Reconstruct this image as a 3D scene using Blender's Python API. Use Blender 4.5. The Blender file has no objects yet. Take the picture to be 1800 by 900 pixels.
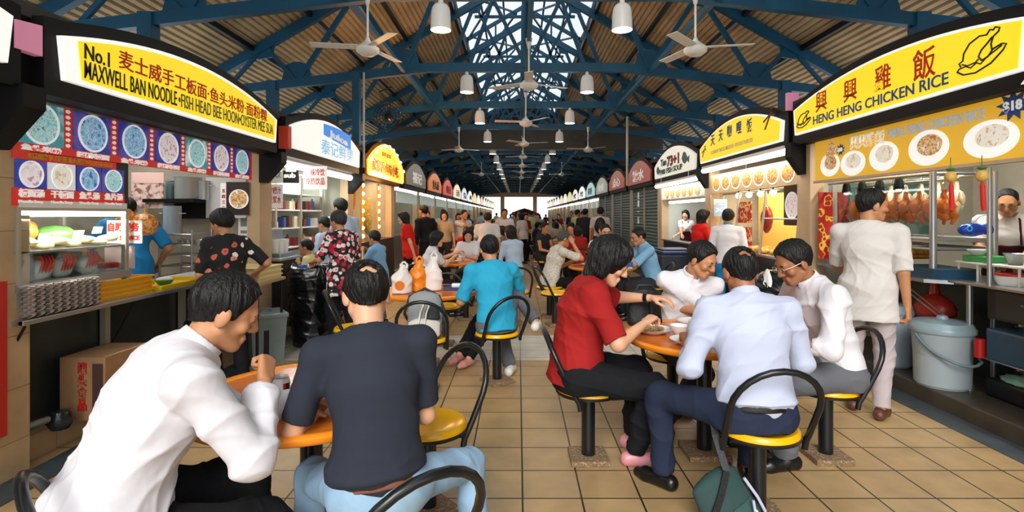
import bpy, bmesh, math, random
import numpy as np
from mathutils import Vector, Matrix, Euler
rnd = random.Random(7)
scene = bpy.context.scene
C = scene.collection
# ---------------------------------------------------------------- camera, world, light, exposure
cam_d = bpy.data.cameras.new('camera')
cam_d.sensor_width = 36.0
cam_d.lens = 19.0
cam_d.shift_x = -0.0061
cam_d.shift_y = -0.040
cam_d.clip_start = 0.05
cam = bpy.data.objects.new('camera', cam_d)
cam.location = (0, 0, 1.5)
cam.rotation_euler = (math.pi/2, 0, 0)
C.objects.link(cam)
scene.camera = cam
scene.view_settings.view_transform = 'Standard'
scene.view_settings.look = 'None'
scene.view_settings.gamma = 1.0
scene.view_settings.use_curve_mapping = False
scene.view_settings.exposure = 0.1
w = bpy.data.worlds.new('overcast_sky')
scene.world = w
w.use_nodes = True
wn = w.node_tree.nodes
wn['Background'].inputs[0].default_value = (0.93, 0.97, 1.0, 1)
wn['Background'].inputs[1].default_value = 1.55
def add_sun(name, direction, strength, angle, color=(1, 1, 1)):
    l = bpy.data.lights.new(name, 'SUN')
    l.energy = strength; l.angle = math.radians(angle); l.color = color
    o = bpy.data.objects.new(name, l)
    o.rotation_euler = Vector(direction).to_track_quat('-Z', 'Y').to_euler()
    o.location = (0, -3, 8)
    C.objects.link(o)
    return o
add_sun('hazy_sun', (0.12, 1.0, -0.62), 2.9, 30, (1.0, 0.97, 0.93))
scene.cycles.max_bounces = 6
scene.cycles.diffuse_bounces = 3
scene.cycles.sample_clamp_indirect = 6.0
scene.cycles.use_denoising = True
# ---------------------------------------------------------------- materials
def lin(c):
    if isinstance(c, str):
        c = [int(c[i:i+2], 16)/255 for i in (0, 2, 4)]
    return tuple((x/12.92 if x <= 0.04045 else ((x+0.055)/1.055)**2.4) for x in c[:3])
M = {}
def mat(name, color, rough=0.6, metal=0.0, emit=0.0, bump=0.0, bscale=60.0, vary=0.0, vscale=8.0, trans=0.0, alpha=1.0, spec=None, sheen=0.0, coords='Object', stretch=(1, 1, 1)):
    if name in M: return M[name]
    m = bpy.data.materials.new(name); m.use_nodes = True
    nt = m.node_tree; b = nt.nodes['Principled BSDF']
    col = lin(color)
    b.inputs['Base Color'].default_value = (*col, 1)
    b.inputs['Roughness'].default_value = rough
    b.inputs['Metallic'].default_value = metal
    if spec is not None: b.inputs['Specular IOR Level'].default_value = spec
    if sheen: b.inputs['Sheen Weight'].default_value = sheen
    if trans: b.inputs['Transmission Weight'].default_value = trans
    if alpha < 1: b.inputs['Alpha'].default_value = alpha
    if emit:
        b.inputs['Emission Color'].default_value = (*col, 1)
        b.inputs['Emission Strength'].default_value = emit
    if bump or vary:
        tc = nt.nodes.new('ShaderNodeTexCoord')
        mp = nt.nodes.new('ShaderNodeMapping'); mp.inputs['Scale'].default_value = stretch
        nt.links.new(tc.outputs[coords], mp.inputs[0])
    if bump:
        n = nt.nodes.new('ShaderNodeTexNoise'); n.inputs['Scale'].default_value = bscale; n.inputs['Detail'].default_value = 3
        bp = nt.nodes.new('ShaderNodeBump'); bp.inputs['Strength'].default_value = bump; bp.inputs['Distance'].default_value = 0.01
        nt.links.new(mp.outputs[0], n.inputs['Vector']); nt.links.new(n.outputs['Fac'], bp.inputs['Height'])
        nt.links.new(bp.outputs[0], b.inputs['Normal'])
    if vary:
        n = nt.nodes.new('ShaderNodeTexNoise'); n.inputs['Scale'].default_value = vscale; n.inputs['Detail'].default_value = 4
        r = nt.nodes.new('ShaderNodeMapRange'); r.inputs[1].default_value = 0.3; r.inputs[2].default_value = 0.7
        r.inputs[3].default_value = 1-vary; r.inputs[4].default_value = 1+vary*0.5
        mx = nt.nodes.new('ShaderNodeMix'); mx.data_type = 'RGBA'; mx.blend_type = 'MULTIPLY'; mx.inputs[0].default_value = 1
        mx.inputs[6].default_value = (*col, 1)
        nt.links.new(mp.outputs[0], n.inputs['Vector']); nt.links.new(n.outputs['Fac'], r.inputs[0]); nt.links.new(r.outputs[0], mx.inputs[7])
        nt.links.new(mx.outputs[2], b.inputs['Base Color'])
    M[name] = m
    return m
def ramp_mat(name, stops, kind='voronoi', scale=20, rough=0.7, bump=0.0, emit=0.0, interp='CONSTANT', stretch=(1, 1, 1), randomness=1.0, source='Color', coords='Object', detail=3):
    """pattern material: a noise / voronoi value through a colour ramp"""
    if name in M: return M[name]
    m = bpy.data.materials.new(name); m.use_nodes = True
    nt = m.node_tree; b = nt.nodes['Principled BSDF']; b.inputs['Roughness'].default_value = rough
    tc = nt.nodes.new('ShaderNodeTexCoord'); mp = nt.nodes.new('ShaderNodeMapping'); mp.inputs['Scale'].default_value = stretch
    nt.links.new(tc.outputs[coords], mp.inputs[0])
    if kind == 'voronoi':
        t = nt.nodes.new('ShaderNodeTexVoronoi'); t.inputs['Scale'].default_value = scale; t.inputs['Randomness'].default_value = randomness
        out = t.outputs[source]
        if source == 'Color':
            sp = nt.nodes.new('ShaderNodeSeparateColor'); nt.links.new(out, sp.inputs[0]); out = sp.outputs[0]
    else:
        t = nt.nodes.new('ShaderNodeTexNoise'); t.inputs['Scale'].default_value = scale; t.inputs['Detail'].default_value = detail
        out = t.outputs['Fac']
    nt.links.new(mp.outputs[0], t.inputs['Vector'])
    cr = nt.nodes.new('ShaderNodeValToRGB'); cr.color_ramp.interpolation = interp
    els = cr.color_ramp.elements
    while len(els) < len(stops): els.new(0.5)
    for e, (p, c) in zip(els, stops): e.position = p; e.color = (*lin(c), 1)
    nt.links.new(out, cr.inputs[0]); nt.links.new(cr.outputs[0], b.inputs['Base Color'])
    if emit:
        nt.links.new(cr.outputs[0], b.inputs['Emission Color']); b.inputs['Emission Strength'].default_value = emit
    if bump:
        bp = nt.nodes.new('ShaderNodeBump'); bp.inputs['Strength'].default_value = bump; bp.inputs['Distance'].default_value = 0.01
        nt.links.new(out, bp.inputs['Height']); nt.links.new(bp.outputs[0], b.inputs['Normal'])
    M[name] = m
    return m
def floral_mat(name, base, petals, scale, size, rough=0.8, centre='8a2030'):
    """scattered flowers: voronoi cells of distance < size painted in a random petal colour with a darker heart"""
    m = bpy.data.materials.new(name); m.use_nodes = True
    nt = m.node_tree; b = nt.nodes['Principled BSDF']; b.inputs['Roughness'].default_value = rough
    tc = nt.nodes.new('ShaderNodeTexCoord')
    ns = nt.nodes.new('ShaderNodeTexNoise'); ns.inputs['Scale'].default_value = scale*1.6
    nt.links.new(tc.outputs['Object'], ns.inputs['Vector'])
    va = nt.nodes.new('ShaderNodeVectorMath'); va.operation = 'SCALE'; va.inputs['Scale'].default_value = 0.5/scale
    nt.links.new(ns.outputs['Color'], va.inputs[0])
    ad = nt.nodes.new('ShaderNodeVectorMath'); nt.links.new(tc.outputs['Object'], ad.inputs[0]); nt.links.new(va.outputs[0], ad.inputs[1])
    v = nt.nodes.new('ShaderNodeTexVoronoi'); v.inputs['Scale'].default_value = scale
    nt.links.new(ad.outputs[0], v.inputs['Vector'])
    sp = nt.nodes.new('ShaderNodeSeparateColor'); nt.links.new(v.outputs['Color'], sp.inputs[0])
    cr = nt.nodes.new('ShaderNodeValToRGB'); cr.color_ramp.interpolation = 'CONSTANT'
    els = cr.color_ramp.elements
    while len(els) < len(petals): els.new(0.5)
    for i, c in enumerate(petals): els[i].position = i/len(petals); els[i].color = (*lin(c), 1)
    nt.links.new(sp.outputs[0], cr.inputs[0])
    def below(th):
        n = nt.nodes.new('ShaderNodeMath'); n.operation = 'LESS_THAN'; n.inputs[1].default_value = th
        nt.links.new(v.outputs['Distance'], n.inputs[0]); return n.outputs[0]
    def mix(fac, a, bcol):
        x = nt.nodes.new('ShaderNodeMix'); x.data_type = 'RGBA'; nt.links.new(fac, x.inputs[0])
        for k, s in ((6, a), (7, bcol)):
            if isinstance(s, str): x.inputs[k].default_value = (*lin(s), 1)
            else: nt.links.new(s, x.inputs[k])
        return x.outputs[2]
    c1 = mix(below(size), base, cr.outputs[0])
    c2 = mix(below(size*0.35), c1, centre)
    nt.links.new(c2, b.inputs['Base Color'])
    M[name] = m
    return m
# ---------------------------------------------------------------- objects and tags
def tag(o, label=None, cat=None, group=None, kind=None):
    if label: o['label'] = label
    if cat: o['category'] = cat
    if group: o['group'] = group
    if kind: o['kind'] = kind
    return o
def empty(name, loc=(0, 0, 0), rz=0, label=None, cat=None, group=None, kind=None):
    o = bpy.data.objects.new(name, None); C.objects.link(o)
    o.location = loc; o.rotation_euler = (0, 0, rz); o.empty_display_size = 0.1
    return tag(o, label, cat, group, kind)
def dup(root, loc=None, rz=None, label=None, group=None, parent=None):
    c = root.copy(); C.objects.link(c)
    if parent is not None: c.parent = parent
    if loc is not None: c.location = loc
    if rz is not None: c.rotation_euler = (0, 0, rz)
    if label: c['label'] = label
    if group: c['group'] = group
    for ch in list(root.children): dup(ch, parent=c)
    return c
def swap_mat(root, part, material):
    """give the parts of that name an own material, mesh data shared"""
    for ch in root.children:
        if ch.name.split('.')[0] == part:
            ch.material_slots[0].link = 'OBJECT'; ch.material_slots[0].material = material
# ---------------------------------------------------------------- mesh builder
class MB:
    def __init__(s): s.v = []; s.f = []; s.mi = []; s.cur = 0
    def add(s, vs, fs):
        o = len(s.v); s.v += [tuple(map(float, p)) for p in vs]
        s.f += [tuple(i+o for i in f) for f in fs]; s.mi += [s.cur]*len(fs)
        return s
    def box(s, x0, x1, y0, y1, z0, z1, mtx=None, bev=0.0):
        if bev > 0:
            bm = bmesh.new(); bmesh.ops.create_cube(bm, size=1)
            for v in bm.verts:
                v.co = Vector(((x0+x1)/2+v.co.x*(x1-x0), (y0+y1)/2+v.co.y*(y1-y0), (z0+z1)/2+v.co.z*(z1-z0)))
            bmesh.ops.bevel(bm, geom=bm.edges[:], offset=bev, segments=2, profile=0.6, affect='EDGES')
            bm.verts.ensure_lookup_table(); bm.verts.index_update()
            vs = [v.co.copy() for v in bm.verts]; fs = [tuple(v.index for v in f.verts) for f in bm.faces]; bm.free()
        else:
            vs = [Vector(p) for p in ((x0,y0,z0),(x1,y0,z0),(x1,y1,z0),(x0,y1,z0),(x0,y0,z1),(x1,y0,z1),(x1,y1,z1),(x0,y1,z1))]
            fs = [(0,3,2,1),(4,5,6,7),(0,1,5,4),(1,2,6,5),(2,3,7,6),(3,0,4,7)]
        if mtx is not None: vs = [mtx @ v for v in vs]
        return s.add(vs, fs)
    def beam(s, a, b, w, h, up=(0, 0, 1)):
        """box bar from a to b, w across, h along up"""
        a = Vector(a); b = Vector(b); d = (b-a).normalized(); u = Vector(up)
        sd = d.cross(u)
        if sd.length < 1e-4: sd = d.cross(Vector((1, 0, 0)))
        sd.normalize(); u = sd.cross(d).normalized()
        vs = [p+sd*w/2*i+u*h/2*j for p in (a, b) for i, j in ((-1,-1),(1,-1),(1,1),(-1,1))]
        return s.add(vs, [(0,3,2,1),(4,5,6,7),(0,1,5,4),(1,2,6,5),(2,3,7,6),(3,0,4,7)])
    def tube(s, pts, r, seg=10, caps=True, closed=False):
        pts = [Vector(p) for p in pts]; n = len(pts)
        rs = r if isinstance(r, (list, tuple)) else [r]*n
        prev = None; rings = []
        for i, p in enumerate(pts):
            if closed: d = pts[(i+1) % n]-pts[i-1]
            elif i == 0: d = pts[1]-p
            elif i == n-1: d = p-pts[-2]
            else: d = (pts[i+1]-p).normalized()+(p-pts[i-1]).normalized()
            if d.length < 1e-9: d = Vector((0, 0, 1))
            d.normalize()
            if prev is None:
                prev = d.cross(Vector((0, 0, 1)))
                if prev.length < 1e-3: prev = d.cross(Vector((0, 1, 0)))
            prev = (prev-d*prev.dot(d)).normalized(); q = d.cross(prev)
            rings.append([p+(prev*math.cos(2*math.pi*k/seg)+q*math.sin(2*math.pi*k/seg))*rs[i] for k in range(seg)])
        vs = [v for ring in rings for v in ring]; fs = []
        for i in range(n if closed else n-1):
            j = (i+1) % n
            for k in range(seg):
                k2 = (k+1) % seg
                fs.append((i*seg+k, i*seg+k2, j*seg+k2, j*seg+k))
        if caps and not closed:
            fs.append(tuple(range(seg))[::-1]); fs.append(tuple((n-1)*seg+k for k in range(seg)))
        return s.add(vs, fs)
    def lathe(s, prof, seg=24, c=(0, 0, 0), mtx=None, sx=1, sy=1, caps=True):
        vs = []; fs = []; n = len(prof)
        for r, z in prof:
            for k in range(seg):
                a = 2*math.pi*k/seg
                vs.append(Vector((r*math.cos(a)*sx, r*math.sin(a)*sy, z)))
        for i in range(n-1):
            for k in range(seg):
                k2 = (k+1) % seg
                fs.append((i*seg+k, i*seg+k2, (i+1)*seg+k2, (i+1)*seg+k))
        if caps and prof[0][0] > 1e-6: fs.append(tuple(range(seg))[::-1])
        if caps and prof[-1][0] > 1e-6: fs.append(tuple((n-1)*seg+k for k in range(seg)))
        if mtx is not None: vs = [mtx @ v for v in vs]
        cc = Vector(c)
        return s.add([v+cc for v in vs], fs)
    def prism(s, poly, o, u, v, n, t):
        """polygon (list of 2D) in plane o+u*a+v*b, thickness t along n"""
        o = Vector(o); u = Vector(u); v = Vector(v); n = Vector(n); k = len(poly)
        A = [o+u*a+v*b for a, b in poly]; B = [p+n*t for p in A]
        flip = u.cross(v).dot(n) > 0
        fs = [tuple(range(k))[::-1] if flip else tuple(range(k)), tuple(range(k, 2*k)) if flip else tuple(range(k, 2*k))[::-1]]
        for i in range(k):
            j = (i+1) % k
            fs.append((i, j, k+j, k+i) if flip else (j, i, k+i, k+j))
        return s.add(A+B, fs)
    def blob(s, c, r, sub=2, noise=0.0, seed=0, mtx=None):
        bm = bmesh.new(); bmesh.ops.create_icosphere(bm, subdivisions=sub, radius=1)
        rx, ry, rz = r if isinstance(r, (list, tuple)) else (r, r, r)
        q = random.Random(seed); ph = [q.uniform(0, 6) for _ in range(6)]
        vs = []
        for v in bm.verts:
            p = v.co.copy()
            if noise:
                p *= 1+noise*(math.sin(p.x*4+ph[0])+math.sin(p.y*5+ph[1])+math.sin(p.z*4.5+ph[2])+math.sin((p.x+p.z)*8+ph[3])+math.sin((p.y-p.z)*9+ph[4]))/3
            p = Vector((p.x*rx, p.y*ry, p.z*rz))
            if mtx is not None: p = mtx @ p
            vs.append(p+Vector(c))
        bm.verts.index_update()
        fs = [tuple(v.index for v in f.verts) for f in bm.faces]; bm.free()
        return s.add(vs, fs)
    def build(s, name, mats, parent=None, world=False, smooth=None, label=None, cat=None, group=None, kind=None, origin=None):
        me = bpy.data.meshes.new(name)
        vs = s.v
        loc = None
        if parent is not None and world:
            L = parent.location
            P = parent
            tot = Vector(P.location)
            while P.parent is not None: P = P.parent; tot = tot+Vector(P.location)
            vs = [(a-tot.x, b-tot.y, c-tot.z) for a, b, c in vs]
        elif origin is not None:
            vs = [(a-origin[0], b-origin[1], c-origin[2]) for a, b, c in vs]; loc = origin
        me.from_pydata(vs, [], s.f)
        if not isinstance(mats, (list, tuple)): mats = [mats]
        for m in mats: me.materials.append(m)
        if len(mats) > 1: me.polygons.foreach_set('material_index', s.mi)
        me.update()
        if smooth is not None:
            me.polygons.foreach_set('use_smooth', [True]*len(me.polygons))
            if smooth < 180: me.set_sharp_from_angle(angle=math.radians(smooth))
        o = bpy.data.objects.new(name, me); C.objects.link(o)
        if parent is not None: o.parent = parent
        if loc is not None: o.location = loc
        return tag(o, label, cat, group, kind)
def text_mesh(s, size, width=None, bold=0.0, extrude=0.003, res=3):
    cu = bpy.data.curves.new('lettering', 'FONT'); cu.body = s; cu.size = size
    cu.extrude = extrude; cu.offset = bold; cu.resolution_u = res; cu.align_x = 'LEFT'
    ob = bpy.data.objects.new('lettering', cu); C.objects.link(ob)
    me = bpy.data.meshes.new_from_object(ob)
    bpy.data.objects.remove(ob); bpy.data.curves.remove(cu)
    n = len(me.vertices); co = np.empty(n*3); me.vertices.foreach_get('co', co); co = co.reshape(-1, 3)
    if n:
        co[:, 0] -= co[:, 0].min()
        if width: co[:, 0] *= width/max(1e-6, co[:, 0].max())
    return me, co
def text(s, size, pos, xd, up, m, parent=None, width=None, bold=0.0, name='lettering', slope=0.0, arc=None, smooth=None, extrude=0.003):
    """lettering as a thin raised mesh at a world position (left baseline), running along xd"""
    me, co = text_mesh(s, size, width, bold, extrude)
    me.name = name
    xd = np.array(Vector(xd).normalized()); up = np.array(Vector(up).normalized()); n = np.cross(xd, up)
    if slope: co[:, 1] += co[:, 0]*slope
    if arc: co[:, 1] += np.array([arc(x) for x in co[:, 0]])
    W = np.array(pos)+co[:, :1]*xd+co[:, 1:2]*up+co[:, 2:3]*n
    if parent is not None:
        P = parent; tot = np.zeros(3)
        while P is not None: tot += np.array(P.location); P = P.parent
        W = W-tot
    me.vertices.foreach_set('co', W.ravel()); me.materials.clear(); me.materials.append(m); me.update()
    o = bpy.data.objects.new(name, me); C.objects.link(o); o.parent = parent
    return o
def arc_pts(c, r, a0, a1, n): return [(c[0]+r*math.cos(a0+(a1-a0)*i/n), c[1]+r*math.sin(a0+(a1-a0)*i/n)) for i in range(n+1)]
# ================================================================ the setting
XC = 0.15; BAY = 3.12; Y0 = 3.05; NB = 18; YEND = Y0+BAY*NB
XL, XR = -2.87, 3.25            # stall fronts
ZR = lambda x: 7.14-0.58*abs(x-XC)
blue = mat('truss_blue', '0a506f', 0.45, vary=0.25, vscale=3)
black = mat('black_paint', '060607', 0.6, spec=0.25)
darkmetal = mat('dark_metal', '1c1e20', 0.4, 0.6)
steel = mat('stainless_steel', 'b8bcbe', 0.28, 0.9, bump=0.05, bscale=20)
# floor -----------------------------------------------------------
def tile_mat(name, c1, c2, mortar, size, ox=0.0, oy=0.0, rough=0.35, msize=0.0055, axes='xy'):
    m = bpy.data.materials.new(name); m.use_nodes = True; nt = m.node_tree; b = nt.nodes['Principled BSDF']
    g = nt.nodes.new('ShaderNodeNewGeometry'); src = g.outputs['Position']
    if axes != 'xy':
        sp = nt.nodes.new('ShaderNodeSeparateXYZ'); cb = nt.nodes.new('ShaderNodeCombineXYZ'); nt.links.new(src, sp.inputs[0])
        for i, a in enumerate(axes): nt.links.new(sp.outputs['xyz'.index(a)], cb.inputs[i])
        src = cb.outputs[0]
    mp = nt.nodes.new('ShaderNodeMapping'); mp.inputs['Location'].default_value = (ox, oy, 0); nt.links.new(src, mp.inputs[0])
    br = nt.nodes.new('ShaderNodeTexBrick'); br.offset = 0; br.squash = 1
    br.inputs['Scale'].default_value = 1; br.inputs['Brick Width'].default_value = size; br.inputs['Row Height'].default_value = size
    br.inputs['Mortar Size'].default_value = msize; br.inputs['Mortar Smooth'].default_value = 0.2
    br.inputs['Color1'].default_value = (*lin(c1), 1); br.inputs['Color2'].default_value = (*lin(c2), 1); br.inputs['Mortar'].default_value = (*lin(mortar), 1)
    nt.links.new(mp.outputs[0], br.inputs['Vector'])
    n = nt.nodes.new('ShaderNodeTexNoise'); n.inputs['Scale'].default_value = 5; n.inputs['Detail'].default_value = 6; nt.links.new(src, n.inputs['Vector'])
    r = nt.nodes.new('ShaderNodeMapRange'); r.inputs[1].default_value = 0.3; r.inputs[2].default_value = 0.7; r.inputs[3].default_value = 0.8; r.inputs[4].default_value = 1.06; nt.links.new(n.outputs['Fac'], r.inputs[0])
    mx = nt.nodes.new('ShaderNodeMix'); mx.data_type = 'RGBA'; mx.blend_type = 'MULTIPLY'; mx.inputs[0].default_value = 1
    nt.links.new(br.outputs['Color'], mx.inputs[6]); nt.links.new(r.outputs[0], mx.inputs[7]); nt.links.new(mx.outputs[2], b.inputs['Base Color'])
    r2 = nt.nodes.new('ShaderNodeMapRange'); r2.inputs[3].default_value = rough-0.08; r2.inputs[4].default_value = rough+0.15; nt.links.new(n.outputs['Fac'], r2.inputs[0]); nt.links.new(r2.outputs[0], b.inputs['Roughness'])
    bp = nt.nodes.new('ShaderNodeBump'); bp.inputs['Strength'].default_value = 0.35; bp.inputs['Distance'].default_value = 0.004; bp.invert = True
    nt.links.new(br.outputs['Fac'], bp.inputs['Height']); nt.links.new(bp.outputs[0], b.inputs['Normal'])
    M[name] = m
    return m
tan_tile = tile_mat('tan_floor_tile', 'b89a6c', 'b09164', '2b251d', 0.313, -0.023+0.313*20, -3.174+0.313*20)
pale_tile = tile_mat('pale_floor_tile', 'd6d2c4', 'cfcbbd', '8d8a80', 0.313, -0.023+0.313*20, -3.174+0.313*20)
MB().box(XL-0.1, XR+0.1, -4, YEND+6, -0.2, 0).build('floor', tan_tile, label='tan tiled floor of the hall with dark grout', cat='floor', kind='structure')
MB().box(-2.6, 3.0, 5.58, 6.72, 0.0005, 0.002).build('trim_1', pale_tile, label='band of pale cream tiles across the floor', cat='floor band', kind='structure')
drain = mat('drain_grey', '3d464b', 0.55, vary=0.3, vscale=6, bump=0.2, bscale=30)
MB().box(-2.87, -2.66, -2, YEND, 0.0006, 0.004).build('trim_2', drain, label='grey drain strip along the left stalls', cat='drain', kind='structure')
MB().box(3.04, 3.25, -2, YEND, 0.0006, 0.004).build('trim_3', drain, label='blue grey drain strip along the right stalls', cat='drain', kind='structure')
plinth = mat('plinth_dark', '4a4338', 0.4, vary=0.3, vscale=4)
MB().box(3.25, 5.4, -2, YEND, -0.1, 0.13, bev=0.01).build('trim_4', plinth, label='raised dark plinth under the right stalls', cat='plinth', kind='structure')
ptile = tile_mat('beige_wall_tile', 'c5a67e', 'bd9d75', '6d5a42', 0.30, 0.1, 0.09, 0.3, 0.002, 'yz')
MB().box(-5.2, -2.99, -2, YEND, -0.1, 0.14, bev=0.01).build('trim_5', ptile, label='raised tiled plinth under the left stalls', cat='plinth', kind='structure')
# back walls and stall ceilings
wallm = mat('stall_wall', 'a9a392', 0.6, vary=0.2, vscale=2)
MB().box(-4.85, -4.75, -2, YEND, 0.1, 2.62).build('wall_left', wallm, label='back wall of the left row of stalls', cat='wall', kind='structure')
MB().box(5.15, 5.25, -2, YEND, 0.1, 2.7).build('wall_right', wallm, label='back wall of the right row of stalls', cat='wall', kind='structure')
ceilm = mat('stall_ceiling', '3a3833', 0.8)
MB().box(-4.9, -2.72, -2, YEND, 2.6, 2.68).build('ceiling_1', ceilm, label='dark flat ceiling over the left stalls', cat='ceiling', kind='structure')
MB().box(3.15, 5.3, -2, YEND, 2.72, 2.8).build('ceiling_2', ceilm, label='dark flat ceiling over the right stalls', cat='ceiling', kind='structure')
# partitions with pillar ends
beige = mat('pillar_beige', 'cdb08a', 0.45, vary=0.12, vscale=3)
alu = mat('aluminium', 'b9b2a4', 0.4, 0.5)
for i in range(NB+1):
    y = Y0+BAY*i
    near = i < 3
    for sx, x0, x1, zt in ((-1, -4.8, XL-0.02, 2.6), (1, XR+0.02, 5.2, 2.72)):
        b = MB(); b.box(x0, x1, y-0.05, y+0.05, 0.0, zt)
        o = b.build('wall_left_partition' if sx < 0 else 'wall_right_partition', wallm, kind='structure', cat='partition',
            label='partition wall between two stalls on the %s row' % ('left' if sx < 0 else 'right'), group='stall partitions')
        xs = XL if sx < 0 else XR
        p = MB(); p.box(xs-0.18 if sx > 0 else xs-0.14, xs+0.14 if sx > 0 else xs, y-0.17, y+0.13, 0, zt-0.02, bev=0.008)
        if sx > 0: p = MB().box(xs+0.0, xs+0.16, y-0.15, y+0.13, 0, zt-0.02, bev=0.008)
        pm = ptile if (i == 0 and sx < 0) else beige
        p.build('pillar', pm, kind='structure', cat='pillar', group='stall pillars',
            label='beige pillar at the front between two stalls on the %s' % ('left' if sx < 0 else 'right'))
MB().box(-2.869, -2.855, 2.6, 3.02, 0.27, 1.13).build('notice_panel', mat('red_panel', 'c01f14', 0.5), label='red panel on the tiled pillar at the left edge', cat='panel')
# roof: slatted sheets running lengthwise --------------------------------
slat = mat('roof_slat', 'c2ab84', 0.7, vary=0.25, vscale=1.5)
def roof_side(s):
    b = MB(); x_in = 1.6; x_out = 6.6; p = 0.09
    n = int((x_out-x_in)/p*1.15)
    sl = math.hypot(1, 0.58)
    prof = []
    u = x_in; k = 0
    while u < x_out:
        for du, dz in ((0, 0), (0.048, 0), (0.054, 0.045), (0.084, 0.045)):
            prof.append((u+du, dz))
        u += p
    P = [(XC+s*a, 7.14-0.58*a+dz) for a, dz in prof]
    vs = []
    for x, z in P: vs += [(x, -1.0, z), (x, YEND+1, z)]
    fs = [(2*i, 2*i+1, 2*i+3, 2*i+2) for i in range(len(P)-1)]
    b.add(vs, fs)
    return b
for s, nm, lb in ((-1, 'roof_left', 'slatted roof slope above the left stalls'), (1, 'roof_right', 'slatted roof slope above the right stalls')):
    roof_side(s).build(nm, slat, kind='structure', cat='roof', label=lb)
# opaque sheet on top
sheet = mat('roof_sheet', '6b6558', 0.8)
for s, nm in ((-1, 'roof_left_sheet'), (1, 'roof_right_sheet')):
    b = MB(); b.beam((XC+s*1.6, 30, 7.14-0.58*1.6+0.09), (XC+s*6.6, 30, 7.14-0.58*6.6+0.09), YEND+6, 0.03)
    b.build(nm, sheet, kind='structure', cat='roof', label='metal roof sheet over the %s slope' % ('left' if s < 0 else 'right'))
# translucent skylight along the ridge
def skylight_mat():
    m = bpy.data.materials.new('translucent_sheet'); m.use_nodes = True; nt = m.node_tree
    b = nt.nodes['Principled BSDF']; out = nt.nodes['Material Output']
    t = nt.nodes.new('ShaderNodeBsdfTranslucent'); t.inputs[0].default_value = (0.62, 0.65, 0.66, 1)
    d = nt.nodes.new('ShaderNodeBsdfDiffuse'); d.inputs[0].default_value = (0.8, 0.8, 0.8, 1)
    mx = nt.nodes.new('ShaderNodeMixShader'); mx.inputs[0].default_value = 0.18
    nt.links.new(t.outputs[0], mx.inputs[1]); nt.links.new(d.outputs[0], mx.inputs[2]); nt.links.new(mx.outputs[0], out.inputs[0])
    nt.nodes.remove(b)
    return m
skym = skylight_mat()
for s in (-1, 1):
    b = MB(); vs = []; fs = []; a = 0.0; prof = []
    while a < 1.75:
        prof += [(a, 0.0), (a+0.03, 0.025)]; a += 0.06
    for a, dz in prof: vs += [(XC+s*a, -1.0, 7.6-0.58*a+dz), (XC+s*a, 27.0, 7.6-0.58*a+dz)]
    fs = [(2*i, 2*i+1, 2*i+3, 2*i+2) for i in range(len(prof)-1)]
    b.add(vs, fs).build('window_%d' % (1 if s < 0 else 2), skym, kind='structure', cat='skylight', label='translucent ridge skylight on the %s side' % ('left' if s < 0 else 'right'))
for s in (-1, 1):
    b = MB(); b.beam((XC, (27.0+YEND+1)/2, 7.6), (XC+s*1.75, (27.0+YEND+1)/2, 7.6-0.58*1.75), YEND+1-27.0, 0.03)
    b.build('roof_ridge_sheet', sheet, kind='structure', cat='roof', label='opaque ridge sheet over the far half of the hall, %s side' % ('left' if s < 0 else 'right'))
    x = -4.85 if s < 0 else 5.2
    b = MB(); b.box(x-0.03, x+0.03, 21.7, YEND, 2.6, 4.6); b.build('wall_%s_upper' % ('left' if s < 0 else 'right'), sheet, kind='structure', cat='wall', label='added dark upper side wall shutting out light in the far half, %s side' % ('left' if s < 0 else 'right'))  # added blocker: closes the gap under the eaves so the far hall stays dark
# purlins and edge beams (one continuous roof frame)
b = MB()
for s in (-1, 1):
    for a in (1.62, 2.7, 3.7, 4.7, 5.7):
        z = 7.14-0.58*a-0.05
        b.box(XC+s*a-0.03, XC+s*a+0.03, -1, YEND, z-0.06, z+0.03)
b.build('roof_purlins', darkmetal, kind='structure', cat='roof frame', label='dark purlins running lengthwise under the roof slats')
b = MB()
for s in (-1, 1):
    for a in (0.55, 1.1, 1.68):
        z = 7.6-0.58*a-0.06
        b.box(XC+s*a-0.025, XC+s*a+0.025, -1, YEND, z-0.05, z)
    b.box(XC+s*2.1-0.03, XC+s*2.1+0.03, -1, YEND, 3.93, 4.0)
b.box(XC-0.03, XC+0.03, -1, YEND, 3.93, 3.99)
b.build('ridge_rails', blue, kind='structure', cat='roof frame', label='blue rails running lengthwise under the skylight')
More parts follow.
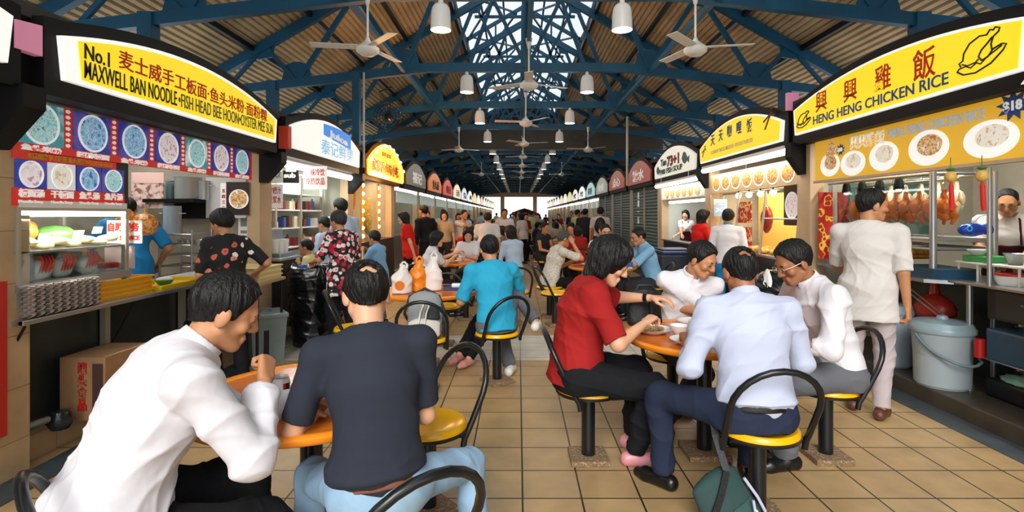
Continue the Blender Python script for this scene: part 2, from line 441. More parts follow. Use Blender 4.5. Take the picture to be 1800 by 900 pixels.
# trusses --------------------------------------------------------------
def truss_mesh():
    b = MB(); t = 0.09
    def bar(a, c, w=0.07, h=0.1): b.beam((a[0], 0, a[1]), (c[0], 0, c[1]), w, h)
    tie = lambda x: 4.03-max(0, abs(x)-1.7)*0.115
    chd = lambda x: 7.14-0.58*abs(x)-0.12
    for s in (-1, 1):
        bar((0, tie(0)), (s*1.72, tie(1.7)), 0.10, 0.15); bar((s*1.68, tie(1.7)), (s*6.1, tie(6.1)), 0.10, 0.15)
        bar((s*6.1, chd(6.1)), (s*0.0, chd(0)), 0.10, 0.16)
        # raised skylight rafters
        bar((s*1.75, 7.6-0.58*1.75-0.12), (0, 7.48), 0.07, 0.1); bar((s*1.62, chd(1.62)), (s*1.62, 6.6), 0.07, 0.09)
        bar((s*0.8, chd(0.8)), (s*0.8, 7.02), 0.05, 0.05)
        N = [(2.1, 'gus'), (3.95, 'gus')]
        bar((s*2.1, tie(2.1)), (s*1.15, chd(1.15)), 0.06, 0.08)
        bar((s*2.1, tie(2.1)), (s*2.95, chd(2.95)), 0.06, 0.08)
        bar((s*3.95, tie(3.95)), (s*2.95, chd(2.95)), 0.06, 0.08)
        bar((s*3.95, tie(3.95)), (s*4.5, chd(4.5)), 0.06, 0.07)
        bar((s*5.2, tie(5.2)), (s*4.5, chd(4.5)), 0.05, 0.06)
        bar((0, tie(0)), (s*1.15, chd(1.15)), 0.05, 0.06)
        bar((s*1.15, chd(1.15)-0.3), (0, chd(1.15)-0.3), 0.05, 0.06)
        bar((s*1.0, tie(1)), (s*0.45, 5.6), 0.05, 0.06)
        for gx in (2.1, 3.95):
            z = tie(gx)
            b.prism([(-0.26, 0.05), (0.26, 0.05), (0.2, 0.3), (0.06, 0.36), (-0.06, 0.36), (-0.2, 0.3)], (s*gx, -0.012, z), (1, 0, 0), (0, 0, 1), (0, 1, 0), 0.024)
        for gx in (2.95, 4.5, 1.15):
            z = chd(gx)
            b.prism([(-0.2, 0.02+0.58*0.2), (0.2, 0.02-0.58*0.2), (0.12, -0.24), (-0.12, -0.2)] if s > 0 else [(-0.2, 0.02-0.58*0.2), (0.2, 0.02+0.58*0.2), (0.12, -0.2), (-0.12, -0.24)], (s*gx, -0.012, z), (1, 0, 0), (0, 0, 1), (0, 1, 0), 0.024)
    bar((0, tie(0)), (0, 7.5), 0.14, 0.14)
    return b
tr = None
for i in range(0, NB+1):
    y = Y0+BAY*i
    if tr is None:
        tr = truss_mesh().build('roof_truss', blue, kind='structure', cat='truss', label='blue steel roof truss spanning the hall', group='roof trusses'); tr.location = (XC, y, 0)
    else:
        dup(tr, (XC, y, 0))
# slanting lattice braces in the skylight between trusses
b = MB()
for i in range(0, NB):
    y = Y0+BAY*i
    for s in (-1, 1):
        b.beam((XC+s*1.62, y, 6.15), (XC+s*1.62, y+BAY, 6.5), 0.05, 0.05); b.beam((XC+s*1.62, y, 6.5), (XC+s*1.62, y+BAY, 6.15), 0.05, 0.05)
        b.beam((XC+s*0.2, y, 7.3), (XC+s*1.55, y+BAY, 6.62), 0.045, 0.045); b.beam((XC+s*1.55, y, 6.62), (XC+s*0.2, y+BAY, 7.3), 0.045, 0.045)
        b.beam((XC, y, 4.2), (XC, y+BAY/2, 6.9), 0.05, 0.05); b.beam((XC, y+BAY, 4.2), (XC, y+BAY/2, 6.9), 0.05, 0.05)
b.build('ridge_bracing', blue, kind='structure', cat='roof frame', label='blue lattice bracing along the skylight ridge')
# posts carrying the trusses above the stalls
b = MB()
for i in range(0, NB+1):
    y = Y0+BAY*i
    b.box(-4.3, -4.14, y-0.08, y+0.08, 2.6, 3.8); b.box(4.5, 4.66, y-0.08, y+0.08, 2.7, 3.8)
b.build('trim_6', blue, kind='structure', cat='posts', label='short blue posts holding the trusses above the stalls')
# concrete cross beam further down and far end wall
conc = mat('concrete_beam', '4a463f', 0.8, vary=0.2, vscale=2)
MB().box(-4.6, 4.9, 18.3, 18.6, 3.72, 4.5).build('trim_7', conc, kind='structure', cat='beam', label='grey concrete beam across the hall in the middle distance')
b = MB()
peach = mat('end_wall_peach', 'd9b79a', 0.6)
b.box(-6, 6, YEND+0.5, YEND+0.9, 3.5, 7.5)
for x in (-5.3, -1.75, 1.85, 5.5): b.box(x-0.22, x+0.22, YEND+0.5, YEND+0.9, 0, 3.5)
b.build('wall_back', peach, kind='structure', cat='wall', label='bright open end of the hall with peach posts')
# pendant bell lamps ------------------------------------------------------
white = mat('lamp_white', 'eceae4', 0.35)
def bell_lamp():
    root = empty('pendant_lamp', (0, 0, 0))
    b = MB().lathe([(0.045, 0.30), (0.075, 0.285), (0.098, 0.25), (0.108, 0.2), (0.113, 0.1), (0.116, 0.0), (0.108, 0.0), (0.104, 0.1), (0.095, 0.22), (0.0, 0.25)], 28)
    b.build('lamp_shade', white, root, smooth=40)
    MB().lathe([(0.0, 0.04), (0.05, 0.05), (0.085, 0.09), (0.06, 0.16), (0.0, 0.18)], 16).build('bulb', mat('lamp_bulb', 'fff1dc', 0.4, emit=2.5), root, smooth=60)
    MB().tube([(0, 0, 0.29), (0, 0, 0.40)], 0.02, 8).lathe([(0.03, 0.30), (0.03, 0.34), (0.0, 0.345)], 12).build('hanger', white, root, smooth=40)
    return root
lamp0 = bell_lamp(); first = True
ords = ['nearest', 'second', 'third', 'fourth', 'fifth', 'sixth', 'seventh', 'eighth', 'ninth', 'tenth', 'eleventh', 'twelfth', 'thirteenth', 'fourteenth', 'fifteenth', 'sixteenth', 'seventeenth']
for i in range(1, 16):
    y = Y0+BAY*i-0.0
    for s in (-1, 1):
        lb = '%s white bell pendant lamp of the %s row under the trusses' % (ords[i-1], 'left' if s < 0 else 'right')
        loc = (XC+s*1.03, y-0.03, 3.60)
        if first: o = lamp0; o.location = loc; first = False
        else: o = dup(lamp0, loc)
        tag(o, lb, 'lamp', 'pendant bell lamps')
        if i < 10:
            l = bpy.data.lights.new('lamp_light', 'POINT'); l.energy = 9; l.shadow_soft_size = 0.08; l.color = (1, 0.93, 0.82)
            lo = bpy.data.objects.new('lamp_light', l); lo.location = (loc[0], loc[1], loc[2]-0.06); C.objects.link(lo)
# ceiling fans -----------------------------------------------------------
fanw = mat('fan_white', 'dcd9d2', 0.4)
def fan(rod):
    root = empty('ceiling_fan', (0, 0, 0))
    MB().lathe([(0.0, -0.11), (0.07, -0.1), (0.125, -0.06), (0.13, -0.02), (0.09, 0.015), (0.035, 0.06), (0.018, 0.1), (0.0, 0.1)], 24).build('motor_housing', fanw, root, smooth=50)
    MB().tube([(0, 0, 0.08), (0, 0, rod-0.1)], 0.013, 10).build('rod', fanw, root, smooth=60)
    MB().lathe([(0.0, rod-0.14), (0.02, rod-0.14), (0.05, rod), (0.0, rod)], 16).build('canopy', fanw, root, smooth=50)
    for k in range(3):
        a = 2*math.pi*k/3+0.5
        mt = Matrix.Rotation(a, 4, 'Z') @ Matrix.Rotation(math.radians(9), 4, 'X')
        b = MB(); b.box(0.1, 0.62, -0.06, 0.06, -0.012, -0.004, mt, 0.003); b.box(0.05, 0.2, -0.02, 0.02, -0.018, -0.008, mt)
        b.build('blade', fanw, root)
    return root
fan0 = fan(0.62); first = True
spots = []
for j, y in enumerate((7.6, 10.75, 13.9, 17.0, 20.1, 23.2, 26.4)): spots.append((XC, y, 3.36, '%s white ceiling fan of the middle row' % ords[j]))
for j, y in enumerate((6.1, 15.5, 24.9)):
    spots.append((XC-1.85, y, 3.40, '%s white ceiling fan on the left side of the hall' % ords[j])); spots.append((XC+1.85, y, 3.40, '%s white ceiling fan on the right side of the hall' % ords[j]))
for k, (x, y, z, lb) in enumerate(spots):
    if first: o = fan0; o.location = (x, y, z); first = False
    else: o = dup(fan0, (x, y, z), k*0.7)
    tag(o, lb, 'fan', 'ceiling fans')
# ================================================================ stalls
def P(px, py, d): return ((px-911)*d/950.0, d, 1.5-(py-378)*d/950.0)
yellow_lit = mat('sign_yellow', 'f2d410', 0.4, emit=0.62)
white_lit = mat('sign_white', 'f6f2ee', 0.4, emit=0.62)
tube_lit = mat('tube_glow', 'fdfaf2', 0.4, emit=7.0)
ink = mat('ink_black', '16161c', 0.6); red_ink = mat('ink_red', 'c8281c', 0.6); blue_ink = mat('ink_blue', '1d4d9a', 0.6)
white_ink = mat('ink_white', 'fbfbf7', 0.5, emit=0.25); grey_ink = mat('ink_grey', '8d8a76', 0.6); gold_ink = mat('ink_gold', 'd9a428', 0.4)
brown_ink = mat('ink_brown', '6a3a20', 0.6); pale_ink = mat('ink_pale', 'e6d9a0', 0.6)
XSL, XSR = -2.62, 3.10
class Sign:
    """arched light-box sign over a stall; u runs left to right as read from the aisle"""
    def __init__(s, side, y0, y1, zb, he, hm, outer, inner=None, label='', group=None, frame_m=None, inset=0.05, name='stall_sign', end=0.0):
        s.side = side; s.y0 = y0; s.y1 = y1; s.zb = zb; s.L = y1-y0; s.he = he; s.hm = hm
        s.x = XSL if side < 0 else XSR
        s.n = Vector((1, 0, 0)) if side < 0 else Vector((-1, 0, 0))
        s.xd = Vector((0, 1, 0)) if side < 0 else Vector((0, -1, 0))
        s.o = Vector((s.x, y0 if side < 0 else y1, zb)); s.up = Vector((0, 0, 1))
        s.root = empty(name, (s.x-s.n.x*0.1, (y0+y1)/2, zb), 0, label, 'sign', group)
        fr = s.poly(-0.08, 0.085, 0.10)
        MB().prism(fr, s.o-s.n*0.16, s.xd, s.up, s.n, 0.13).build('frame', frame_m or black, s.root, True)
        s.face = MB().prism(s.poly(0, 0, 0), s.o-s.n*0.05, s.xd, s.up, s.n, 0.055).build('light_panel', outer, s.root, True)
        if inner is not None:
            s.face = MB().prism(s.poly(inset, -inset*0.6, -inset*0.6, end), s.o, s.xd, s.up, s.n, 0.010).build('face', inner, s.root, True)
    def arc(s, u): t = min(1, max(0, u/s.L)); return s.he+(s.hm-s.he)*4*t*(1-t)
    def poly(s, side, dtop, dbot, end=0.0):
        L = s.L; a0, a1 = side+(end if s.side < 0 else 0), L-side-(end if s.side > 0 else 0)
        pts = [(a0+(0.03 if side >= 0 else 0), -dbot if dbot > 0 else -dbot), (a1-(0.03 if side >= 0 else 0), -dbot)]
        N = 20
        for k in range(N+1):
            u = a1+(a0-a1)*k/N
            pts.append((u, s.arc(u)+dtop))
        return pts
    def text(s, t, size, u, v, m, width=None, bold=0.0, name='lettering', slope=0.0, follow=0.0, off=0.011):
        pos = s.o+s.xd*u+s.up*v+s.n*off
        f = (lambda x: follow*(s.arc(u+x)-s.arc(u))) if follow else None
        return text(t, size, pos, s.xd, s.up, m, s.face, width, bold, name, slope, f)
    def art(s, mb, name, m): return mb.build(name, m, s.root, True)
    def at(s, u, v, off=0.012): return s.o+s.xd*u+s.up*v+s.n*off
    def line(s, pts, r, m, name='drawing'):
        return MB().tube([s.at(a, c) for a, c in pts], r, 6).build(name, m, s.face, True, smooth=60)
def tube_light(y0, y1, x, z, power, label, hang=None, aim=None, fixture=True, col=(1, 0.97, 0.92), name='fluorescent_tube', axis='y', group='stall tube lights', r=0.019):
    mid = ((x, (y0+y1)/2, z) if axis == 'y' else ((y0+y1)/2, x, z))
    root = empty(name, mid, 0, label, 'lamp', group)
    a, c = ((x, y0, z), (x, y1, z)) if axis == 'y' else ((y0, x, z), (y1, x, z))
    MB().tube([a, c], r, 10).build('tube', tube_lit, root, True, smooth=60)
    if fixture: 
        b = MB(); b.beam((a[0], a[1], z+0.045), (c[0], c[1], z+0.045), 0.06, 0.05); b.build('fixture', white, root, True)
    if hang:
        for q in (0.15, 0.85): MB().tube([(x, y0+(y1-y0)*q, z+0.06), (x, y0+(y1-y0)*q, hang)], 0.008, 6).build('hanger', white, root, True)
    if power:
        l = bpy.data.lights.new('tube_light', 'AREA'); l.shape = 'RECTANGLE'; l.size = 0.05; l.size_y = abs(y1-y0); l.energy = power; l.color = col
        o = bpy.data.objects.new('tube_light', l)
        d = Vector(aim if aim else (0, 0, -1))
        o.location = (mid[0], mid[1], mid[2]-0.03)
        zz = -d.normalized(); yy = Vector((0, 1, 0)) if axis == 'y' else Vector((1, 0, 0)); yy = (yy-zz*yy.dot(zz)).normalized(); xx = yy.cross(zz)
        o.rotation_euler = Matrix((xx, yy, zz)).transposed().to_euler()
        C.objects.link(o)
    return root
# pictures of bowls -------------------------------------------------------
food_blue = ramp_mat('photo_blue_food', [(0.0, '2a62b8'), (0.4, '6fb6dd'), (0.46, 'bfe0ee'), (0.51, '4a8fd0'), (0.57, 'a9cdea'), (0.63, '2f66b4')], 'noise', 28, 0.4, emit=0.35, interp='LINEAR')
food_teal = ramp_mat('photo_teal_food', [(0.0, '1a8a98'), (0.40, '86cfd8'), (0.47, 'c9e9ea'), (0.52, '4fb0c0'), (0.58, 'dff0ef'), (0.66, '2f90a8')], 'noise', 26, 0.4, emit=0.35, interp='LINEAR')
food_pink = ramp_mat('photo_pale_food', [(0.0, '9a7fb8'), (0.42, 'e8dfe6'), (0.5, 'f4f0ee'), (0.58, 'c9a6b6'), (0.66, 'b48fb0')], 'noise', 30, 0.4, emit=0.35, interp='LINEAR')
food_warm = ramp_mat('photo_warm_food', [(0.0, '5a2a12'), (0.42, 'c87a30'), (0.5, 'f0d8a0'), (0.56, '8a4a20'), (0.64, 'fbf4e0')], 'noise', 26, 0.4, emit=0.3, interp='LINEAR')
food_warm2 = ramp_mat('photo_dark_food', [(0.0, '3a1a0e'), (0.42, 'b8641c'), (0.5, 'e8c878'), (0.56, '5a2a14'), (0.62, 'd9a040')], 'noise', 22, 0.4, interp='LINEAR')
food_green = ramp_mat('photo_rice_food', [(0.0, '2f7a4a'), (0.40, 'f4efdf'), (0.55, 'fbf8f0'), (0.60, 'c9a060'), (0.66, 'f6f2e6')], 'noise', 22, 0.4, emit=0.3, interp='LINEAR')
photo_bg = ramp_mat('photo_blue_ground', [(0.0, '15206a'), (0.5, '2838a0'), (0.62, '5a50a8')], 'noise', 7, 0.4, emit=0.3, interp='LINEAR')
photo_teal = ramp_mat('photo_teal_ground', [(0.0, '0d5a66'), (0.5, '3f9fb0'), (0.62, 'cfe9ee')], 'noise', 7, 0.4, emit=0.3, interp='LINEAR')
board_red = mat('board_red', 'c9261a', 0.4, emit=0.3)
rim_white = mat('bowl_rim_print', 'eef3f4', 0.4, emit=0.4)
def disc(mb, o, u, v, n, ru, rv, t, seg=28): mb.prism([(ru*math.cos(2*math.pi*k/seg), rv*math.sin(2*math.pi*k/seg)) for k in range(seg)], o, u, v, n, t)
def ring(mb, o, u, v, n, r1, r2, t, seg=28):
    o = Vector(o); u = Vector(u); v = Vector(v); n = Vector(n)
    vs = []; fs = []
    for k in range(seg):
        a = 2*math.pi*k/seg; d = u*math.cos(a)+v*math.sin(a)
        vs += [o+d*r1, o+d*r2, o+d*r2+n*t, o+d*r1+n*t]
    for k in range(seg):
        j = (k+1) % seg
        for q in range(4): fs.append((k*4+q, j*4+q, j*4+(q+1) % 4, k*4+(q+1) % 4))
    mb.add(vs, fs)
def bowl_photo(root, o, xd, n, w, h, bg, food, r=None, shift=(0, 0)):
    """one printed picture: ground panel, bowl rim and the food in it"""
    xd = Vector(xd); n = Vector(n); up = Vector((0, 0, 1)); o = Vector(o)
    root = MB().prism([(-w/2, -h/2), (w/2, -h/2), (w/2, h/2), (-w/2, h/2)], o, xd, up, n, 0.006).build('picture', bg, root, True)
    r = r or min(w, h)*0.48; c = o+xd*shift[0]+up*shift[1]
    b = MB(); ring(b, c+n*0.006, xd, up, n, r*0.9, r, 0.006); b.build('bowl_rim', rim_white, root, True)
    b = MB(); disc(b, c+n*0.006, xd, up, n, r*0.9, r*0.9, 0.003); b.build('food_print', food, root, True)
# ---------------------------------------------------------------- left stall 1: noodles
ZSL, ZSR = 2.28, 2.39
s1 = Sign(-1, 3.10, 5.86, ZSL, 0.25, 0.45, white_lit, yellow_lit, 'yellow arched noodle stall sign numbered 1, nearest on the left', inset=0.045, end=0.06)
s1.text('No.1', 0.128, 0.15, 0.165, ink, 0.20, 0.002)
s1.text('麦士威手工板面·鱼头米粉·面粉粿', 0.132, 0.43, 0.195, red_ink, 2.08, 0.001)
s1.text('MAXWELL BAN NOODLE', 0.155, 0.15, 0.045, ink, 0.88, 0.0005, slope=0.012)
s1.text('•FISH HEAD BEE HOON•OYSTER MEE SUA', 0.15, 1.05, 0.056, mat('ink_olive', '5a5a48', 0.6), 1.60, 0.0, slope=0.012)
b = MB()
b.prism([(0, 0), (0.25, 0), (0.25, -0.12), (0.05, -0.34), (0, -0.34)], (XL, 5.98, 2.2), (1, 0, 0), (0, 0, 1), (0, 1, 0), 0.14)
b.build('bracket', black, s1.root, True)
# previous stall's sign end at the picture's edge
s0 = Sign(-1, 0.10, 2.80, ZSL, 0.25, 0.45, white_lit, None, 'white end of the sign before the noodle stall, cut by the left edge')
b = MB(); b.prism([(0, 0), (0.16, 0), (0.16, 0.17), (0, 0.15)], (-2.64, 2.84, 2.38), (0, 1, 0), (0, 0, 1), (-1, 0, 0), 0.05)
b.build('end_panel', mat('pink_panel', 'e08fb0', 0.5, emit=0.2), s0.root, True)
MB().prism([(0, 0), (0.25, 0), (0.25, -0.12), (0.05, -0.34), (0, -0.34)], (XL, 2.86, 2.2), (1, 0, 0), (0, 0, 1), (0, 1, 0), 0.14).build('bracket', black, s0.root, True)
def shutter_box(side, y0, y1, zt, label):
    x = XL if side < 0 else XR; s = side
    r = empty('shutter_box', (x, (y0+y1)/2, zt), 0, label, 'shutter', 'shutter boxes under the signs')
    b = MB(); b.box(min(x+s*0.02, x-s*0.085), max(x+s*0.02, x-s*0.085), y0, y1, zt-0.075, zt); b.build('housing', alu, r, True)
    b = MB(); b.box(min(x+s*0.0, x-s*0.06), max(x+s*0.0, x-s*0.06), y0, y1, zt-0.105, zt-0.075); b.build('rail', mat('bronze_rail', '6a5a48', 0.4, 0.5), r, True)
    return r
shutter_box(-1, 3.19, 5.98, 2.275, 'metal shutter housing above the blue bowl menu board')
# upper menu board: seven pictures
mb1 = empty('menu_board', (XL+0.02, 4.45, 1.88), 0, 'long red and blue menu board of seven bowls under the noodle sign', 'menu board')
MB().box(XL-0.02, XL+0.01, 3.06, 5.80, 1.875, 2.17).build('board', board_red, mb1, True)
foods = [(photo_teal, food_teal), (photo_bg, food_blue), (photo_bg, food_blue), (photo_bg, food_pink), (photo_teal, food_teal), (photo_bg, food_pink), (photo_bg, food_teal)]
for k in range(7):
    yc = 3.235+k*0.392; bg, fd = foods[k]
    bowl_photo(mb1, (XL+0.01, yc, 2.045), (0, 1, 0), (1, 0, 0), 0.318, 0.25, bg, fd, 0.125)
    if k < 6:
        for q in range(7):
            b = MB(); disc(b, (XL+0.0105, yc+0.196, 2.155-q*0.036), Vector((0, 1, 0)), Vector((0, 0, 1)), Vector((1, 0, 0)), 0.020, 0.013, 0.003, 5); b.build('caption', white_ink, mb1, True)
    text('招牌板面 ' if k % 2 else '鱼头米粉 ', 0.036, (XL+0.012, yc-0.13, 1.883), (0, 1, 0), (0, 0, 1), white_ink, mb1, 0.28, 0.002, 'caption')
# lower menu board: four pictures and a caption strip
mb2 = empty('menu_board', (XL+0.02, 3.5, 1.55), 0, 'small lower menu board of four bowls with red caption strip', 'menu board')
MB().box(XL-0.03, XL-0.002, 3.06, 3.98, 1.545, 1.875).build('board', mat('board_dark', '181a22', 0.5), mb2, True)
MB().box(XL-0.002, XL+0.006, 3.06, 3.93, 1.555, 1.655).build('caption_strip', board_red, mb2, True)
MB().box(XL-0.002, XL+0.006, 3.06, 3.85, 1.825, 1.87).build('title_strip', board_red, mb2, True)
text('本店招牌 手工板面 鱼头米粉 NOODLE SOUP', 0.035, (XL+0.008, 3.15, 1.836), (0, 1, 0), (0, 0, 1), gold_ink, mb2, 0.66, 0.001, 'caption')
for k in range(4):
    bg, fd = [(photo_bg, food_pink), (mat('photo_white', 'dfe3ea', 0.4, emit=0.3), food_green), (photo_bg, food_blue), (photo_bg, food_teal)][k]
    bowl_photo(mb2, (XL-0.001, 3.18+k*0.215, 1.74), (0, 1, 0), (1, 0, 0), 0.205, 0.165, bg, fd, 0.08)
    text(['板面汤', '干板面', '鱼头汤', '鱼片汤'][k], 0.05, (XL+0.008, 3.095+k*0.215, 1.61), (0, 1, 0), (0, 0, 1), white_ink, mb2, 0.17, 0.002, 'caption')
    text('Noodle Soup', 0.022, (XL+0.008, 3.095+k*0.215, 1.572), (0, 1, 0), (0, 0, 1), white_ink, mb2, 0.16, 0.001, 'caption')
tube_light(3.1, 3.95, XL-0.02, 1.515, 12, 'bright tube lamp over the glass food case at the left', aim=(-0.5, 0, -1), r=0.026)
tube_light(3.7, 5.8, -3.95, 2.48, 22, 'added ceiling tube lamp brightening the inside of the noodle stall', 2.61, aim=(0, 0, -1))  # added fill lamp, lifts the stall wall and the seller's shirt
# glass display case and its goods
glass = None
def glass_mat():
    m = bpy.data.materials.new('clear_glass'); m.use_nodes = True; nt = m.node_tree; b = nt.nodes['Principled BSDF']; out = nt.nodes['Material Output']
    t = nt.nodes.new('ShaderNodeBsdfTransparent'); t.inputs[0].default_value = (0.93, 0.97, 0.96, 1)
    g = nt.nodes.new('ShaderNodeBsdfGlossy'); g.inputs['Roughness'].default_value = 0.03
    mx = nt.nodes.new('ShaderNodeMixShader'); mx.inputs[0].default_value = 0.07; nt.links.new(t.outputs[0], mx.inputs[1]); nt.links.new(g.outputs[0], mx.inputs[2]); nt.links.new(mx.outputs[0], out.inputs[0])
    nt.nodes.remove(b); return m
glass = glass_mat()
case = empty('display_case', (-3.1, 3.5, 1.05), 0, 'steel framed glass food case on the noodle stall counter', 'display case')
b = MB(); b.box(-3.36, -2.85, 3.08, 3.98, 1.05, 1.10); b.box(-3.36, -2.87, 3.08, 3.98, 1.275, 1.287)
b.build('shelf', steel, case, True)
b = MB()
for x, y in ((-2.88, 3.96), (-3.34, 3.96), (-3.34, 3.1), (-2.88, 3.1)): b.box(x-0.016, x+0.016, y-0.016, y+0.016, 0.97, 1.53)
b.box(-3.36, -2.86, 3.08, 3.98, 1.525, 1.545)
b.build('frame', alu, case, True)
MB().box(-2.868, -2.862, 3.1, 3.96, 1.10, 1.50).build('pane', glass, case, True)
dough = mat('pale_dough', 'e6cf96', 0.7, vary=0.2, vscale=30, bump=0.3, bscale=60)
k = 0
for i in range(8):
    for j in range(2):
        b = MB(); b.blob((-2.96-0.14*j, 3.14+i*0.108+0.03*j, 1.313+0.022*((i+j) % 2)), (0.065, 0.06, 0.026), 2, 0.12, i*7+j)
        b.build('noodle_bundle', dough, label='pale noodle bundle in the row on the glass case shelf', cat='noodles', group='noodle bundles on the shelf', smooth=80, origin=(-2.96-0.14*j, 3.14+i*0.108, 1.29))
b = MB(); b.blob((-3.17, 3.36, 1.40), (0.10, 0.17, 0.105), 3, 0.1, 3); b.build('plastic_bag', mat('bag_orange', 'c9672a', 0.35, bump=0.6, bscale=14, vary=0.3, vscale=12), label='orange bag behind the noodle bundles in the glass case', cat='bag', smooth=80, origin=(-3.17, 3.36, 1.29))
b = MB(); b.blob((-3.15, 3.67, 1.36), (0.09, 0.13, 0.07), 3, 0.1, 5); b.build('plastic_bag', mat('bag_green', '5f9a4a', 0.4, bump=0.6, bscale=14, vary=0.4, vscale=14), label='bag of green vegetables in the glass case', cat='bag', smooth=80, origin=(-3.15, 3.67, 1.29))
b = MB().lathe([(0.06, 0), (0.08, 0.19), (0.088, 0.195), (0.088, 0.21), (0.0, 0.21)], 20, (-3.06, 3.17, 1.29)); b.build('plastic_tub', mat('tub_cream', 'e6d48c', 0.5), label='cream plastic tub at the near end of the glass case shelf', cat='tub', smooth=40, origin=(-3.06, 3.17, 1.29))
for q, (y, z) in enumerate(((3.34, 1.365), (3.60, 1.375), (3.76, 1.395))):
    b = MB(); b.prism([(-0.04, -0.022), (0.04, -0.022), (0.04, 0.022), (-0.04, 0.022)], (-2.93, y, z), (0, 1, 0), (0.3, 0, 1), (1, 0, -0.3), 0.004)
    b.build('price_card', white_ink, label='white price card %s in the glass case' % ['before the orange bag', 'in the middle', 'before the green bag'][q], cat='card', group='price cards in the glass case')
chili = mat('chili_red', 'c81a10', 0.3)
for q, y in enumerate((3.34, 3.50, 3.70)):
    r = empty('chili_bag', (-2.97, y, 1.10), 0, 'clear bag with red chillies %s on the lower case shelf' % ['nearest', 'in the middle', 'farthest'][q], 'bag', 'chilli bags in the case')
    MB().blob((0, 0, 0.06), (0.065, 0.07, 0.065), 3, 0.08, q).build('bag', mat('bag_clear_white', 'd9dcd4', 0.25, bump=0.3, bscale=20), r, smooth=80)
    for w_ in range(4):
        yy = -0.035+0.024*w_
        MB().tube([(0.05, yy, 0.15), (0.075, yy-0.008, 0.11), (0.072, yy-0.022, 0.07), (0.066, yy-0.035, 0.045)], [0.006, 0.009, 0.008, 0.002], 8).build('chili', chili, r, smooth=60)
b = MB(); b.box(-3.14, -2.92, 3.10, 3.27, 1.10, 1.24, bev=0.015); b.build('plastic_box', mat('box_teal', '2f7f9c', 0.4), label='teal box at the near end of the lower case shelf', cat='box', origin=(-3.03, 3.18, 1.10))
b = MB(); b.box(-3.32, -3.14, 3.3, 3.9, 1.10, 1.24, bev=0.015); b.build('plastic_box', mat('box_green', '1d6a4a', 0.4), label='dark green crate behind the chilli bags', cat='box', origin=(-3.2, 3.6, 1.10))
# counter
ct = empty('stall_counter', (-3.2, 4.5, 0), 0, 'long dark steel counter of the noodle stall', 'counter')
b = MB(); b.box(-3.5, -2.80, 3.06, 5.92, 0.87, 0.90, bev=0.006); b.build('worktop', steel, ct, True)
panelm = mat('counter_panel', '3b4140', 0.35, 0.5, vary=0.4, vscale=2.5)
b = MB(); b.box(-3.12, -3.08, 3.06, 5.92, 0.14, 0.87); b.build('front_panel', panelm, ct, True)
for y in (3.1, 3.99, 4.9, 5.85):
    b = MB(); b.box(-3.07, -3.03, y-0.025, y+0.025, 0.14, 0.87); b.build('post', alu, ct, True)
    b = MB(); b.tube([(-3.06, y, 0.45), (-2.83, y, 0.86)], 0.008, 6); b.build('strut', darkmetal, ct, True)
b = MB(); b.tube([(-2.82, 3.06, 0.885), (-2.82, 5.9, 0.885)], 0.012, 8); b.build('edge_rail', darkmetal, ct, True)
# egg trays
eggt = mat('egg_carton', 'a89a90', 0.9, bump=0.3, bscale=50)
def egg_tray():
    N = 12; s = 0.0255; b = MB(); vs = []; n = N*2+1
    for i in range(n):
        for j in range(n): vs.append(((i-N)*s*0.5*0.94, (j-N)*s*0.5*0.94, 0.018*math.cos(i*math.pi/2)*math.cos(j*math.pi/2)+ (0.010 if i % 2 == 0 and j % 2 == 0 else 0)))
    fs = [(i*n+j, (i+1)*n+j, (i+1)*n+j+1, i*n+j+1) for i in range(n-1) for j in range(n-1)]
    b.add(vs, fs)
    return b
tray0 = None
for k in range(9):
    lb = '%s grey egg tray standing on edge in the row on the counter' % (['first', 'second', 'third', 'fourth', 'fifth', 'sixth', 'seventh', 'eighth', 'ninth'][k])
    if tray0 is None:
        tray0 = egg_tray().build('egg_tray', eggt, smooth=60); o = tray0
        md = o.modifiers.new('thick', 'SOLIDIFY'); md.thickness = 0.008
    else: o = tray0.copy(); C.objects.link(o)
    o.location = (-2.95, 3.13+0.06*k, 0.905+0.094); o.rotation_euler = (math.pi/2, 0, 0)
    o.scale = (1.0, 0.62, 1.6)
    tag(o, lb, 'egg tray', 'egg trays on the counter')
# yellow trays
ytray = mat('tray_yellow', 'e9a90c', 0.35); ytray2 = mat('tray_bright_yellow', 'f0c71c', 0.35)
def tray(x0, x1, y0, y1, z, h, m, label, group=None, name='tray', t=0.008):
    b = MB(); b.box(x0, x1, y0, y1, z, z+t)
    for q in ((x0, x0+t, y0, y1), (x1-t, x1, y0, y1), (x0+t, x1-t, y0, y0+t), (x0+t, x1-t, y1-t, y1)): b.box(q[0], q[1], q[2], q[3], z+t, z+h)
    b.box(x0-0.012, x0, y0-0.012, y1+0.012, z+h-0.012, z+h); b.box(x1, x1+0.012, y0-0.012, y1+0.012, z+h-0.012, z+h); b.box(x0, x1, y0-0.012, y0, z+h-0.012, z+h); b.box(x0, x1, y1, y1+0.012, z+h-0.012, z+h)
    return b.build(name, m, label=label, cat='tray', group=group, origin=((x0+x1)/2, (y0+y1)/2, z))
for k in range(4):
    tray(-3.28, -2.86, 3.70, 4.22, 0.901+0.034*k, 0.034, ytray, 'deep yellow tray, %s from the bottom of the counter stack' % ['first', 'second', 'third', 'fourth', 'fifth', 'sixth'][k], 'yellow trays stacked on the counter')
tray(-3.18, -2.84, 4.30, 4.95, 0.901, 0.035, ytray2, 'flat bright yellow tray beside the stack on the counter')
r = empty('jar', (-3.02, 3.98, 1.044), 0, 'clear glass jar with red lid on the yellow trays', 'jar')
MB().lathe([(0.055, 0), (0.06, 0.05), (0.055, 0.07), (0.0, 0.07)], 20).build('glass_body', mat('jar_pale', 'cfd6d0', 0.15), r, smooth=40)
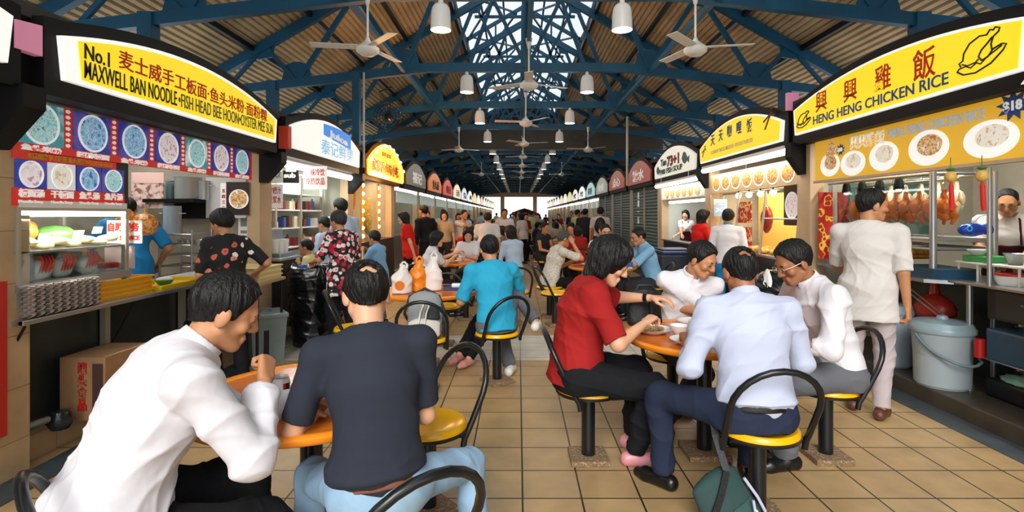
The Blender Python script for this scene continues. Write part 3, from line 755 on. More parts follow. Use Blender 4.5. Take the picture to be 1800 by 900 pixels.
MB().lathe([(0.064, 0.07), (0.064, 0.105), (0.0, 0.108)], 20).build('lid', mat('lid_red', 'c3201a', 0.35), r, smooth=40)
b = MB(); b.box(-3.2, -3.05, 3.72, 3.90, 1.044, 1.102, bev=0.01); b.build('plastic_box', mat('box_blue', '3f93c4', 0.35), label='light blue box on the yellow tray stack', cat='box', origin=(-3.12, 3.8, 1.044))
r = empty('condiment_bowl', (-2.98, 4.55, 0.912), 0, 'green bowl heaped with white on the flat yellow tray', 'bowl')
MB().lathe([(0.035, 0), (0.05, 0.01), (0.072, 0.045), (0.066, 0.045), (0.045, 0.015), (0.0, 0.012)], 24).build('bowl', mat('bowl_green', '2f7a3a', 0.35), r, smooth=40)
MB().blob((0, 0, 0.045), (0.06, 0.06, 0.025), 3, 0.1, 2).build('filling', mat('rice_white', 'e8e6da', 0.8), r, smooth=80)
b = MB(); b.box(-3.3, -2.95, 5.0, 5.5, 0.901, 0.93, bev=0.01); b.build('chopping_board', mat('board_grey', 'b9bdb8', 0.5), label='pale board on the far end of the noodle counter', cat='board', origin=(-3.1, 5.25, 0.9))
# signs in stall 1
r = empty('self_service_sign', (-2.95, 4.02, 1.30), 0, 'white self service sign in red letters beside the glass case', 'sign')
MB().box(-3.06, -2.80, 4.02, 4.03, 1.29, 1.46).build('board', mat('paper', 'f0ece2', 0.6), r, True)
text('自助服务', 0.068, (-3.05, 4.018, 1.385), (1, 0, 0), (0, 0, 1), red_ink, r, 0.23, 0.003)
text('SELF SERVICE', 0.045, (-3.05, 4.018, 1.315), (1, 0, 0), (0, 0, 1), red_ink, r, 0.235, 0.002)
MB().box(-3.10, -2.88, 4.05, 4.06, 1.10, 1.27).build('paper_notice', mat('paper_pink', 'd9c6bd', 0.7), label='pale paper notice below the self service sign', cat='notice')
# partition wall behind: poster, shelf, pots, light box, papers
YP = Y0+BAY-0.06
def px_box(b, px0, px1, py0, py1, d, t): 
    x0, _, z1 = P(px0, py0, d); x1, _, z0 = P(px1, py1, d); b.box(x0, x1, d-t, d, z0, z1); return (x0, x1, z0, z1)
poster_m = ramp_mat('poster_people', [(0.0, '3a2a28'), (0.42, '8a6a60'), (0.5, 'd9b8ae'), (0.6, 'e6cfc8')], 'noise', 16, 0.6, interp='LINEAR')
r = empty('poster', (P(260, 335, YP)[0], YP, 1.6), 0, 'pink poster of a group of people inside the noodle stall', 'poster')
b = MB(); px_box(b, 232, 288, 303, 366, YP-0.3, 0.01); b.build('print', poster_m, r, True)
b = MB(); px_box(b, 232, 288, 303, 322, YP-0.312, 0.004); b.build('heading', mat('poster_heading', 'dcb9b2', 0.6), r, True)
r = empty('wall_shelf', (P(350, 350, YP)[0], YP, 1.7), 0, 'black wall shelf holding pots in the noodle stall', 'shelf')
b = MB(); x0, x1, z0, z1 = px_box(b, 288, 372, 351, 357, YP, 0.35); b.build('board', black, r, True)
b = MB(); px_box(b, 318, 372, 358, 384, YP, 0.12); b.build('back_panel', black, r, True)
def pot(px, py_top, py_bot, wpx, d, label, m, lid=False, name='cooking_pot'):
    x, y, z1 = P(px, py_top, d); _, _, z0 = P(px, py_bot, d); R = wpx*d/950/2; h = z1-z0
    o = empty(name, (x, d, z0), 0, label, 'pot')
    MB().lathe([(0.0, 0), (R*0.94, 0), (R, 0.02), (R, h-0.01), (R*1.05, h), (R*0.96, h), (R*0.95, 0.02), (0, 0.015)], 28).build('body', m, o, smooth=40)
    if lid: MB().lathe([(R*1.04, h+0.002), (R*0.6, h+0.03), (0.02, h+0.04), (0.02, h+0.06), (0, h+0.065)], 24).build('lid', m, o, smooth=40)
    else:
        for s in (-1, 1): MB().tube([(s*R, -0.04, h*0.75), (s*(R+0.035), -0.03, h*0.75), (s*(R+0.035), 0.03, h*0.75), (s*R, 0.04, h*0.75)], 0.006, 6).build('handle', m, o, smooth=60)
    return o
potm = mat('pot_aluminium', 'c4d2d6', 0.35, 0.6)
pot(331, 312, 351, 42, YP-0.17, 'large aluminium pot on the black wall shelf', potm)
pot(358, 318, 351, 20, YP-0.14, 'small aluminium pot at the right of the wall shelf', potm)
pot(299, 318, 351, 14, YP-0.14, 'tall steel jug at the left of the wall shelf', mat('jug_teal', '8fb5b8', 0.4, 0.3))
o = pot(303, 362, 414, 28, YP-0.5, 'tall frosted plastic bucket hanging behind the noodle server', mat('frosted_plastic', 'a9bcc8', 0.35), name='plastic_bucket')
r = empty('light_box', (P(405, 350, YP)[0], YP, 1.6), 0, 'white light box with a framed bowl picture on the stall wall', 'light box')
b = MB(); px_box(b, 371, 440, 313, 383, YP-0.02, 0.10); b.build('case', mat('box_offwhite', 'cdd2d2', 0.5, emit=0.06), r, True)
b = MB(); px_box(b, 398, 438, 320, 378, YP-0.125, 0.006); b.build('picture', mat('picture_dark', '33231c', 0.5), r, True)
x, y, z = P(420, 350, YP-0.135); b = MB(); ring(b, (x, y, z), (1, 0, 0), (0, 0, 1), (0, -1, 0), 0.095, 0.108, 0.008); b.build('bowl_rim', rim_white, r, True)
b = MB(); disc(b, (x, y, z), Vector((1, 0, 0)), Vector((0, 0, 1)), Vector((0, -1, 0)), 0.093, 0.093, 0.004); b.build('food_print', food_warm, r, True)
b = MB(); px_box(b, 388, 398, 322, 372, YP-0.125, 0.004); b.build('price_strip', white_ink, r, True)
for q in range(4):
    x, y, z = P(390, 338+q*10, YP-0.13); text('五四三二'[q], 0.045, (x, y, z), (1, 0, 0), (0, 0, 1), red_ink, r, 0.038, 0.002)
r = empty('paper_notice', (P(429, 400, YP)[0], YP-0.05, 1.3), 0, 'white paper notice hanging on the pillar by the light box', 'notice')
b = MB(); px_box(b, 419, 438, 376, 420, YP-0.06, 0.004); b.build('sheet', mat('paper', 'f0ece2', 0.6), r, True)
for q, (a, c_) in enumerate(((382, 398), (405, 410))):
    b = MB(); px_box(b, 423, 434, a, c_, YP-0.066, 0.002); b.build('print', mat('print_grey', '7d8088', 0.7), r, True)
# hanging bags of fried crackers and steel rack
for k, (px, py, w_, lb) in enumerate(((222, 388, 34, 'amber bag of crackers hanging left of the server'), (256, 395, 40, 'orange bag of crackers hanging over the server'))):
    x, y, z = P(px, py, 4.75)
    b = MB(); b.blob((x, y, z), (w_*0.0025, 0.07, 0.10), 3, 0.12, k+4); b.tube([(x, y, z+0.09), (x, y, z+0.16)], 0.012, 6)
    b.build('cracker_bag', ramp_mat('crackers', [(0.0, '8a4312'), (0.45, 'd9852a'), (0.55, 'f2c98a'), (0.62, 'b8601c')], 'noise', 24, 0.3, bump=0.3, interp='LINEAR'), label=lb, cat='bag', group='cracker bags', smooth=80, origin=(x, y, z-0.1))
r = empty('steel_rack', (P(340, 440, 5.7)[0], 5.7, 0.95), 0, 'steel wire rack of baskets behind the noodle counter', 'rack')
for q in range(5):
    x0, _, z = P(308, 410+q*18, 5.75); x1 = P(362, 0, 5.75)[0]
    b = MB(); b.tube([(x0, 5.5, z), (x1, 5.5, z), (x1, 5.85, z), (x0, 5.85, z)], 0.008, 6, closed=True)
    for t in range(6): b.tube([(x0+(x1-x0)*t/5, 5.5, z), (x0+(x1-x0)*t/5, 5.85, z)], 0.004, 5)
    b.build('wire_shelf', steel, r, True, smooth=60)
for x in (P(308, 0, 5.75)[0], P(362, 0, 5.75)[0]):
    for y in (5.5, 5.85): MB().tube([(x, y, 0.14), (x, y, 1.35)], 0.011, 8).build('post', steel, r, True, smooth=60)
for q in range(4):
    x, y, z = P(322+q*9, 428, 5.6); MB().lathe([(0.03, 0), (0.055, 0.06), (0.05, 0.06), (0, 0.01)], 16, (x, y, z-0.02)).build('bowl', steel, r, True, smooth=40)
# carton and jar-like lamp below the counter
cardb = mat('cardboard', 'a9805a', 0.85, vary=0.15, vscale=6)
r = empty('cardboard_box', (-2.87, 3.77, 0.14), 0, 'printed cardboard box on the floor under the noodle counter', 'box')
b = MB(); b.box(-3.02, -2.72, 3.56, 3.98, 0.145, 0.56); b.build('carton', cardb, r, True)
for q in range(4): text('罐头食品'[q], 0.08, (-2.90, 3.556, 0.46-q*0.08), (1, 0, 0), (0, 0, 1), red_ink, r, 0.06, 0.003)
b = MB(); b.box(-2.80, -2.735, 3.552, 3.558, 0.20, 0.52); b.build('print', mat('carton_print', '4a3228', 0.8), r, True)
b = MB(); b.lathe([(0.0, 0), (0.05, 0.01), (0.075, 0.06), (0.05, 0.12), (0, 0.13)], 20, (-2.90, 3.42, 0.14)); b.build('glass_globe', mat('globe_dark', '2a3030', 0.1, 0.3), label='dark shiny globe on the plinth under the counter', cat='globe', smooth=50, origin=(-2.90, 3.42, 0.14))
b = MB(); b.tube([(-2.90, 3.07, 0.26), (-2.90, 3.33, 0.24)], 0.022, 10); b.build('pipe', mat('pipe_grey', '8a8d8c', 0.3, 0.6), label='grey pipe low on the plinth by the left pillar', cat='pipe', smooth=60, origin=(-2.93, 3.4, 0.24))
# ---------------------------------------------------------------- left stall 2: white sign
s2 = Sign(-1, 6.24, 8.92, ZSL, 0.26, 0.50, white_lit, None, 'white arched drinks stall sign with blue lettering, second on the left')
bl = mat('sign_blue', '1f7ad6', 0.4, emit=0.7)
b = MB(); b.prism([(1.02, 0.30), (2.2, 0.23)]+[(2.2-1.18*k/8, 0.24+0.16+0.07*math.sin(math.pi*(0.25+k/16))) for k in range(9)], s2.o, s2.xd, s2.up, s2.n, 0.008); b.build('blue_banner', bl, s2.root, True)
s2.text('Juice', 0.13, 1.22, 0.315, white_ink, 0.8, 0.004, slope=-0.05)
s2.text('泰记鲜果', 0.22, 0.92, 0.06, mat('sign_pale_blue', '7fb9dd', 0.4, emit=0.5), 1.4, 0.002)
MB().prism([(0, 0), (0.25, 0), (0.25, -0.12), (0.05, -0.34), (0, -0.34)], (XL, 9.10, 2.2), (1, 0, 0), (0, 0, 1), (0, 1, 0), 0.14).build('bracket', black, s2.root, True)
rb = MB(); x, y, z = P(501, 242, 6.15); rb.box(x-0.06, x+0.06, y-0.04, y+0.04, z-0.13, z+0.13, bev=0.01); o = rb.build('alarm_box', mat('alarm_red', 'd33a1e', 0.4), label='red box between the first two left signs', cat='box', origin=(x, y, z-0.13))
tube_light(6.32, 9.0, -2.80, 2.12, 120, 'long bright tube lamp under the white drinks sign', 2.3, aim=(-0.6, 0, -1), r=0.045)
def notice(px0, px1, py0, py1, d, label, lines, m=None, ink_m=None, name='paper_notice'):
    x0, _, z1 = P(px0, py0, d); x1, _, z0 = P(px1, py1, d)
    r = empty(name, ((x0+x1)/2, d, z0), 0, label, 'notice')
    MB().box(x0, x1, d, d+0.008, z0, z1).build('sheet', m or mat('paper_lit', 'f4f1ec', 0.6, emit=0.12), r, True)
    n = len(lines)
    for k, t in enumerate(lines):
        h = (z1-z0)/(n+0.6)
        text(t, h*0.85, (x0+(x1-x0)*0.1, d-0.002, z1-h*(k+1)), (1, 0, 0), (0, 0, 1), ink_m or red_ink, r, (x1-x0)*0.8, 0.001)
    return r
notice(470, 497, 278, 322, 6.35, 'white notice high on the left of the drinks stall', ['果汁', '冷饮'], ink_m=mat('ink_teal', '6aa9b8', 0.6))
notice(470, 497, 324, 366, 6.35, 'white notice with red letters low on the left of the drinks stall', ['柠檬汁', '豆浆水'])
notice(533, 575, 292, 333, 7.2, 'white hanging notice with red letters in the drinks stall', ['六味冷饮', '冷热饮品'])
notice(502, 520, 280, 302, 6.9, 'small white notice above the black sub board', ['今日'], ink_m=ink)
r = empty('round_sign', (P(510, 310, 7.0)[0], 7.0, 1.9), 0, 'black board reading sub in the drinks stall', 'sign')
b = MB(); px_box(b, 498, 526, 300, 322, 7.0, 0.02); b.build('board', black, r, True)
x, y, z = P(499, 312, 6.975); text('sub', 0.085, (x, y, z), (1, 0, 0), (0, 0, 1), white_ink, r, 0.15, 0.003)
# glass fronted shelves of stall 2
mint = mat('mint_paint', 'c9e3dc', 0.5)
tube_light(6.6, 8.9, -3.47, 2.12, 45, 'added cool tube lamp brightening the drinks shelves', 2.61, aim=(-0.3, 0, -1), col=(0.85, 1, 0.97))  # extra lamp put in to brighten shelves and goods
sh = empty('shelf_cabinet', (-3.3, 8.2, 0.14), 0, 'white framed glass shelf cabinet of the drinks stall', 'cabinet')
b = MB(); b.box(-3.7, -3.65, 6.5, 9.15, 0.9, 2.2); b.build('back_board', mint, sh, True)
for z in (1.02, 1.30, 1.56, 1.80):
    b = MB(); b.box(-3.66, -3.3, 6.5, 9.1, z, z+0.02); b.build('shelf', white, sh, True)
for y in (6.5, 7.35, 8.2, 9.1):
    b = MB(); b.box(-3.33, -3.29, y-0.03, y+0.03, 0.9, 2.1); b.build('post', alu, sh, True)
cols = ['c23a2c', '2c4a88', 'e6d9b8', '8a2a30', '2f6a50', 'd9d9d4', '5a3a2c', 'e0a030']
names = ['red', 'dark blue', 'cream', 'maroon', 'green', 'white', 'brown', 'amber']
q = 0
for si, z in enumerate((1.32, 1.58, 1.04)):
    for k in range(13):
        y = 6.60+k*0.192+rnd.uniform(-0.03, 0.03); c_ = rnd.randrange(8); h = rnd.uniform(0.10, 0.19)
        if rnd.random() < 0.5:
            b = MB(); b.box(-3.46, -3.34, y-rnd.uniform(0.03, 0.08), y+rnd.uniform(0.03, 0.08), z, z+h, bev=0.004); o = b.build('carton', mat('pack_'+cols[c_], cols[c_], 0.5), origin=(-3.4, y, z)); kind_ = 'carton'
        else:
            b = MB(); b.lathe([(0, 0), (0.035, 0), (0.037, 0.01), (0.037, h*0.7), (0.014, h*0.85), (0.014, h), (0, h)], 14, (-3.4, y, z)); o = b.build('bottle', mat('pack_'+cols[c_], cols[c_], 0.5), smooth=40, origin=(-3.4, y, z)); kind_ = 'bottle'
        tag(o, 'small %s %s on the %s shelf of the drinks stall' % (names[c_], kind_, ['middle', 'upper', 'lower'][si]), kind_, 'goods on the %s drinks shelf' % ['middle', 'upper', 'lower'][si])
ct2 = empty('stall_counter', (-3.1, 7.6, 0), 0, 'dark counter of the drinks stall with sloping steel top', 'counter')
b = MB(); b.box(-3.25, -2.80, 6.3, 9.1, 0.14, 0.96); b.build('base', mat('counter_black', '17191a', 0.5), ct2, True)
b = MB(); b.box(-3.28, -2.76, 6.28, 9.12, 0.96, 0.99, bev=0.006); b.build('worktop', steel, ct2, True)
r = empty('juice_machine', (-3.0, 6.75, 0.99), 0, 'steel drinks machine on the near end of the drinks counter', 'machine')
b = MB(); b.box(-3.12, -2.86, 6.5, 6.95, 0.99, 1.04, bev=0.01); b.box(-3.12, -3.0, 6.55, 6.9, 1.04, 1.34, bev=0.02); b.build('body', steel, r, True)
for q in range(3): MB().lathe([(0, 0), (0.04, 0), (0.05, 0.16), (0, 0.16)], 14, (-2.95, 6.55+q*0.14, 1.04)).build('cup_stack', white, r, True, smooth=40)
# ---------------------------------------------------------------- left stall 3: bulbs
glow = mat('neon_orange', 'ff8a30', 0.4, emit=6.0)
bulbm = mat('bulb_warm', 'ffd9a0', 0.4, emit=14.0)
s3 = Sign(-1, 9.42, 12.05, ZSL-0.05, 0.24, 0.62, mat('sign_amber', 'e8b020', 0.4, emit=0.6), None, 'amber arched stall sign ringed by glowing bulbs, third on the left')
s3.text('家家香卤味小吃', 0.24, 0.25, 0.10, brown_ink, 2.1, 0.004)
s3.text('JOO JOO', 0.10, 0.95, 0.42, brown_ink, 0.7, 0.003)
pts = [(0, 0), (s3.L, 0)]+[(s3.L*(1-k/24), s3.arc(s3.L*(1-k/24))) for k in range(25)]
MB().tube([s3.at(a, c_, 0.03) for a, c_ in pts], 0.036, 8, closed=True).build('neon_tube', glow, s3.root, True)
for k in range(17):
    a, c_ = (s3.L*k/16, 0) if k < 8 else (s3.L*(k-8)/8, s3.arc(s3.L*(k-8)/8)); 
    MB().blob(s3.at(a, c_, 0.06), 0.032, 2).build('bulb', bulbm, s3.root, True, smooth=80)
l = bpy.data.lights.new('bulb_light', 'POINT'); l.energy = 70; l.color = (1, 0.55, 0.2); l.shadow_soft_size = 0.3
lo = bpy.data.objects.new('bulb_light', l); lo.location = (-2.3, 10.6, 2.35); C.objects.link(lo)
wood = mat('warm_wood', 'b9783a', 0.5, vary=0.2, vscale=5)
r = empty('bulb_display', (-3.2, 11.0, 0.9), 0, 'golden display stand framed with columns of warm bulbs', 'display')
b = MB(); b.box(-3.9, -3.86, 9.5, 12.2, 0.9, 2.2); b.build('back_board', wood, r, True)
b = MB(); b.box(-3.4, -2.8, 9.5, 12.2, 0.14, 1.0); b.build('counter_base', mat('counter_brown', '3a2a20', 0.5), r, True)
for yy in (10.15, 11.3):
    for k in range(7):
        MB().blob((-2.92, yy, 1.1+0.16*k), 0.036, 2).build('bulb', bulbm, r, True, smooth=80)
    MB().box(-2.95, -2.92, yy-0.05, yy+0.05, 1.0, 2.15).build('post', gold_ink, r, True)
MB().blob((-3.0, 10.75, 1.5), (0.06, 0.3, 0.35), 3, 0.2, 8).build('hanging_garland', ramp_mat('garland', [(0, '7a5a10'), (0.45, 'd9b030'), (0.55, '5a6a20'), (0.62, 'f0d870')], 'noise', 18, 0.4, interp='LINEAR'), r, True, smooth=80)
b = MB(); x, y, z = P(617, 345, 9.6); disc(b, (x, y, z), Vector((1, 0, 0)), Vector((0, 0, 1)), Vector((0, -1, 0)), 0.09, 0.28, 0.02); b.build('round_sign', gold_ink, label='oval golden sign hanging by the bulb stall', cat='sign', origin=(x, y, z-0.28))
tube_light(9.5, 12.2, -3.3, 2.3, 40, 'warm tube lamp inside the bulb stall', 2.61, aim=(0, 0, -1), col=(1, 0.7, 0.4))
# ---------------------------------------------------------------- right stall 1: chicken rice
r1 = Sign(1, 3.12, 6.08, ZSR, 0.28, 0.47, white_lit, yellow_lit, 'big yellow arched chicken rice sign numbered 44 on the right', inset=0.035, end=0.16)
r1.text('興', 0.22, 0.47, 0.19, red_ink, 0.20, 0.0015)
r1.text('興', 0.22, 0.95, 0.19, red_ink, 0.20, 0.0015)
r1.text('雞', 0.23, 1.40, 0.19, red_ink, 0.20, 0.0015)
r1.text('飯', 0.25, 1.85, 0.17, red_ink, 0.23, 0.002)
r1.text('HENG HENG CHICKEN RICE', 0.125, 0.42, 0.055, blue_ink, 1.78, 0.0015)
def chicken_art(u, v, w, h):
    S = lambda pts: [(u+a*w, v+c_*h) for a, c_ in pts]
    r1.line(S([(0.10, 0.30), (0.06, 0.40), (0.14, 0.44), (0.16, 0.62), (0.28, 0.82), (0.48, 0.92), (0.62, 0.88), (0.68, 0.98), (0.74, 0.94), (0.78, 0.99), (0.86, 0.94), (0.84, 0.86), (0.74, 0.78), (0.70, 0.62), (0.72, 0.46), (0.64, 0.34), (0.52, 0.30), (0.46, 0.42), (0.52, 0.56), (0.62, 0.66), (0.72, 0.78)]), 0.006, ink)
    r1.line(S([(0.02, 0.20), (0.15, 0.08), (0.4, 0.04), (0.7, 0.16), (0.92, 0.38), (0.98, 0.5), (0.9, 0.54), (0.72, 0.48)]), 0.006, ink)
    r1.line(S([(0.02, 0.20), (0.06, 0.26), (0.2, 0.28), (0.3, 0.2), (0.42, 0.28), (0.5, 0.22), (0.62, 0.34), (0.9, 0.50)]), 0.005, ink)
    r1.line(S([(0.12, 0.36), (0.24, 0.28), (0.40, 0.30), (0.46, 0.36)]), 0.005, ink)
chicken_art(2.27, 0.06, 0.40, 0.27)
def line2(S, *a): r1.line(S, *a)
chicken_art(0.08, 0.055, 0.30, 0.17)
text('44', 0.075, r1.o+r1.xd*2.72+r1.up*(-0.095)+r1.n*(-0.028), r1.xd, r1.up, white_ink, r1.root, 0.10, 0.002)
MB().prism([(0, 0), (-0.17, 0), (-0.17, -0.16), (-0.03, -0.36), (0, -0.36)], (XR, 6.10, 2.32), (1, 0, 0), (0, 0, 1), (0, 1, 0), 0.14).build('bracket', black, r1.root, True)
b = MB(); x, y, z = P(1392, 178, 6.2); b.box(x-0.05, x+0.08, y, y+0.05, z-0.10, z+0.10); b.build('end_panel', mat('pink_panel', 'e08fb0', 0.5, emit=0.2), r1.root, True)
shutter_box(1, 3.19, 6.0, 2.405, 'metal shutter housing above the chicken rice menu board')
rm = empty('menu_board', (XR-0.02, 4.4, 1.87), 0, 'yellow menu board of chicken rice plates under the big sign', 'menu board')
MB().box(XR-0.02, XR+0.02, 3.0, 5.88, 1.87, 2.29).build('board', mat('board_yellow', 'e3b12c', 0.4, emit=0.42), rm, True)
MB().box(XR-0.03, XR+0.02, 3.0, 5.9, 1.845, 1.87).build('bottom_rail', alu, rm, True)
cloud = mat('board_cloud', 'f3ecd2', 0.4, emit=0.5); plate_w = mat('board_plate', 'f7f7f4', 0.4, emit=0.5)
def rpt(u, v, off=0.0): return Vector((XR-0.02-off, 5.88-u, 1.87+v))
for k, (u, v, ru, rv, fd) in enumerate(((0.28, 0.15, 0.17, 0.12, food_warm), (0.66, 0.13, 0.19, 0.12, food_green), (1.10, 0.15, 0.19, 0.13, food_green), (1.62, 0.16, 0.21, 0.14, food_warm), (2.18, 0.15, 0.22, 0.13, food_green), (2.68, 0.22, 0.18, 0.15, food_green))):
    b = MB(); disc(b, rpt(u, v), r1.xd, r1.up, r1.n, ru, rv, 0.004); b.build('plate_print', plate_w, rm, True)
    b = MB(); disc(b, rpt(u+0.02, v+0.02, 0.004), r1.xd, r1.up, r1.n, ru*0.62, rv*0.6, 0.003); b.build('food_print', fd, rm, True)
b = MB(); b.prism([(-0.12, 0.0), (0.05, 0.0), (0.1, 0.16), (0.02, 0.28), (-0.06, 0.16)], rpt(0.3, 0.14, 0.006), r1.xd, r1.up, r1.n, 0.003); b.build('food_print', food_warm, rm, True)
text('興興雞飯', 0.13, rpt(0.62, 0.275, 0.002), r1.xd, r1.up, white_ink, rm, 0.5, 0.004)
text('HENG HENG CHICKEN RICE', 0.105, rpt(1.16, 0.30, 0.002), r1.xd, r1.up, mat('ink_pale_blue', 'aebfd8', 0.5, emit=0.3), rm, 0.98, 0.002)
def star(u, v, R, t, sz):
    b = MB(); b.prism([((R if k % 2 == 0 else R*0.55)*math.cos(math.pi*k/9+0.2), (R*0.8 if k % 2 == 0 else R*0.45)*math.sin(math.pi*k/9+0.2)) for k in range(18)], rpt(u, v, 0.003), r1.xd, r1.up, r1.n, 0.004); b.build('price_star', blue_ink, rm, True)
    text(t, sz, rpt(u-R*0.55, v-sz*0.35, 0.008), r1.xd, r1.up, white_ink, rm, R*1.05, 0.003)
star(2.36, 0.345, 0.13, '$18', 0.085); star(0.47, 0.285, 0.075, '$8', 0.05)
tube_light(3.6, 5.9, 3.75, 2.42, 40, 'tube lamp inside the chicken rice stall', 2.73, aim=(0.2, 0, -1))
# chicken case: posts, rails, glass, chickens
cc = empty('chicken_case', (3.5, 5.2, 1.0), 0, 'steel framed glass case with hanging chickens', 'display case')
for (x, y) in ((3.40, 4.43), (3.42, 5.92), (3.90, 4.43), (3.90, 5.92)):
    MB().tube([(x, y, 0.13 if x > 3.45 else 0.97), (x, y, 1.86)], 0.026 if y < 5 else 0.02, 12).build('post', steel, cc, True, smooth=60)
for z in (1.84, 1.30, 1.22): 
    b = MB(); b.tube([(3.40, 4.43, z), (3.40, 5.92, z)], 0.014, 8); b.tube([(3.90, 4.43, z), (3.90, 5.92, z)], 0.014, 8); b.tube([(3.40, 4.43, z), (3.90, 4.43, z)], 0.014, 8); b.build('rail', steel, cc, True, smooth=60)
b = MB(); b.box(3.38, 3.92, 4.42, 5.93, 1.275, 1.29); b.build('shelf', steel, cc, True)
b = MB(); b.tube([(3.62, 4.43, 1.80), (3.62, 5.92, 1.80)], 0.012, 8); b.build('hanging_rail', steel, cc, True, smooth=60)
MB().box(3.395, 3.40, 4.45, 5.90, 1.30, 1.84).build('pane', glass, cc, True)
roast = mat('roast_skin', 'c8641a', 0.25, vary=0.35, vscale=14, bump=0.2, bscale=40)
palec = mat('steamed_skin', 'dccfae', 0.35, vary=0.2, vscale=14)
def chicken(m, pale):
    root = empty('hanging_chicken', (0, 0, 0))
    b = MB(); b.blob((0, 0, 0.13), (0.062, 0.068, 0.095), 3, 0.05, 2); b.blob((0.0, 0, 0.075), (0.055, 0.056, 0.055), 3)
    b.tube([(0, 0, 0.2), (0.01, 0, 0.245), (0.005, 0, 0.285)], [0.03, 0.02, 0.017], 10)
    b.build('body', m, root, smooth=80)
    for s in (-1, 1):
        MB().tube([(-0.01, s*0.05, 0.10), (-0.045, s*0.058, 0.06), (-0.03, s*0.045, 0.015), (-0.02, s*0.04, -0.01)], [0.026, 0.028, 0.014, 0.011], 10).build('leg', m, root, smooth=80)
        MB().tube([(-0.0, s*0.06, 0.19), (-0.02, s*0.085, 0.14), (-0.005, s*0.075, 0.10)], [0.016, 0.015, 0.01], 8).build('wing', m, root, smooth=80)
    MB().tube([(0.005, 0, 0.27), (0.0, 0, 0.33), (0.012, 0, 0.345), (0.02, 0, 0.33)], 0.004, 6).build('hook', steel, root, smooth=60)
    return root
ch0 = chicken(roast, False); wh0 = chicken(palec, True)
for k in range(9):
    loc = (3.60, 4.56+k*0.15, 1.43); lb = 'orange roast chicken hanging %s from the near post' % ['first', 'second', 'third', 'fourth', 'fifth', 'sixth', 'seventh', 'eighth', 'ninth'][k]
    o = ch0 if k == 0 else dup(ch0, loc, rnd.uniform(-0.3, 0.3)); o.location = loc; o.rotation_euler.z = math.pi if k % 3 == 0 else 0.2; tag(o, lb, 'chicken', 'roast chickens in the case')
for k in range(6):
    loc = (3.72, 4.60+k*0.2, 1.50); lb = 'pale steamed chicken hanging %s behind the roast ones' % ['first', 'second', 'third', 'fourth', 'fifth', 'sixth'][k]
    o = wh0 if k == 0 else dup(wh0, loc, 0); o.location = loc; tag(o, lb, 'chicken', 'steamed chickens in the case')
for k in range(4):
    x, y, z = (3.45, 4.9+0.26*k, 1.84)
    r = empty('spot_lamp', (x, y, z), 0, 'black clip spot lamp over the chicken case, %s from the near post' % ['first', 'second', 'third', 'fourth'][k], 'lamp', 'clip lamps over the chicken case')
    MB().lathe([(0.02, 0), (0.035, -0.03), (0.045, -0.11), (0.04, -0.11), (0.0, -0.02)], 16).build('shade', black, r, smooth=50)
    MB().blob((0, 0, -0.10), 0.026, 2).build('bulb', mat('bulb_clear', 'fff3d8', 0.4, emit=9), r, smooth=80)
# red decorated column with gold pattern at the far end
goldred = ramp_mat('gold_on_red', [(0.0, 'b01c12'), (0.52, 'b01c12'), (0.54, 'e0b040'), (0.60, 'e0b040'), (0.62, 'a81810')], 'noise', 11, 0.45, interp='CONSTANT', detail=1)
for k, (px0, px1, lb) in enumerate(((1440, 1464, 'red banner with gold pattern hanging by the right pillar'), (1474, 1492, 'narrow dark red banner beside the gold patterned one'))):
    b = MB(); x0, _, z1 = P(px0, 338, 5.86); x1, _, z0 = P(px1, 455, 5.86); b.box(x0, x1, 5.86, 5.88, z0, z1); b.build('banner', goldred if k == 0 else mat('banner_dark', '8a2a1c', 0.5, vary=0.4, vscale=20), label=lb, cat='banner')
b = MB(); px_box(b, 1493, 1640, 322, 420, 6.08, 0.01); b.build('wall_panel', mat('stall_green', '4a655c', 0.5), label='pale green panel behind the chicken case', cat='panel')
# lucky pendants
for k, (px, py) in enumerate(((1671, 311), (1726, 309))):
    x, y, z = P(px, py, 3.9 if k == 0 else 3.7)
    r = empty('lucky_pendant', (x, y, z), 0, ['gold pineapple pendant with long red tassel left of the steel post', 'gold pendant with red tassel nearest the cook'][k], 'ornament')
    MB().blob((0, 0, 0), (0.038, 0.038, 0.042), 3, 0.03, k).build('gold_ball', mat('pendant_gold', 'd9b056', 0.4, bump=0.5, bscale=80), r, smooth=80)
    MB().tube([(0, 0, -0.04), (0.004, 0, -0.07), (0.01, 0, -0.20), (0.014 if k else 0.006, 0, -0.24)], [0.006, 0.016, 0.016, 0.014], 10).build('tassel', mat('tassel_red', 'cc2214', 0.6), r, smooth=60)
    MB().tube([(0, 0, 0.04), (0, 0, 0.14)], 0.003, 6).blob((0, 0, 0.055), (0.03, 0.03, 0.012), 2).build('cord', mat('leaf_green', '2f7a3a', 0.5), r, smooth=60)
MB().tube([(3.40, 3.9, 0.985), (3.40, 3.9, 1.845)], 0.015, 10).build('steel_post', steel, label='thin steel post between the pendants and the cook', cat='post', smooth=60)
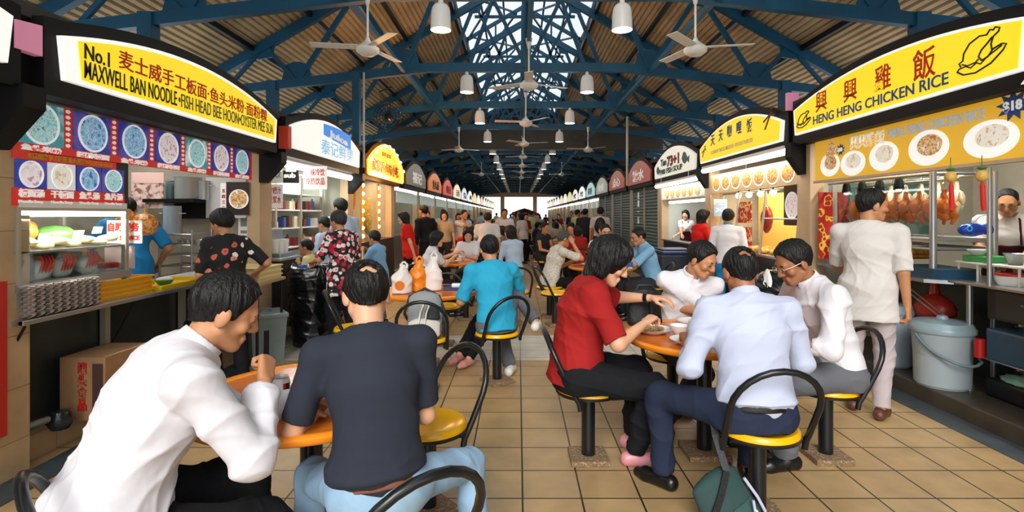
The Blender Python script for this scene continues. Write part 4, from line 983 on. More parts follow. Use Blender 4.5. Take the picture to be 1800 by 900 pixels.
# counter
rc = empty('stall_counter', (3.7, 4.3, 0.13), 0, 'steel work counter of the chicken rice stall on tube legs', 'counter')
b = MB(); b.box(3.42, 4.05, 3.05, 4.40, 0.965, 0.985, bev=0.004); b.build('worktop', steel, rc, True)
b = MB(); b.prism([(3.30, 4.40), (3.45, 4.28), (4.0, 4.28), (4.0, 5.95), (3.30, 5.95)], (0, 0, 0.95), (1, 0, 0), (0, 1, 0), (0, 0, 1), 0.03); b.build('side_shelf', steel, rc, True)
for (x, y) in ((3.54, 4.24), (3.50, 5.0), (3.54, 3.15), (3.98, 4.24), (3.98, 3.15)): MB().tube([(x, y, 0.13), (x, y, 0.965)], 0.022, 10).lathe([(0.03, 0.13), (0.03, 0.17), (0, 0.17)], 10, (x, y, 0)).build('leg', steel, rc, True, smooth=60)
b = MB(); b.box(3.56, 3.99, 3.2, 4.10, 0.72, 0.95); b.build('drawer_box', mat('drawer_dark', '2a2c2b', 0.35, 0.3), rc, True)
b = MB(); b.box(3.548, 3.56, 3.3, 4.02, 0.74, 0.93); df = b.build('drawer_front', mat('drawer_front', '3a3d3c', 0.35, 0.3), rc, True)
MB().tube([(3.535, 3.8, 0.86), (3.535, 3.6, 0.86)], 0.006, 6).blob((3.54, 3.72, 0.90), 0.012, 2).build('drawer_handle', steel, df, True, smooth=60)
b = MB(); b.tube([(3.54, 4.24, 0.55), (3.5, 5.0, 0.55)], 0.014, 8); b.tube([(3.98, 4.24, 0.6), (3.98, 5.9, 0.6)], 0.014, 8); b.tube([(3.36, 4.9, 0.94), (3.5, 4.4, 0.62)], 0.006, 6); b.tube([(3.42, 4.9, 0.94), (3.55, 4.4, 0.62)], 0.006, 6); b.build('brace', steel, rc, True, smooth=60)
b = MB(); b.box(3.56, 3.99, 3.15, 4.15, 0.40, 0.42); b.build('lower_shelf', steel, rc, True)
MB().box(3.9, 3.94, 4.3, 5.95, 0.13, 0.95).build('back_panel', panelm, rc, True)
navy = mat('tray_navy', '1d4560', 0.4); 
b = MB(); b.prism([(a, c_) for a, c_ in ((0.03, 0), (0.33, 0), (0.36, 0.05), (0.36, 0.45), (0.33, 0.5), (0.03, 0.5), (0, 0.45), (0, 0.05))], (3.34, 4.30, 0.982), (1, 0, 0), (0, 1, 0), (0, 0, 1), 0.02); ob = b.build('tray', navy, label='dark blue serving tray, lowest on the chicken stall shelf', cat='tray', group='dark blue trays on the steel shelf', origin=(3.5, 4.5, 0.982))
for k in range(3):
    o = ob.copy(); C.objects.link(o); o.location.z = 1.003+0.021*k; o['label'] = 'dark blue serving tray, %s from the bottom of the shelf stack' % ['second', 'third', 'topmost fourth'][k]
b = MB(); b.box(3.50, 3.92, 3.35, 4.05, 0.421, 0.66, bev=0.02); b.build('storage_box', navy, label='dark blue box on the lower shelf at the right edge', cat='box', origin=(3.7, 3.7, 0.421))
# white raised rack, green crate, bowls
r = empty('dish_rack', (3.72, 4.2, 0.985), 0, 'low white plastic rack on the chicken stall counter', 'rack')
b = MB(); b.box(3.55, 3.92, 3.82, 4.40, 1.115, 1.13, bev=0.005); b.build('top', white, r, True)
for x in (3.57, 3.9):
    for y in (3.85, 4.2, 4.38): b = MB(); b.tube([(x, y, 0.985), (x, y, 1.115)], 0.008, 8); b.build('leg', white, r, True)
b = MB(); b.box(3.58, 3.8, 4.12, 4.36, 1.13, 1.18, bev=0.008); b.build('plastic_box', mat('crate_green', '3f9a52', 0.4), label='green box on the white dish rack', cat='box', origin=(3.7, 4.2, 1.13))
MB().lathe([(0.03, 0), (0.075, 0.045), (0.07, 0.045), (0, 0.008)], 24, (3.64, 4.28, 1.181)).build('bowl', mat('porcelain', 'eef0ec', 0.25), label='white bowl on top of the green box', cat='bowl', smooth=40, origin=(3.64, 4.28, 1.181))
MB().lathe([(0.04, 0), (0.07, 0.08), (0.074, 0.085), (0.065, 0.08), (0, 0.01)], 24, (3.68, 4.0, 1.131)).build('bowl', steel, label='steel bowl on the white dish rack', cat='bowl', smooth=40, origin=(3.68, 4.0, 1.131))
r = empty('lidded_pot', (3.62, 3.95, 0.986), 0, 'white bowl with red rim lid on the steel counter', 'pot')
MB().lathe([(0.0, 0), (0.09, 0), (0.105, 0.04), (0.105, 0.07), (0, 0.07)], 28).build('body', mat('porcelain', 'eef0ec', 0.25), r, smooth=40)
MB().lathe([(0.108, 0.07), (0.108, 0.085), (0.0, 0.092)], 28).build('rim', mat('lid_red', 'c3201a', 0.35), r, smooth=40)
r = empty('white_jug', (3.60, 3.72, 0.986), 0, 'small white pump jar beside the cook hand', 'jar')
MB().lathe([(0.0, 0), (0.045, 0), (0.045, 0.09), (0.02, 0.11), (0, 0.11)], 20).build('body', white, r, smooth=40)
MB().lathe([(0.02, 0.11), (0.026, 0.15), (0, 0.155)], 12).build('pump', darkmetal, r, smooth=40)
for k in range(5):
    b = MB(); b.tube([(3.52+0.02*k, 3.35, 1.0), (3.54+0.02*k, 3.5, 1.03), (3.52+0.02*k, 3.68, 0.998)], [0.008, 0.016, 0.01], 8); b.build('sausage', mat('sausage_red', '8a4038', 0.4), label='dark red sausage lying on the counter by the cook', cat='sausage', group='sausages on the counter', smooth=60, origin=(3.55, 3.5, 0.986))
r = empty('foil_bag', (P(1710, 403, 4.15)[0], 4.15, 1.33), 0, 'shiny blue fish shaped bag hanging by the steel post', 'bag')
x, y, z = P(1708, 404, 4.1)
MB().blob((x, y, z), (0.10, 0.05, 0.052), 3, 0.05, 6).tube([(x+0.08, y, z), (x+0.13, y, z+0.005)], [0.035, 0.045], 10).build('bag', mat('foil_blue', '2448b0', 0.2, 0.3), r, True, smooth=80)
MB().tube([(x, y, z+0.04), (x-0.01, y-0.08, z+0.10), (3.405, 3.905, z+0.12)], 0.004, 6).build('cord', white, r, True, smooth=60)
b = MB(); ring(b, (x-0.06, y-0.05, z+0.01), (1, 0, 0), (0, 0, 1), (0, -1, 0), 0.014, 0.022, 0.006); b.build('ring_print', mat('print_cyan', '3fa8d8', 0.4), r, True)
# things below the right counter
r = empty('red_crate', (3.5, 5.2, 0.985), 0, 'red basket of goods on the shelf under the chickens', 'basket')
b = MB(); b.box(3.42, 3.62, 4.95, 5.35, 0.985, 1.09, bev=0.01); b.build('basket', mat('basket_red', 'c02a1a', 0.4), r, True)
for k in range(4): MB().blob((3.48+0.03*(k % 2), 5.0+0.09*k, 1.11), (0.035, 0.035, 0.035), 2).build('dark_bottle_cap', darkmetal, r, True, smooth=80)
r = empty('price_sign', (3.6, 4.75, 1.0), 0, 'dark red sign with gold letters below the chicken case', 'sign')
b = MB(); px_box(b, 1602, 1634, 433, 455, 4.75, 0.01); b.build('board', mat('sign_maroon', '8a1a14', 0.5), r, True)
x, y, z = P(1604, 445, 4.735); text('自助服务', 0.05, (x, y, z), (1, 0, 0), (0, 0, 1), gold_ink, r, 0.14, 0.002)
x, y, z = P(1604, 452, 4.735); text('SELF SERVICE', 0.026, (x, y, z), (1, 0, 0), (0, 0, 1), gold_ink, r, 0.14, 0.001)
b = MB(); b.blob((3.66, 4.75, 0.68), (0.15, 0.17, 0.13), 3, 0.1, 4); b.tube([(3.66, 4.75, 0.78), (3.66, 4.75, 0.94)], [0.05, 0.02], 8); b.build('plastic_bag', mat('bag_red', 'b0301f', 0.3, bump=0.4, bscale=16), label='red plastic bag hanging under the steel shelf', cat='bag', smooth=80, origin=(3.62, 4.85, 0.6))
pailm = mat('pail_grey', 'a7b3b8', 0.4)
def pail(loc, R, h, label, handle=True, m=pailm, lidm=None):
    r = empty('lidded_pail', loc, 0, label, 'pail')
    MB().lathe([(0.0, 0), (R*0.82, 0), (R*0.86, 0.015), (R*0.98, h-0.02), (R*1.0, h), (R*0.95, h), (R*0.9, 0.02), (0, 0.02)], 36).build('body', m, r, smooth=40)
    MB().lathe([(R*1.04, h-0.025), (R*1.05, h+0.005), (R*1.0, h+0.02), (R*0.92, h+0.055), (R*0.2, h+0.075), (R*0.16, h+0.10), (0, h+0.105)], 36).build('lid', lidm or mat('pail_lid', '8ea3ab', 0.35), r, smooth=40)
    if handle:
        pts = [(R*1.03*math.cos(a), R*1.03*math.sin(a)-(0.06 if 0.3 < t < 0.7 else 0.0), h*0.9-h*0.42*math.sin(math.pi*t)) for t, a in ((k/12, -math.pi*k/12) for k in range(13))]
        MB().tube(pts, 0.011, 8).build('handle', mat('pail_handle', '6f858d', 0.4), r, smooth=60)
    return r
pail((3.42, 4.36, 0.13), 0.21, 0.46, 'light grey round pail with lid and loop handle at the right stall')
pail((3.44, 4.95, 0.13), 0.16, 0.5, 'pale blue pail half hidden behind the standing man', False, mat('pail_blue', 'a9bed0', 0.4))
MB().lathe([(0.0, 0), (0.035, 0), (0.035, 0.14), (0, 0.14)], 16, (3.5, 4.1, 0.421)).build('tin_can', mat('lid_red', 'c3201a', 0.35), label='red tin on the lower shelf behind the steel leg', cat='tin', smooth=40, origin=(3.5, 4.1, 0.421))
r = empty('plastic_basin', (3.72, 3.95, 0.13), 0, 'dark basin with green cloth on the plinth at the right edge', 'basin')
b = MB(); b.box(3.56, 3.88, 3.75, 4.12, 0.13, 0.27, bev=0.02); b.build('basin', darkmetal, r, True)
MB().blob((3.68, 3.95, 0.28), (0.10, 0.13, 0.04), 3, 0.2, 3).build('cloth', mat('cloth_green', '9cc8b4', 0.7, bump=0.5, bscale=20), r, True, smooth=80)
# ---------------------------------------------------------------- right stall 2 and 3
r2 = Sign(1, 6.34, 9.22, ZSR-0.02, 0.24, 0.52, white_lit, yellow_lit, 'yellow arched curry rice sign with blue characters, second on the right', inset=0.035)
for k, c_ in enumerate('天天咖哩饭'):
    r2.text(c_, 0.19, 0.55+0.34*k, 0.20+0.09*math.sin(math.pi*(0.2+0.14*k)), blue_ink, 0.17, 0.004)
r2.text('CURRY RICE MIXED VEGETABLES', 0.075, 0.55, 0.10, pale_ink, 1.55, 0.002)
for u0, v0, m_, sg in ((2.42, 0.20, brown_ink, 1), (0.14, 0.10, blue_ink, 0.7)):
    r2.line([(u0, v0+0.10*sg), (u0+0.22*sg, v0+0.18*sg), (u0+0.28*sg, v0+0.14*sg)], 0.012*sg, m_); r2.line([(u0+0.04*sg, v0), (u0+0.16*sg, v0+0.14*sg), (u0+0.24*sg, v0+0.24*sg), (u0+0.18*sg, v0+0.24*sg)], 0.012*sg, m_)
MB().prism([(0, 0), (-0.17, 0), (-0.17, -0.16), (-0.03, -0.36), (0, -0.36)], (XR, 9.22, 2.32), (1, 0, 0), (0, 0, 1), (0, 1, 0), 0.14).build('bracket', black, r2.root, True)
tube_light(6.3, 9.1, 3.12, 2.24, 30, 'long bright tube lamp under the yellow curry rice sign', aim=(0.8, 0, -0.6), r=0.04)
tube_light(6.5, 8.9, 3.6, 2.0, 45, 'tube lamp inside the roast meat stall', 2.73, aim=(0.3, 0, -1), col=(1, 0.85, 0.6), r=0.03)
rm2 = empty('menu_board', (XR, 7.7, 1.9), 0, 'menu board of warm dish photos at the roast meat stall', 'menu board')
MB().box(XR, XR+0.03, 6.30, 9.16, 1.86, 2.16).build('board', mat('board_cream', 'c9a878', 0.4, emit=0.05), rm2, True)
for k in range(7):
    b = MB(); disc(b, Vector((XR, 8.85-k*0.39, 2.01)), Vector((0, -1, 0)), Vector((0, 0, 1)), Vector((-1, 0, 0)), 0.165, 0.12, 0.006); b.build('plate_print', plate_w, rm2, True)
    b = MB(); disc(b, Vector((XR-0.006, 8.85-k*0.39, 2.01)), Vector((0, -1, 0)), Vector((0, 0, 1)), Vector((-1, 0, 0)), 0.145, 0.10, 0.004); b.build('food_print', food_warm2, rm2, True)
rm_c = empty('roast_case', (3.5, 7.6, 0.95), 0, 'golden lit roast meat case with steel frame', 'display case')
goldwall = mat('case_gold', 'd9a850', 0.5, emit=0.12)
b = MB(); b.box(4.0, 4.03, 6.45, 9.0, 0.95, 1.84); b.build('back_board', goldwall, rm_c, True)
b = MB(); b.box(3.30, 4.03, 6.45, 9.0, 0.93, 0.96); b.build('base', steel, rm_c, True)
for y in (6.5, 7.45, 8.35, 9.0): MB().tube([(3.32, y, 0.95), (3.42, y, 1.84)], 0.018, 8).build('post', steel, rm_c, True, smooth=60)
b = MB(); b.tube([(3.42, 6.5, 1.84), (3.42, 9.0, 1.84)], 0.016, 8); b.tube([(3.38, 6.5, 1.45), (3.38, 7.45, 1.45)], 0.012, 8); b.build('rail', steel, rm_c, True, smooth=60)
b = MB(); b.box(3.30, 3.36, 6.4, 9.05, 0.13, 0.93); b.build('front_panel', mat('counter_black', '17191a', 0.5), rm_c, True)
for k in range(4):
    r = empty('case_bulb', (3.42, 7.25+k*0.38, 1.80), 0, 'glowing bulb over the roast case, %s from the near end' % ['first', 'second', 'third', 'fourth'][k], 'bulb', 'bulbs over the roast case')
    MB().blob((0, 0, 0), 0.045, 2).build('glass', bulbm, r, smooth=80); MB().tube([(0, 0, 0.03), (0, 0, 0.1)], 0.012, 8).build('socket', darkmetal, r)
cut = ramp_mat('red_papercut', [(0.0, 'c02010'), (0.47, 'c02010'), (0.5, 'f2d28a'), (0.56, 'f2d28a'), (0.58, 'b81c10')], 'noise', 9, 0.5, emit=0.1, detail=2)
for k, (z, lb) in enumerate(((1.38, 'upper'), (1.0, 'lower'))):
    b = MB(); b.box(3.44, 3.45, 7.98, 8.46, z, z+0.32); b.build('papercut', cut, label='%s red paper cut decoration on the roast case' % lb, cat='decoration')
meat = mat('roast_meat', '8a2a14', 0.3, vary=0.3, vscale=12)
r = empty('roast_duck', (3.55, 7.72, 1.42), 0, 'dark red roast meat hanging in the golden case', 'meat')
MB().blob((0, 0, 0.02), (0.07, 0.13, 0.19), 3, 0.08, 9).build('body', meat, r, smooth=80); MB().tube([(0, 0, 0.15), (0, 0, 0.45)], 0.006, 6).build('hook', steel, r)
for k in range(14):
    y = 6.6+0.17*k; x = 3.46+0.13*(k % 2)
    b = MB(); b.blob((x, y, 1.0), (0.085, 0.10, 0.05), 2, 0.2, k); b.build('food_heap', ramp_mat('fried_food', [(0.0, '7a3a10'), (0.45, 'c8842a'), (0.55, 'e8c060'), (0.62, '9a5a1c')], 'noise', 30, 0.5, bump=0.4, interp='LINEAR'), label='heap of golden fried food on the roast case base', cat='food', group='fried food in the roast case', smooth=80, origin=(x, y, 0.96))
b = MB(); b.box(XR-0.01, XR, 9.0, 9.12, 1.2, 1.75); 
notice(1255, 1278, 350, 375, 8.9, 'white notice beside the roast case', ['S'], ink_m=mat('ink_pink', 'c9a0b0', 0.6)); notice(1255, 1274, 360, 380, 8.85, 'blue picture notice beside the roast case', ['X'], m=mat('notice_blue', '8fb0d0', 0.5), ink_m=white_ink)
r = empty('bowl_picture', (3.3, 6.6, 1.5), 0, 'dark framed picture of a white bowl by the roast case', 'picture')
bowl_photo(r, (XR+0.16, 6.72, 1.62), (0, -1, 0), (-1, 0, 0), 0.42, 0.5, mat('picture_dark', '33231c', 0.5), food_pink, 0.17)
r3 = Sign(1, 9.46, 12.28, ZSR-0.08, 0.26, 0.56, mat('sign_offwhite', 'e9ece0', 0.4, emit=0.5), None, 'pale arched sign reading Tan 73+1 with fish drawings, third on the right')
r3.text('Tan', 0.20, 0.55, 0.24, ink, 0.45, 0.006); r3.text('73+1', 0.27, 1.05, 0.20, mat('ink_rust', '8a2a1c', 0.6), 0.85, 0.014)
r3.text('1980 FISH SOUP', 0.15, 0.5, 0.06, mat('ink_green', '2f5a40', 0.6), 1.6, 0.004)
for u0, v0, sg in ((2.05, 0.12, 1.0), (0.18, 0.06, 0.8)):
    b = MB(); b.prism([(a*sg, c_*sg) for a, c_ in ((0, 0.14), (0.1, 0.25), (0.22, 0.24), (0.36, 0.12), (0.46, 0.16), (0.44, 0.02), (0.34, 0.07), (0.2, 0.02), (0.08, 0.06))], r3.at(u0, v0, 0.004), r3.xd, r3.up, r3.n, 0.006); b.build('fish_drawing', mat('fish_teal', '3f6a66', 0.5), r3.root, True)
tube_light(9.5, 12.2, 3.12, 2.14, 32, 'bright tube lamp under the pale fish soup sign', 2.33, aim=(0.7, 0, -0.7), r=0.04)
tube_light(9.6, 12.1, 3.4, 1.78, 25, 'second tube lamp below the fish soup menu board', 2.73, aim=(0.7, 0, -0.7), r=0.03)
rm3 = empty('menu_board', (XR, 10.8, 1.84), 0, 'white menu board with fish dish photos at the third right stall', 'menu board')
MB().box(XR, XR+0.03, 9.42, 12.28, 1.84, 2.10).build('board', mat('board_white', 'c9cfc8', 0.4, emit=0.05), rm3, True)
for k in range(6): b = MB(); disc(b, Vector((XR, 11.8-k*0.4, 1.97)), Vector((0, -1, 0)), Vector((0, 0, 1)), Vector((-1, 0, 0)), 0.15, 0.11, 0.006); b.build('food_print', food_warm2, rm3, True)
MB().box(3.55, 3.58, 9.4, 12.3, 0.95, 1.8).build('wall_panel', mat('panel_white', 'c9cdc4', 0.5), label='pale panel behind the apron woman at the fish soup stall', cat='panel') if False else None
MB().box(3.4, 5.0, 12.30, 12.33, 0.13, 2.5).build('wall_panel', mat('panel_white', 'c9cdc4', 0.5), label='pale wall panel behind the apron woman at the fish soup stall', cat='panel')
r = empty('stall_counter', (3.4, 10.9, 0.13), 0, 'low counter of the fish soup stall with dark blue front', 'counter')
b = MB(); b.box(3.28, 3.36, 9.5, 12.2, 0.13, 0.93); b.build('front_panel', mat('counter_navy', '1a2233', 0.5), r, True)
b = MB(); b.box(3.24, 3.50, 9.48, 12.22, 0.93, 0.96); b.build('worktop', steel, r, True)
notice(1163, 1176, 348, 362, 12.28, 'blue notice with the letter B on the fish soup stall wall', ['B'], m=mat('notice_pale_blue', 'a9c4d8', 0.5), ink_m=ink)
# ---------------------------------------------------------------- further stalls
left_cols = [('sign_greybrown', '7a7468', 0.10, 'dim grey brown'), ('sign_orange', 'd9702a', 0.45, 'orange'), ('sign_red', 'd94a40', 0.5, 'red'), ('sign_cream', 'f0e2c0', 0.7, 'cream'), ('sign_ice', 'dfe6f0', 0.7, 'pale blue'), ('sign_snow', 'f2f0ea', 0.8, 'white'), ('sign_lemon', 'ece0a0', 0.7, 'pale yellow'), ('sign_snow', 'f2f0ea', 0.8, 'white'), ('sign_peach', 'f0d0a8', 0.7, 'peach'), ('sign_snow', 'f2f0ea', 0.8, 'white'), ('sign_cream', 'f0e2c0', 0.7, 'cream'), ('sign_snow', 'f2f0ea', 0.8, 'white'), ('sign_lemon', 'ece0a0', 0.7, 'pale yellow'), ('sign_snow', 'f2f0ea', 0.8, 'white'), ('sign_cream', 'f0e2c0', 0.7, 'cream')]
right_cols = [('sign_brick', 'a8402e', 0.22, 'brick red'), ('sign_brick', 'a8402e', 0.22, 'brick red'), ('sign_striped', 'b9bcae', 0.25, 'grey'), ('sign_aqua', 'a9d6d6', 0.6, 'pale teal'), ('sign_snow', 'f2f0ea', 0.8, 'white'), ('sign_snow', 'f2f0ea', 0.8, 'white'), ('sign_lemon', 'ece0a0', 0.7, 'pale yellow'), ('sign_snow', 'f2f0ea', 0.8, 'white'), ('sign_cream', 'f0e2c0', 0.7, 'cream'), ('sign_snow', 'f2f0ea', 0.8, 'white'), ('sign_snow', 'f2f0ea', 0.8, 'white'), ('sign_peach', 'f0d0a8', 0.7, 'peach'), ('sign_snow', 'f2f0ea', 0.8, 'white'), ('sign_cream', 'f0e2c0', 0.7, 'cream'), ('sign_snow', 'f2f0ea', 0.8, 'white')]
ordn = ['first', 'second', 'third', 'fourth', 'fifth', 'sixth', 'seventh', 'eighth', 'ninth', 'tenth', 'eleventh', 'twelfth', 'thirteenth', 'fourteenth', 'fifteenth', 'sixteenth', 'seventeenth', 'eighteenth']
shut = bpy.data.materials.new('roller_shutter'); shut.use_nodes = True
def shutter_mat():
    nt = shut.node_tree; b_ = nt.nodes['Principled BSDF']; b_.inputs['Base Color'].default_value = (*lin('46625c'), 1); b_.inputs['Roughness'].default_value = 0.45
shutter_mat()
sign_txt = ['福记', '鱼丸面', '春记', '云吞', '粥品', '海鲜', '素食', '卤味', '甜品', '炒粿', '冷饮', '茶室', '肉骨', '点心', '糖水']
for side, cols_ in ((-1, left_cols), (1, right_cols)):
    sd = 'left' if side < 0 else 'right'
    for k, (mn, col, em, word) in enumerate(cols_):
        i = k+3; y0 = Y0+BAY*i; y1 = y0+BAY
        zb = (ZSL-0.05) if side < 0 else (ZSR-0.08)
        sg = Sign(side, y0+0.24, y1-0.22, zb, 0.26, 0.58, mat(mn, col, 0.4, emit=em), None, '%s arched stall sign, %s along the %s row' % (word, ordn[i], sd), 'far stall signs on the %s' % sd)
        if k < 6: sg.text(sign_txt[k] if side < 0 else sign_txt[-1-k], 0.30, 0.7, 0.10, ink if em > 0.4 else white_ink, 1.3, 0.006)
        x = XL if side < 0 else XR
        xin = -3.05 if side < 0 else 3.4
        if side > 0 and k < 3:
            r = empty('roller_shutter', (x, (y0+y1)/2, 0.13), 0, 'closed green grey roller shutter, %s stall on the right' % ordn[i], 'shutter', 'closed shutters on the right')
            b = MB(); prof = []; z = 0.15
            while z < 2.32: prof += [(0, z), (0.012, z+0.03), (0.012, z+0.05), (0, z+0.075)]; z += 0.08
            vs = []
            for dx, zz in prof: vs += [(x+0.02+dx, y0+0.15, zz), (x+0.02+dx, y1-0.15, zz)]
            b.add(vs, [(2*q, 2*q+1, 2*q+3, 2*q+2) for q in range(len(prof)-1)]); b.build('curtain', shut, r, True)
            for yy in (y0+0.14, (y0+y1)/2, y1-0.14): b = MB(); b.box(x-0.01, x+0.03, yy-0.03, yy+0.03, 0.13, 2.32); b.build('guide_rail', alu, r, True)
            if k == 0:
                for q, c_ in enumerate('星期一休'): text(c_, 0.2, (x+0.0, y0+2.3, 1.95-0.22*q), (0, -1, 0), (0, 0, 1), white_ink, r, 0.17, 0.004)
        else:
            tube_light(y0+0.25, y1-0.2, x+side*0.05, 2.14, 34 if k < 8 else 0, 'bright tube lamp under the %s stall sign, %s on the %s' % (word, ordn[i], sd), aim=(side*0.7, 0, -0.7), group='far tube lamps on the %s' % sd, r=0.05, fixture=k < 6)
            r = empty('stall_counter', (xin, (y0+y1)/2, 0.13), 0, 'pale counter of the %s stall on the %s' % (ordn[i], sd), 'counter', 'far stall counters on the %s' % sd)
            b = MB(); b.box(min(xin, xin+side*0.5), max(xin, xin+side*0.5), y0+0.2, y1-0.2, 0.13, 0.95); b.build('base', mint if k % 2 else steel, r, True)
            b = MB(); b.box(min(xin-side*0.04, xin+side*0.55), max(xin-side*0.04, xin+side*0.55), y0+0.18, y1-0.18, 0.95, 0.99); b.build('worktop', steel, r, True)
            if k < 7:
                r = empty('menu_board', (x, (y0+y1)/2, 1.8), 0, 'pale menu board of the %s stall on the %s' % (ordn[i], sd), 'menu board', 'far menu boards on the %s' % sd)
                b = MB(); b.box(x-0.01, x+0.02, y0+0.3, y1-0.3, 1.8, 2.05); b.build('board', mat('board_mint', 'c9dcd8', 0.4, emit=0.2), r, True)
                for q in range(5): b = MB(); disc(b, Vector((x-side*0.01, y0+0.55+q*0.48, 1.925)), Vector((0, -side, 0)), Vector((0, 0, 1)), Vector((-side, 0, 0)), 0.17, 0.10, 0.006); b.build('food_print', [food_green, food_warm, food_blue][q % 3], r, True)
                b = MB(); b.box(x+side*0.9, x+side*0.95, y0+0.2, y1-0.2, 0.95, 2.1); b.build('wall_panel', mint, label='mint back panel of the %s stall on the %s' % (ordn[i], sd), cat='panel', group='mint stall panels')
# ================================================================ tables and stools
orange = mat('table_orange', 'd9741c', 0.22, vary=0.22, vscale=7, stretch=(1, 6, 1))
rim_orange = mat('table_rim', 'f08c1e', 0.25)
seat_y = mat('seat_yellow', 'f2b40a', 0.22, vary=0.08, vscale=5)
frame_b = mat('frame_black', '14171a', 0.28)
pebble = ramp_mat('pebble_concrete', [(0.0, '4f3d2c'), (0.4, '8a6f52'), (0.5, '6a533c'), (0.6, 'a08868')], 'noise', 60, 0.9, bump=0.6, interp='LINEAR')
def base_plate(root, s=0.115):
    b = MB(); b.box(-s, s, -s, s, 0, 0.035, bev=0.006); b.build('base_plate', pebble, root)
def table_proto():
    r = empty('round_table')
    MB().lathe([(0.0, 0.715), (0.46, 0.715), (0.49, 0.72), (0.485, 0.742), (0.44, 0.745), (0.0, 0.745)], 64).build('tabletop', orange, r, smooth=35)
    MB().lathe([(0.488, 0.712), (0.503, 0.722), (0.505, 0.74), (0.495, 0.75), (0.462, 0.748), (0.455, 0.742), (0.488, 0.741)], 64, caps=False).build('rim', rim_orange, r, smooth=50)
    MB().tube([(0, 0, 0.03), (0, 0, 0.72)], 0.046, 16).lathe([(0.0, 0.68), (0.2, 0.69), (0.2, 0.714), (0, 0.714)], 16).build('pole', frame_b, r, smooth=40)
    base_plate(r, 0.13)
    return r
def stool_proto():
    r = empty('stool')
    MB().lathe([(0.0, 0.438), (0.09, 0.438), (0.14, 0.447), (0.168, 0.461), (0.183, 0.462), (0.194, 0.452), (0.196, 0.435), (0.19, 0.428), (0.0, 0.428)], 44).build('seat', seat_y, r, smooth=45)
    MB().lathe([(0.19, 0.415), (0.2, 0.418), (0.202, 0.43), (0.19, 0.434)], 44, caps=False).lathe([(0.0, 0.405), (0.19, 0.415), (0.19, 0.428), (0.0, 0.428)], 44).build('seat_rim', frame_b, r, smooth=50)
    MB().tube([(0, 0, 0.03), (0, 0, 0.41)], 0.042, 16).build('pole', frame_b, r, smooth=40)
    pts = []
    for k in range(25):
        t = -1+2*k/24
        # arch leaning outwards (towards -y): straight legs and a round head
        if abs(t) > 0.5: s = (abs(t)-0.5)/0.5; x = 0.196+0.012*(1-s); z = 0.37+(1-s)*0.24
        else:
            a = t/0.5*math.pi/2; x = 0.208*abs(math.sin(a)); z = 0.61+0.19*math.cos(a)
        y = -0.075-0.20*min(1, max(0, (z-0.40)/0.40))**0.9
        pts.append((math.copysign(x, t), y, z))
    MB().tube(pts, 0.0155, 12).build('backrest', frame_b, r, smooth=60)
    for s in (-1, 1): MB().tube([(s*0.17, -0.06, 0.42), (s*0.2, -0.078, 0.42)], 0.009, 8).build('bracket', frame_b, r, smooth=60)
    base_plate(r)
    return r
TB = table_proto(); ST = stool_proto(); used = {'t': False, 's': False}
def put_table(x, y, label, rz=0.0):
    if not used['t']: used['t'] = True; o = TB; o.location = (x, y, 0); o.rotation_euler.z = rz
    else: o = dup(TB, (x, y, 0), rz)
    return tag(o, label, 'table', 'round orange tables')
def put_stool(x, y, face, label, group='yellow stools with black arched backs'):
    """face: direction (dx, dy) the sitter looks"""
    rz = math.atan2(face[1], face[0])-math.pi/2
    if not used['s']: used['s'] = True; o = ST; o.location = (x, y, 0); o.rotation_euler.z = rz
    else: o = dup(ST, (x, y, 0), rz)
    return tag(o, label, 'stool', group)
put_table(-0.88, 2.30, 'orange round table nearest on the left, with a drink can on it', 0.4)
put_stool(-1.10, 1.60, (0.76, 0.65), 'stool under the man in the white shirt at the left front')
put_stool(-0.40, 1.67, (-0.62, 0.78), 'stool under the man in the black shirt')
put_stool(-0.455, 2.73, (-0.74, -0.67), 'empty yellow stool beside the man in the black shirt')
put_table(1.17, 3.40, 'orange round table on the right laid with plates of food')
put_stool(0.43, 3.32, (1, 0.02), 'stool under the woman in the dark red shirt')
put_stool(1.19, 2.69, (0, 1), 'stool under the man with his back turned, green bag beside it')
put_stool(1.90, 3.34, (-1, 0.0), 'stool under the man in glasses at the right table')
put_stool(1.17, 4.10, (0, -1), 'stool under the man in the white polo at the far side of the right table')
put_table(-0.90, 5.40, 'orange round table in the middle left, with shopping bags on it', 0.3)
put_stool(-0.80, 4.62, (-0.05, 1), 'yellow stool with the grey backpack on it')
put_stool(-0.19, 4.85, (-0.55, 0.83), 'stool under the man in the cyan shirt')
put_stool(-0.86, 6.25, (0, -1), 'empty stool on the far side of the bag table')
put_stool(-1.52, 5.05, (0.9, 0.3), 'empty stool left of the bag table, behind the black shirt')
put_table(1.24, 7.95, 'orange round table in the middle right, with a water bottle')
put_stool(0.46, 7.95, (1, 0), 'stool under the grey haired man in the patterned shirt')
put_stool(0.50, 7.35, (1, 0.3), 'empty stool in front of the grey haired man')
put_stool(1.23, 7.12, (0, 1), 'empty stool before the middle right table')
put_stool(1.98, 7.90, (-1, 0), 'stool under the man in the light blue shirt')
put_stool(1.30, 8.80, (0, -1), 'stool under the man in glasses facing the camera')
put_table(-1.20, 8.70, 'orange table where two women in white sit')
put_stool(-1.35, 7.90, (0.4, 1), 'stool under the woman in white seen from the side')
put_stool(-0.75, 7.75, (-0.3, 1), 'empty stool near the two women in white')
put_stool(-0.85, 9.45, (0, -1), 'stool under the long haired woman in white')
put_stool(-0.05, 7.45, (-0.2, 1), 'dark stool beside the aisle behind the cyan shirt')
TORD = ['first', 'second', 'third', 'fourth', 'fifth', 'sixth', 'seventh', 'eighth', 'ninth', 'tenth']
k = 0
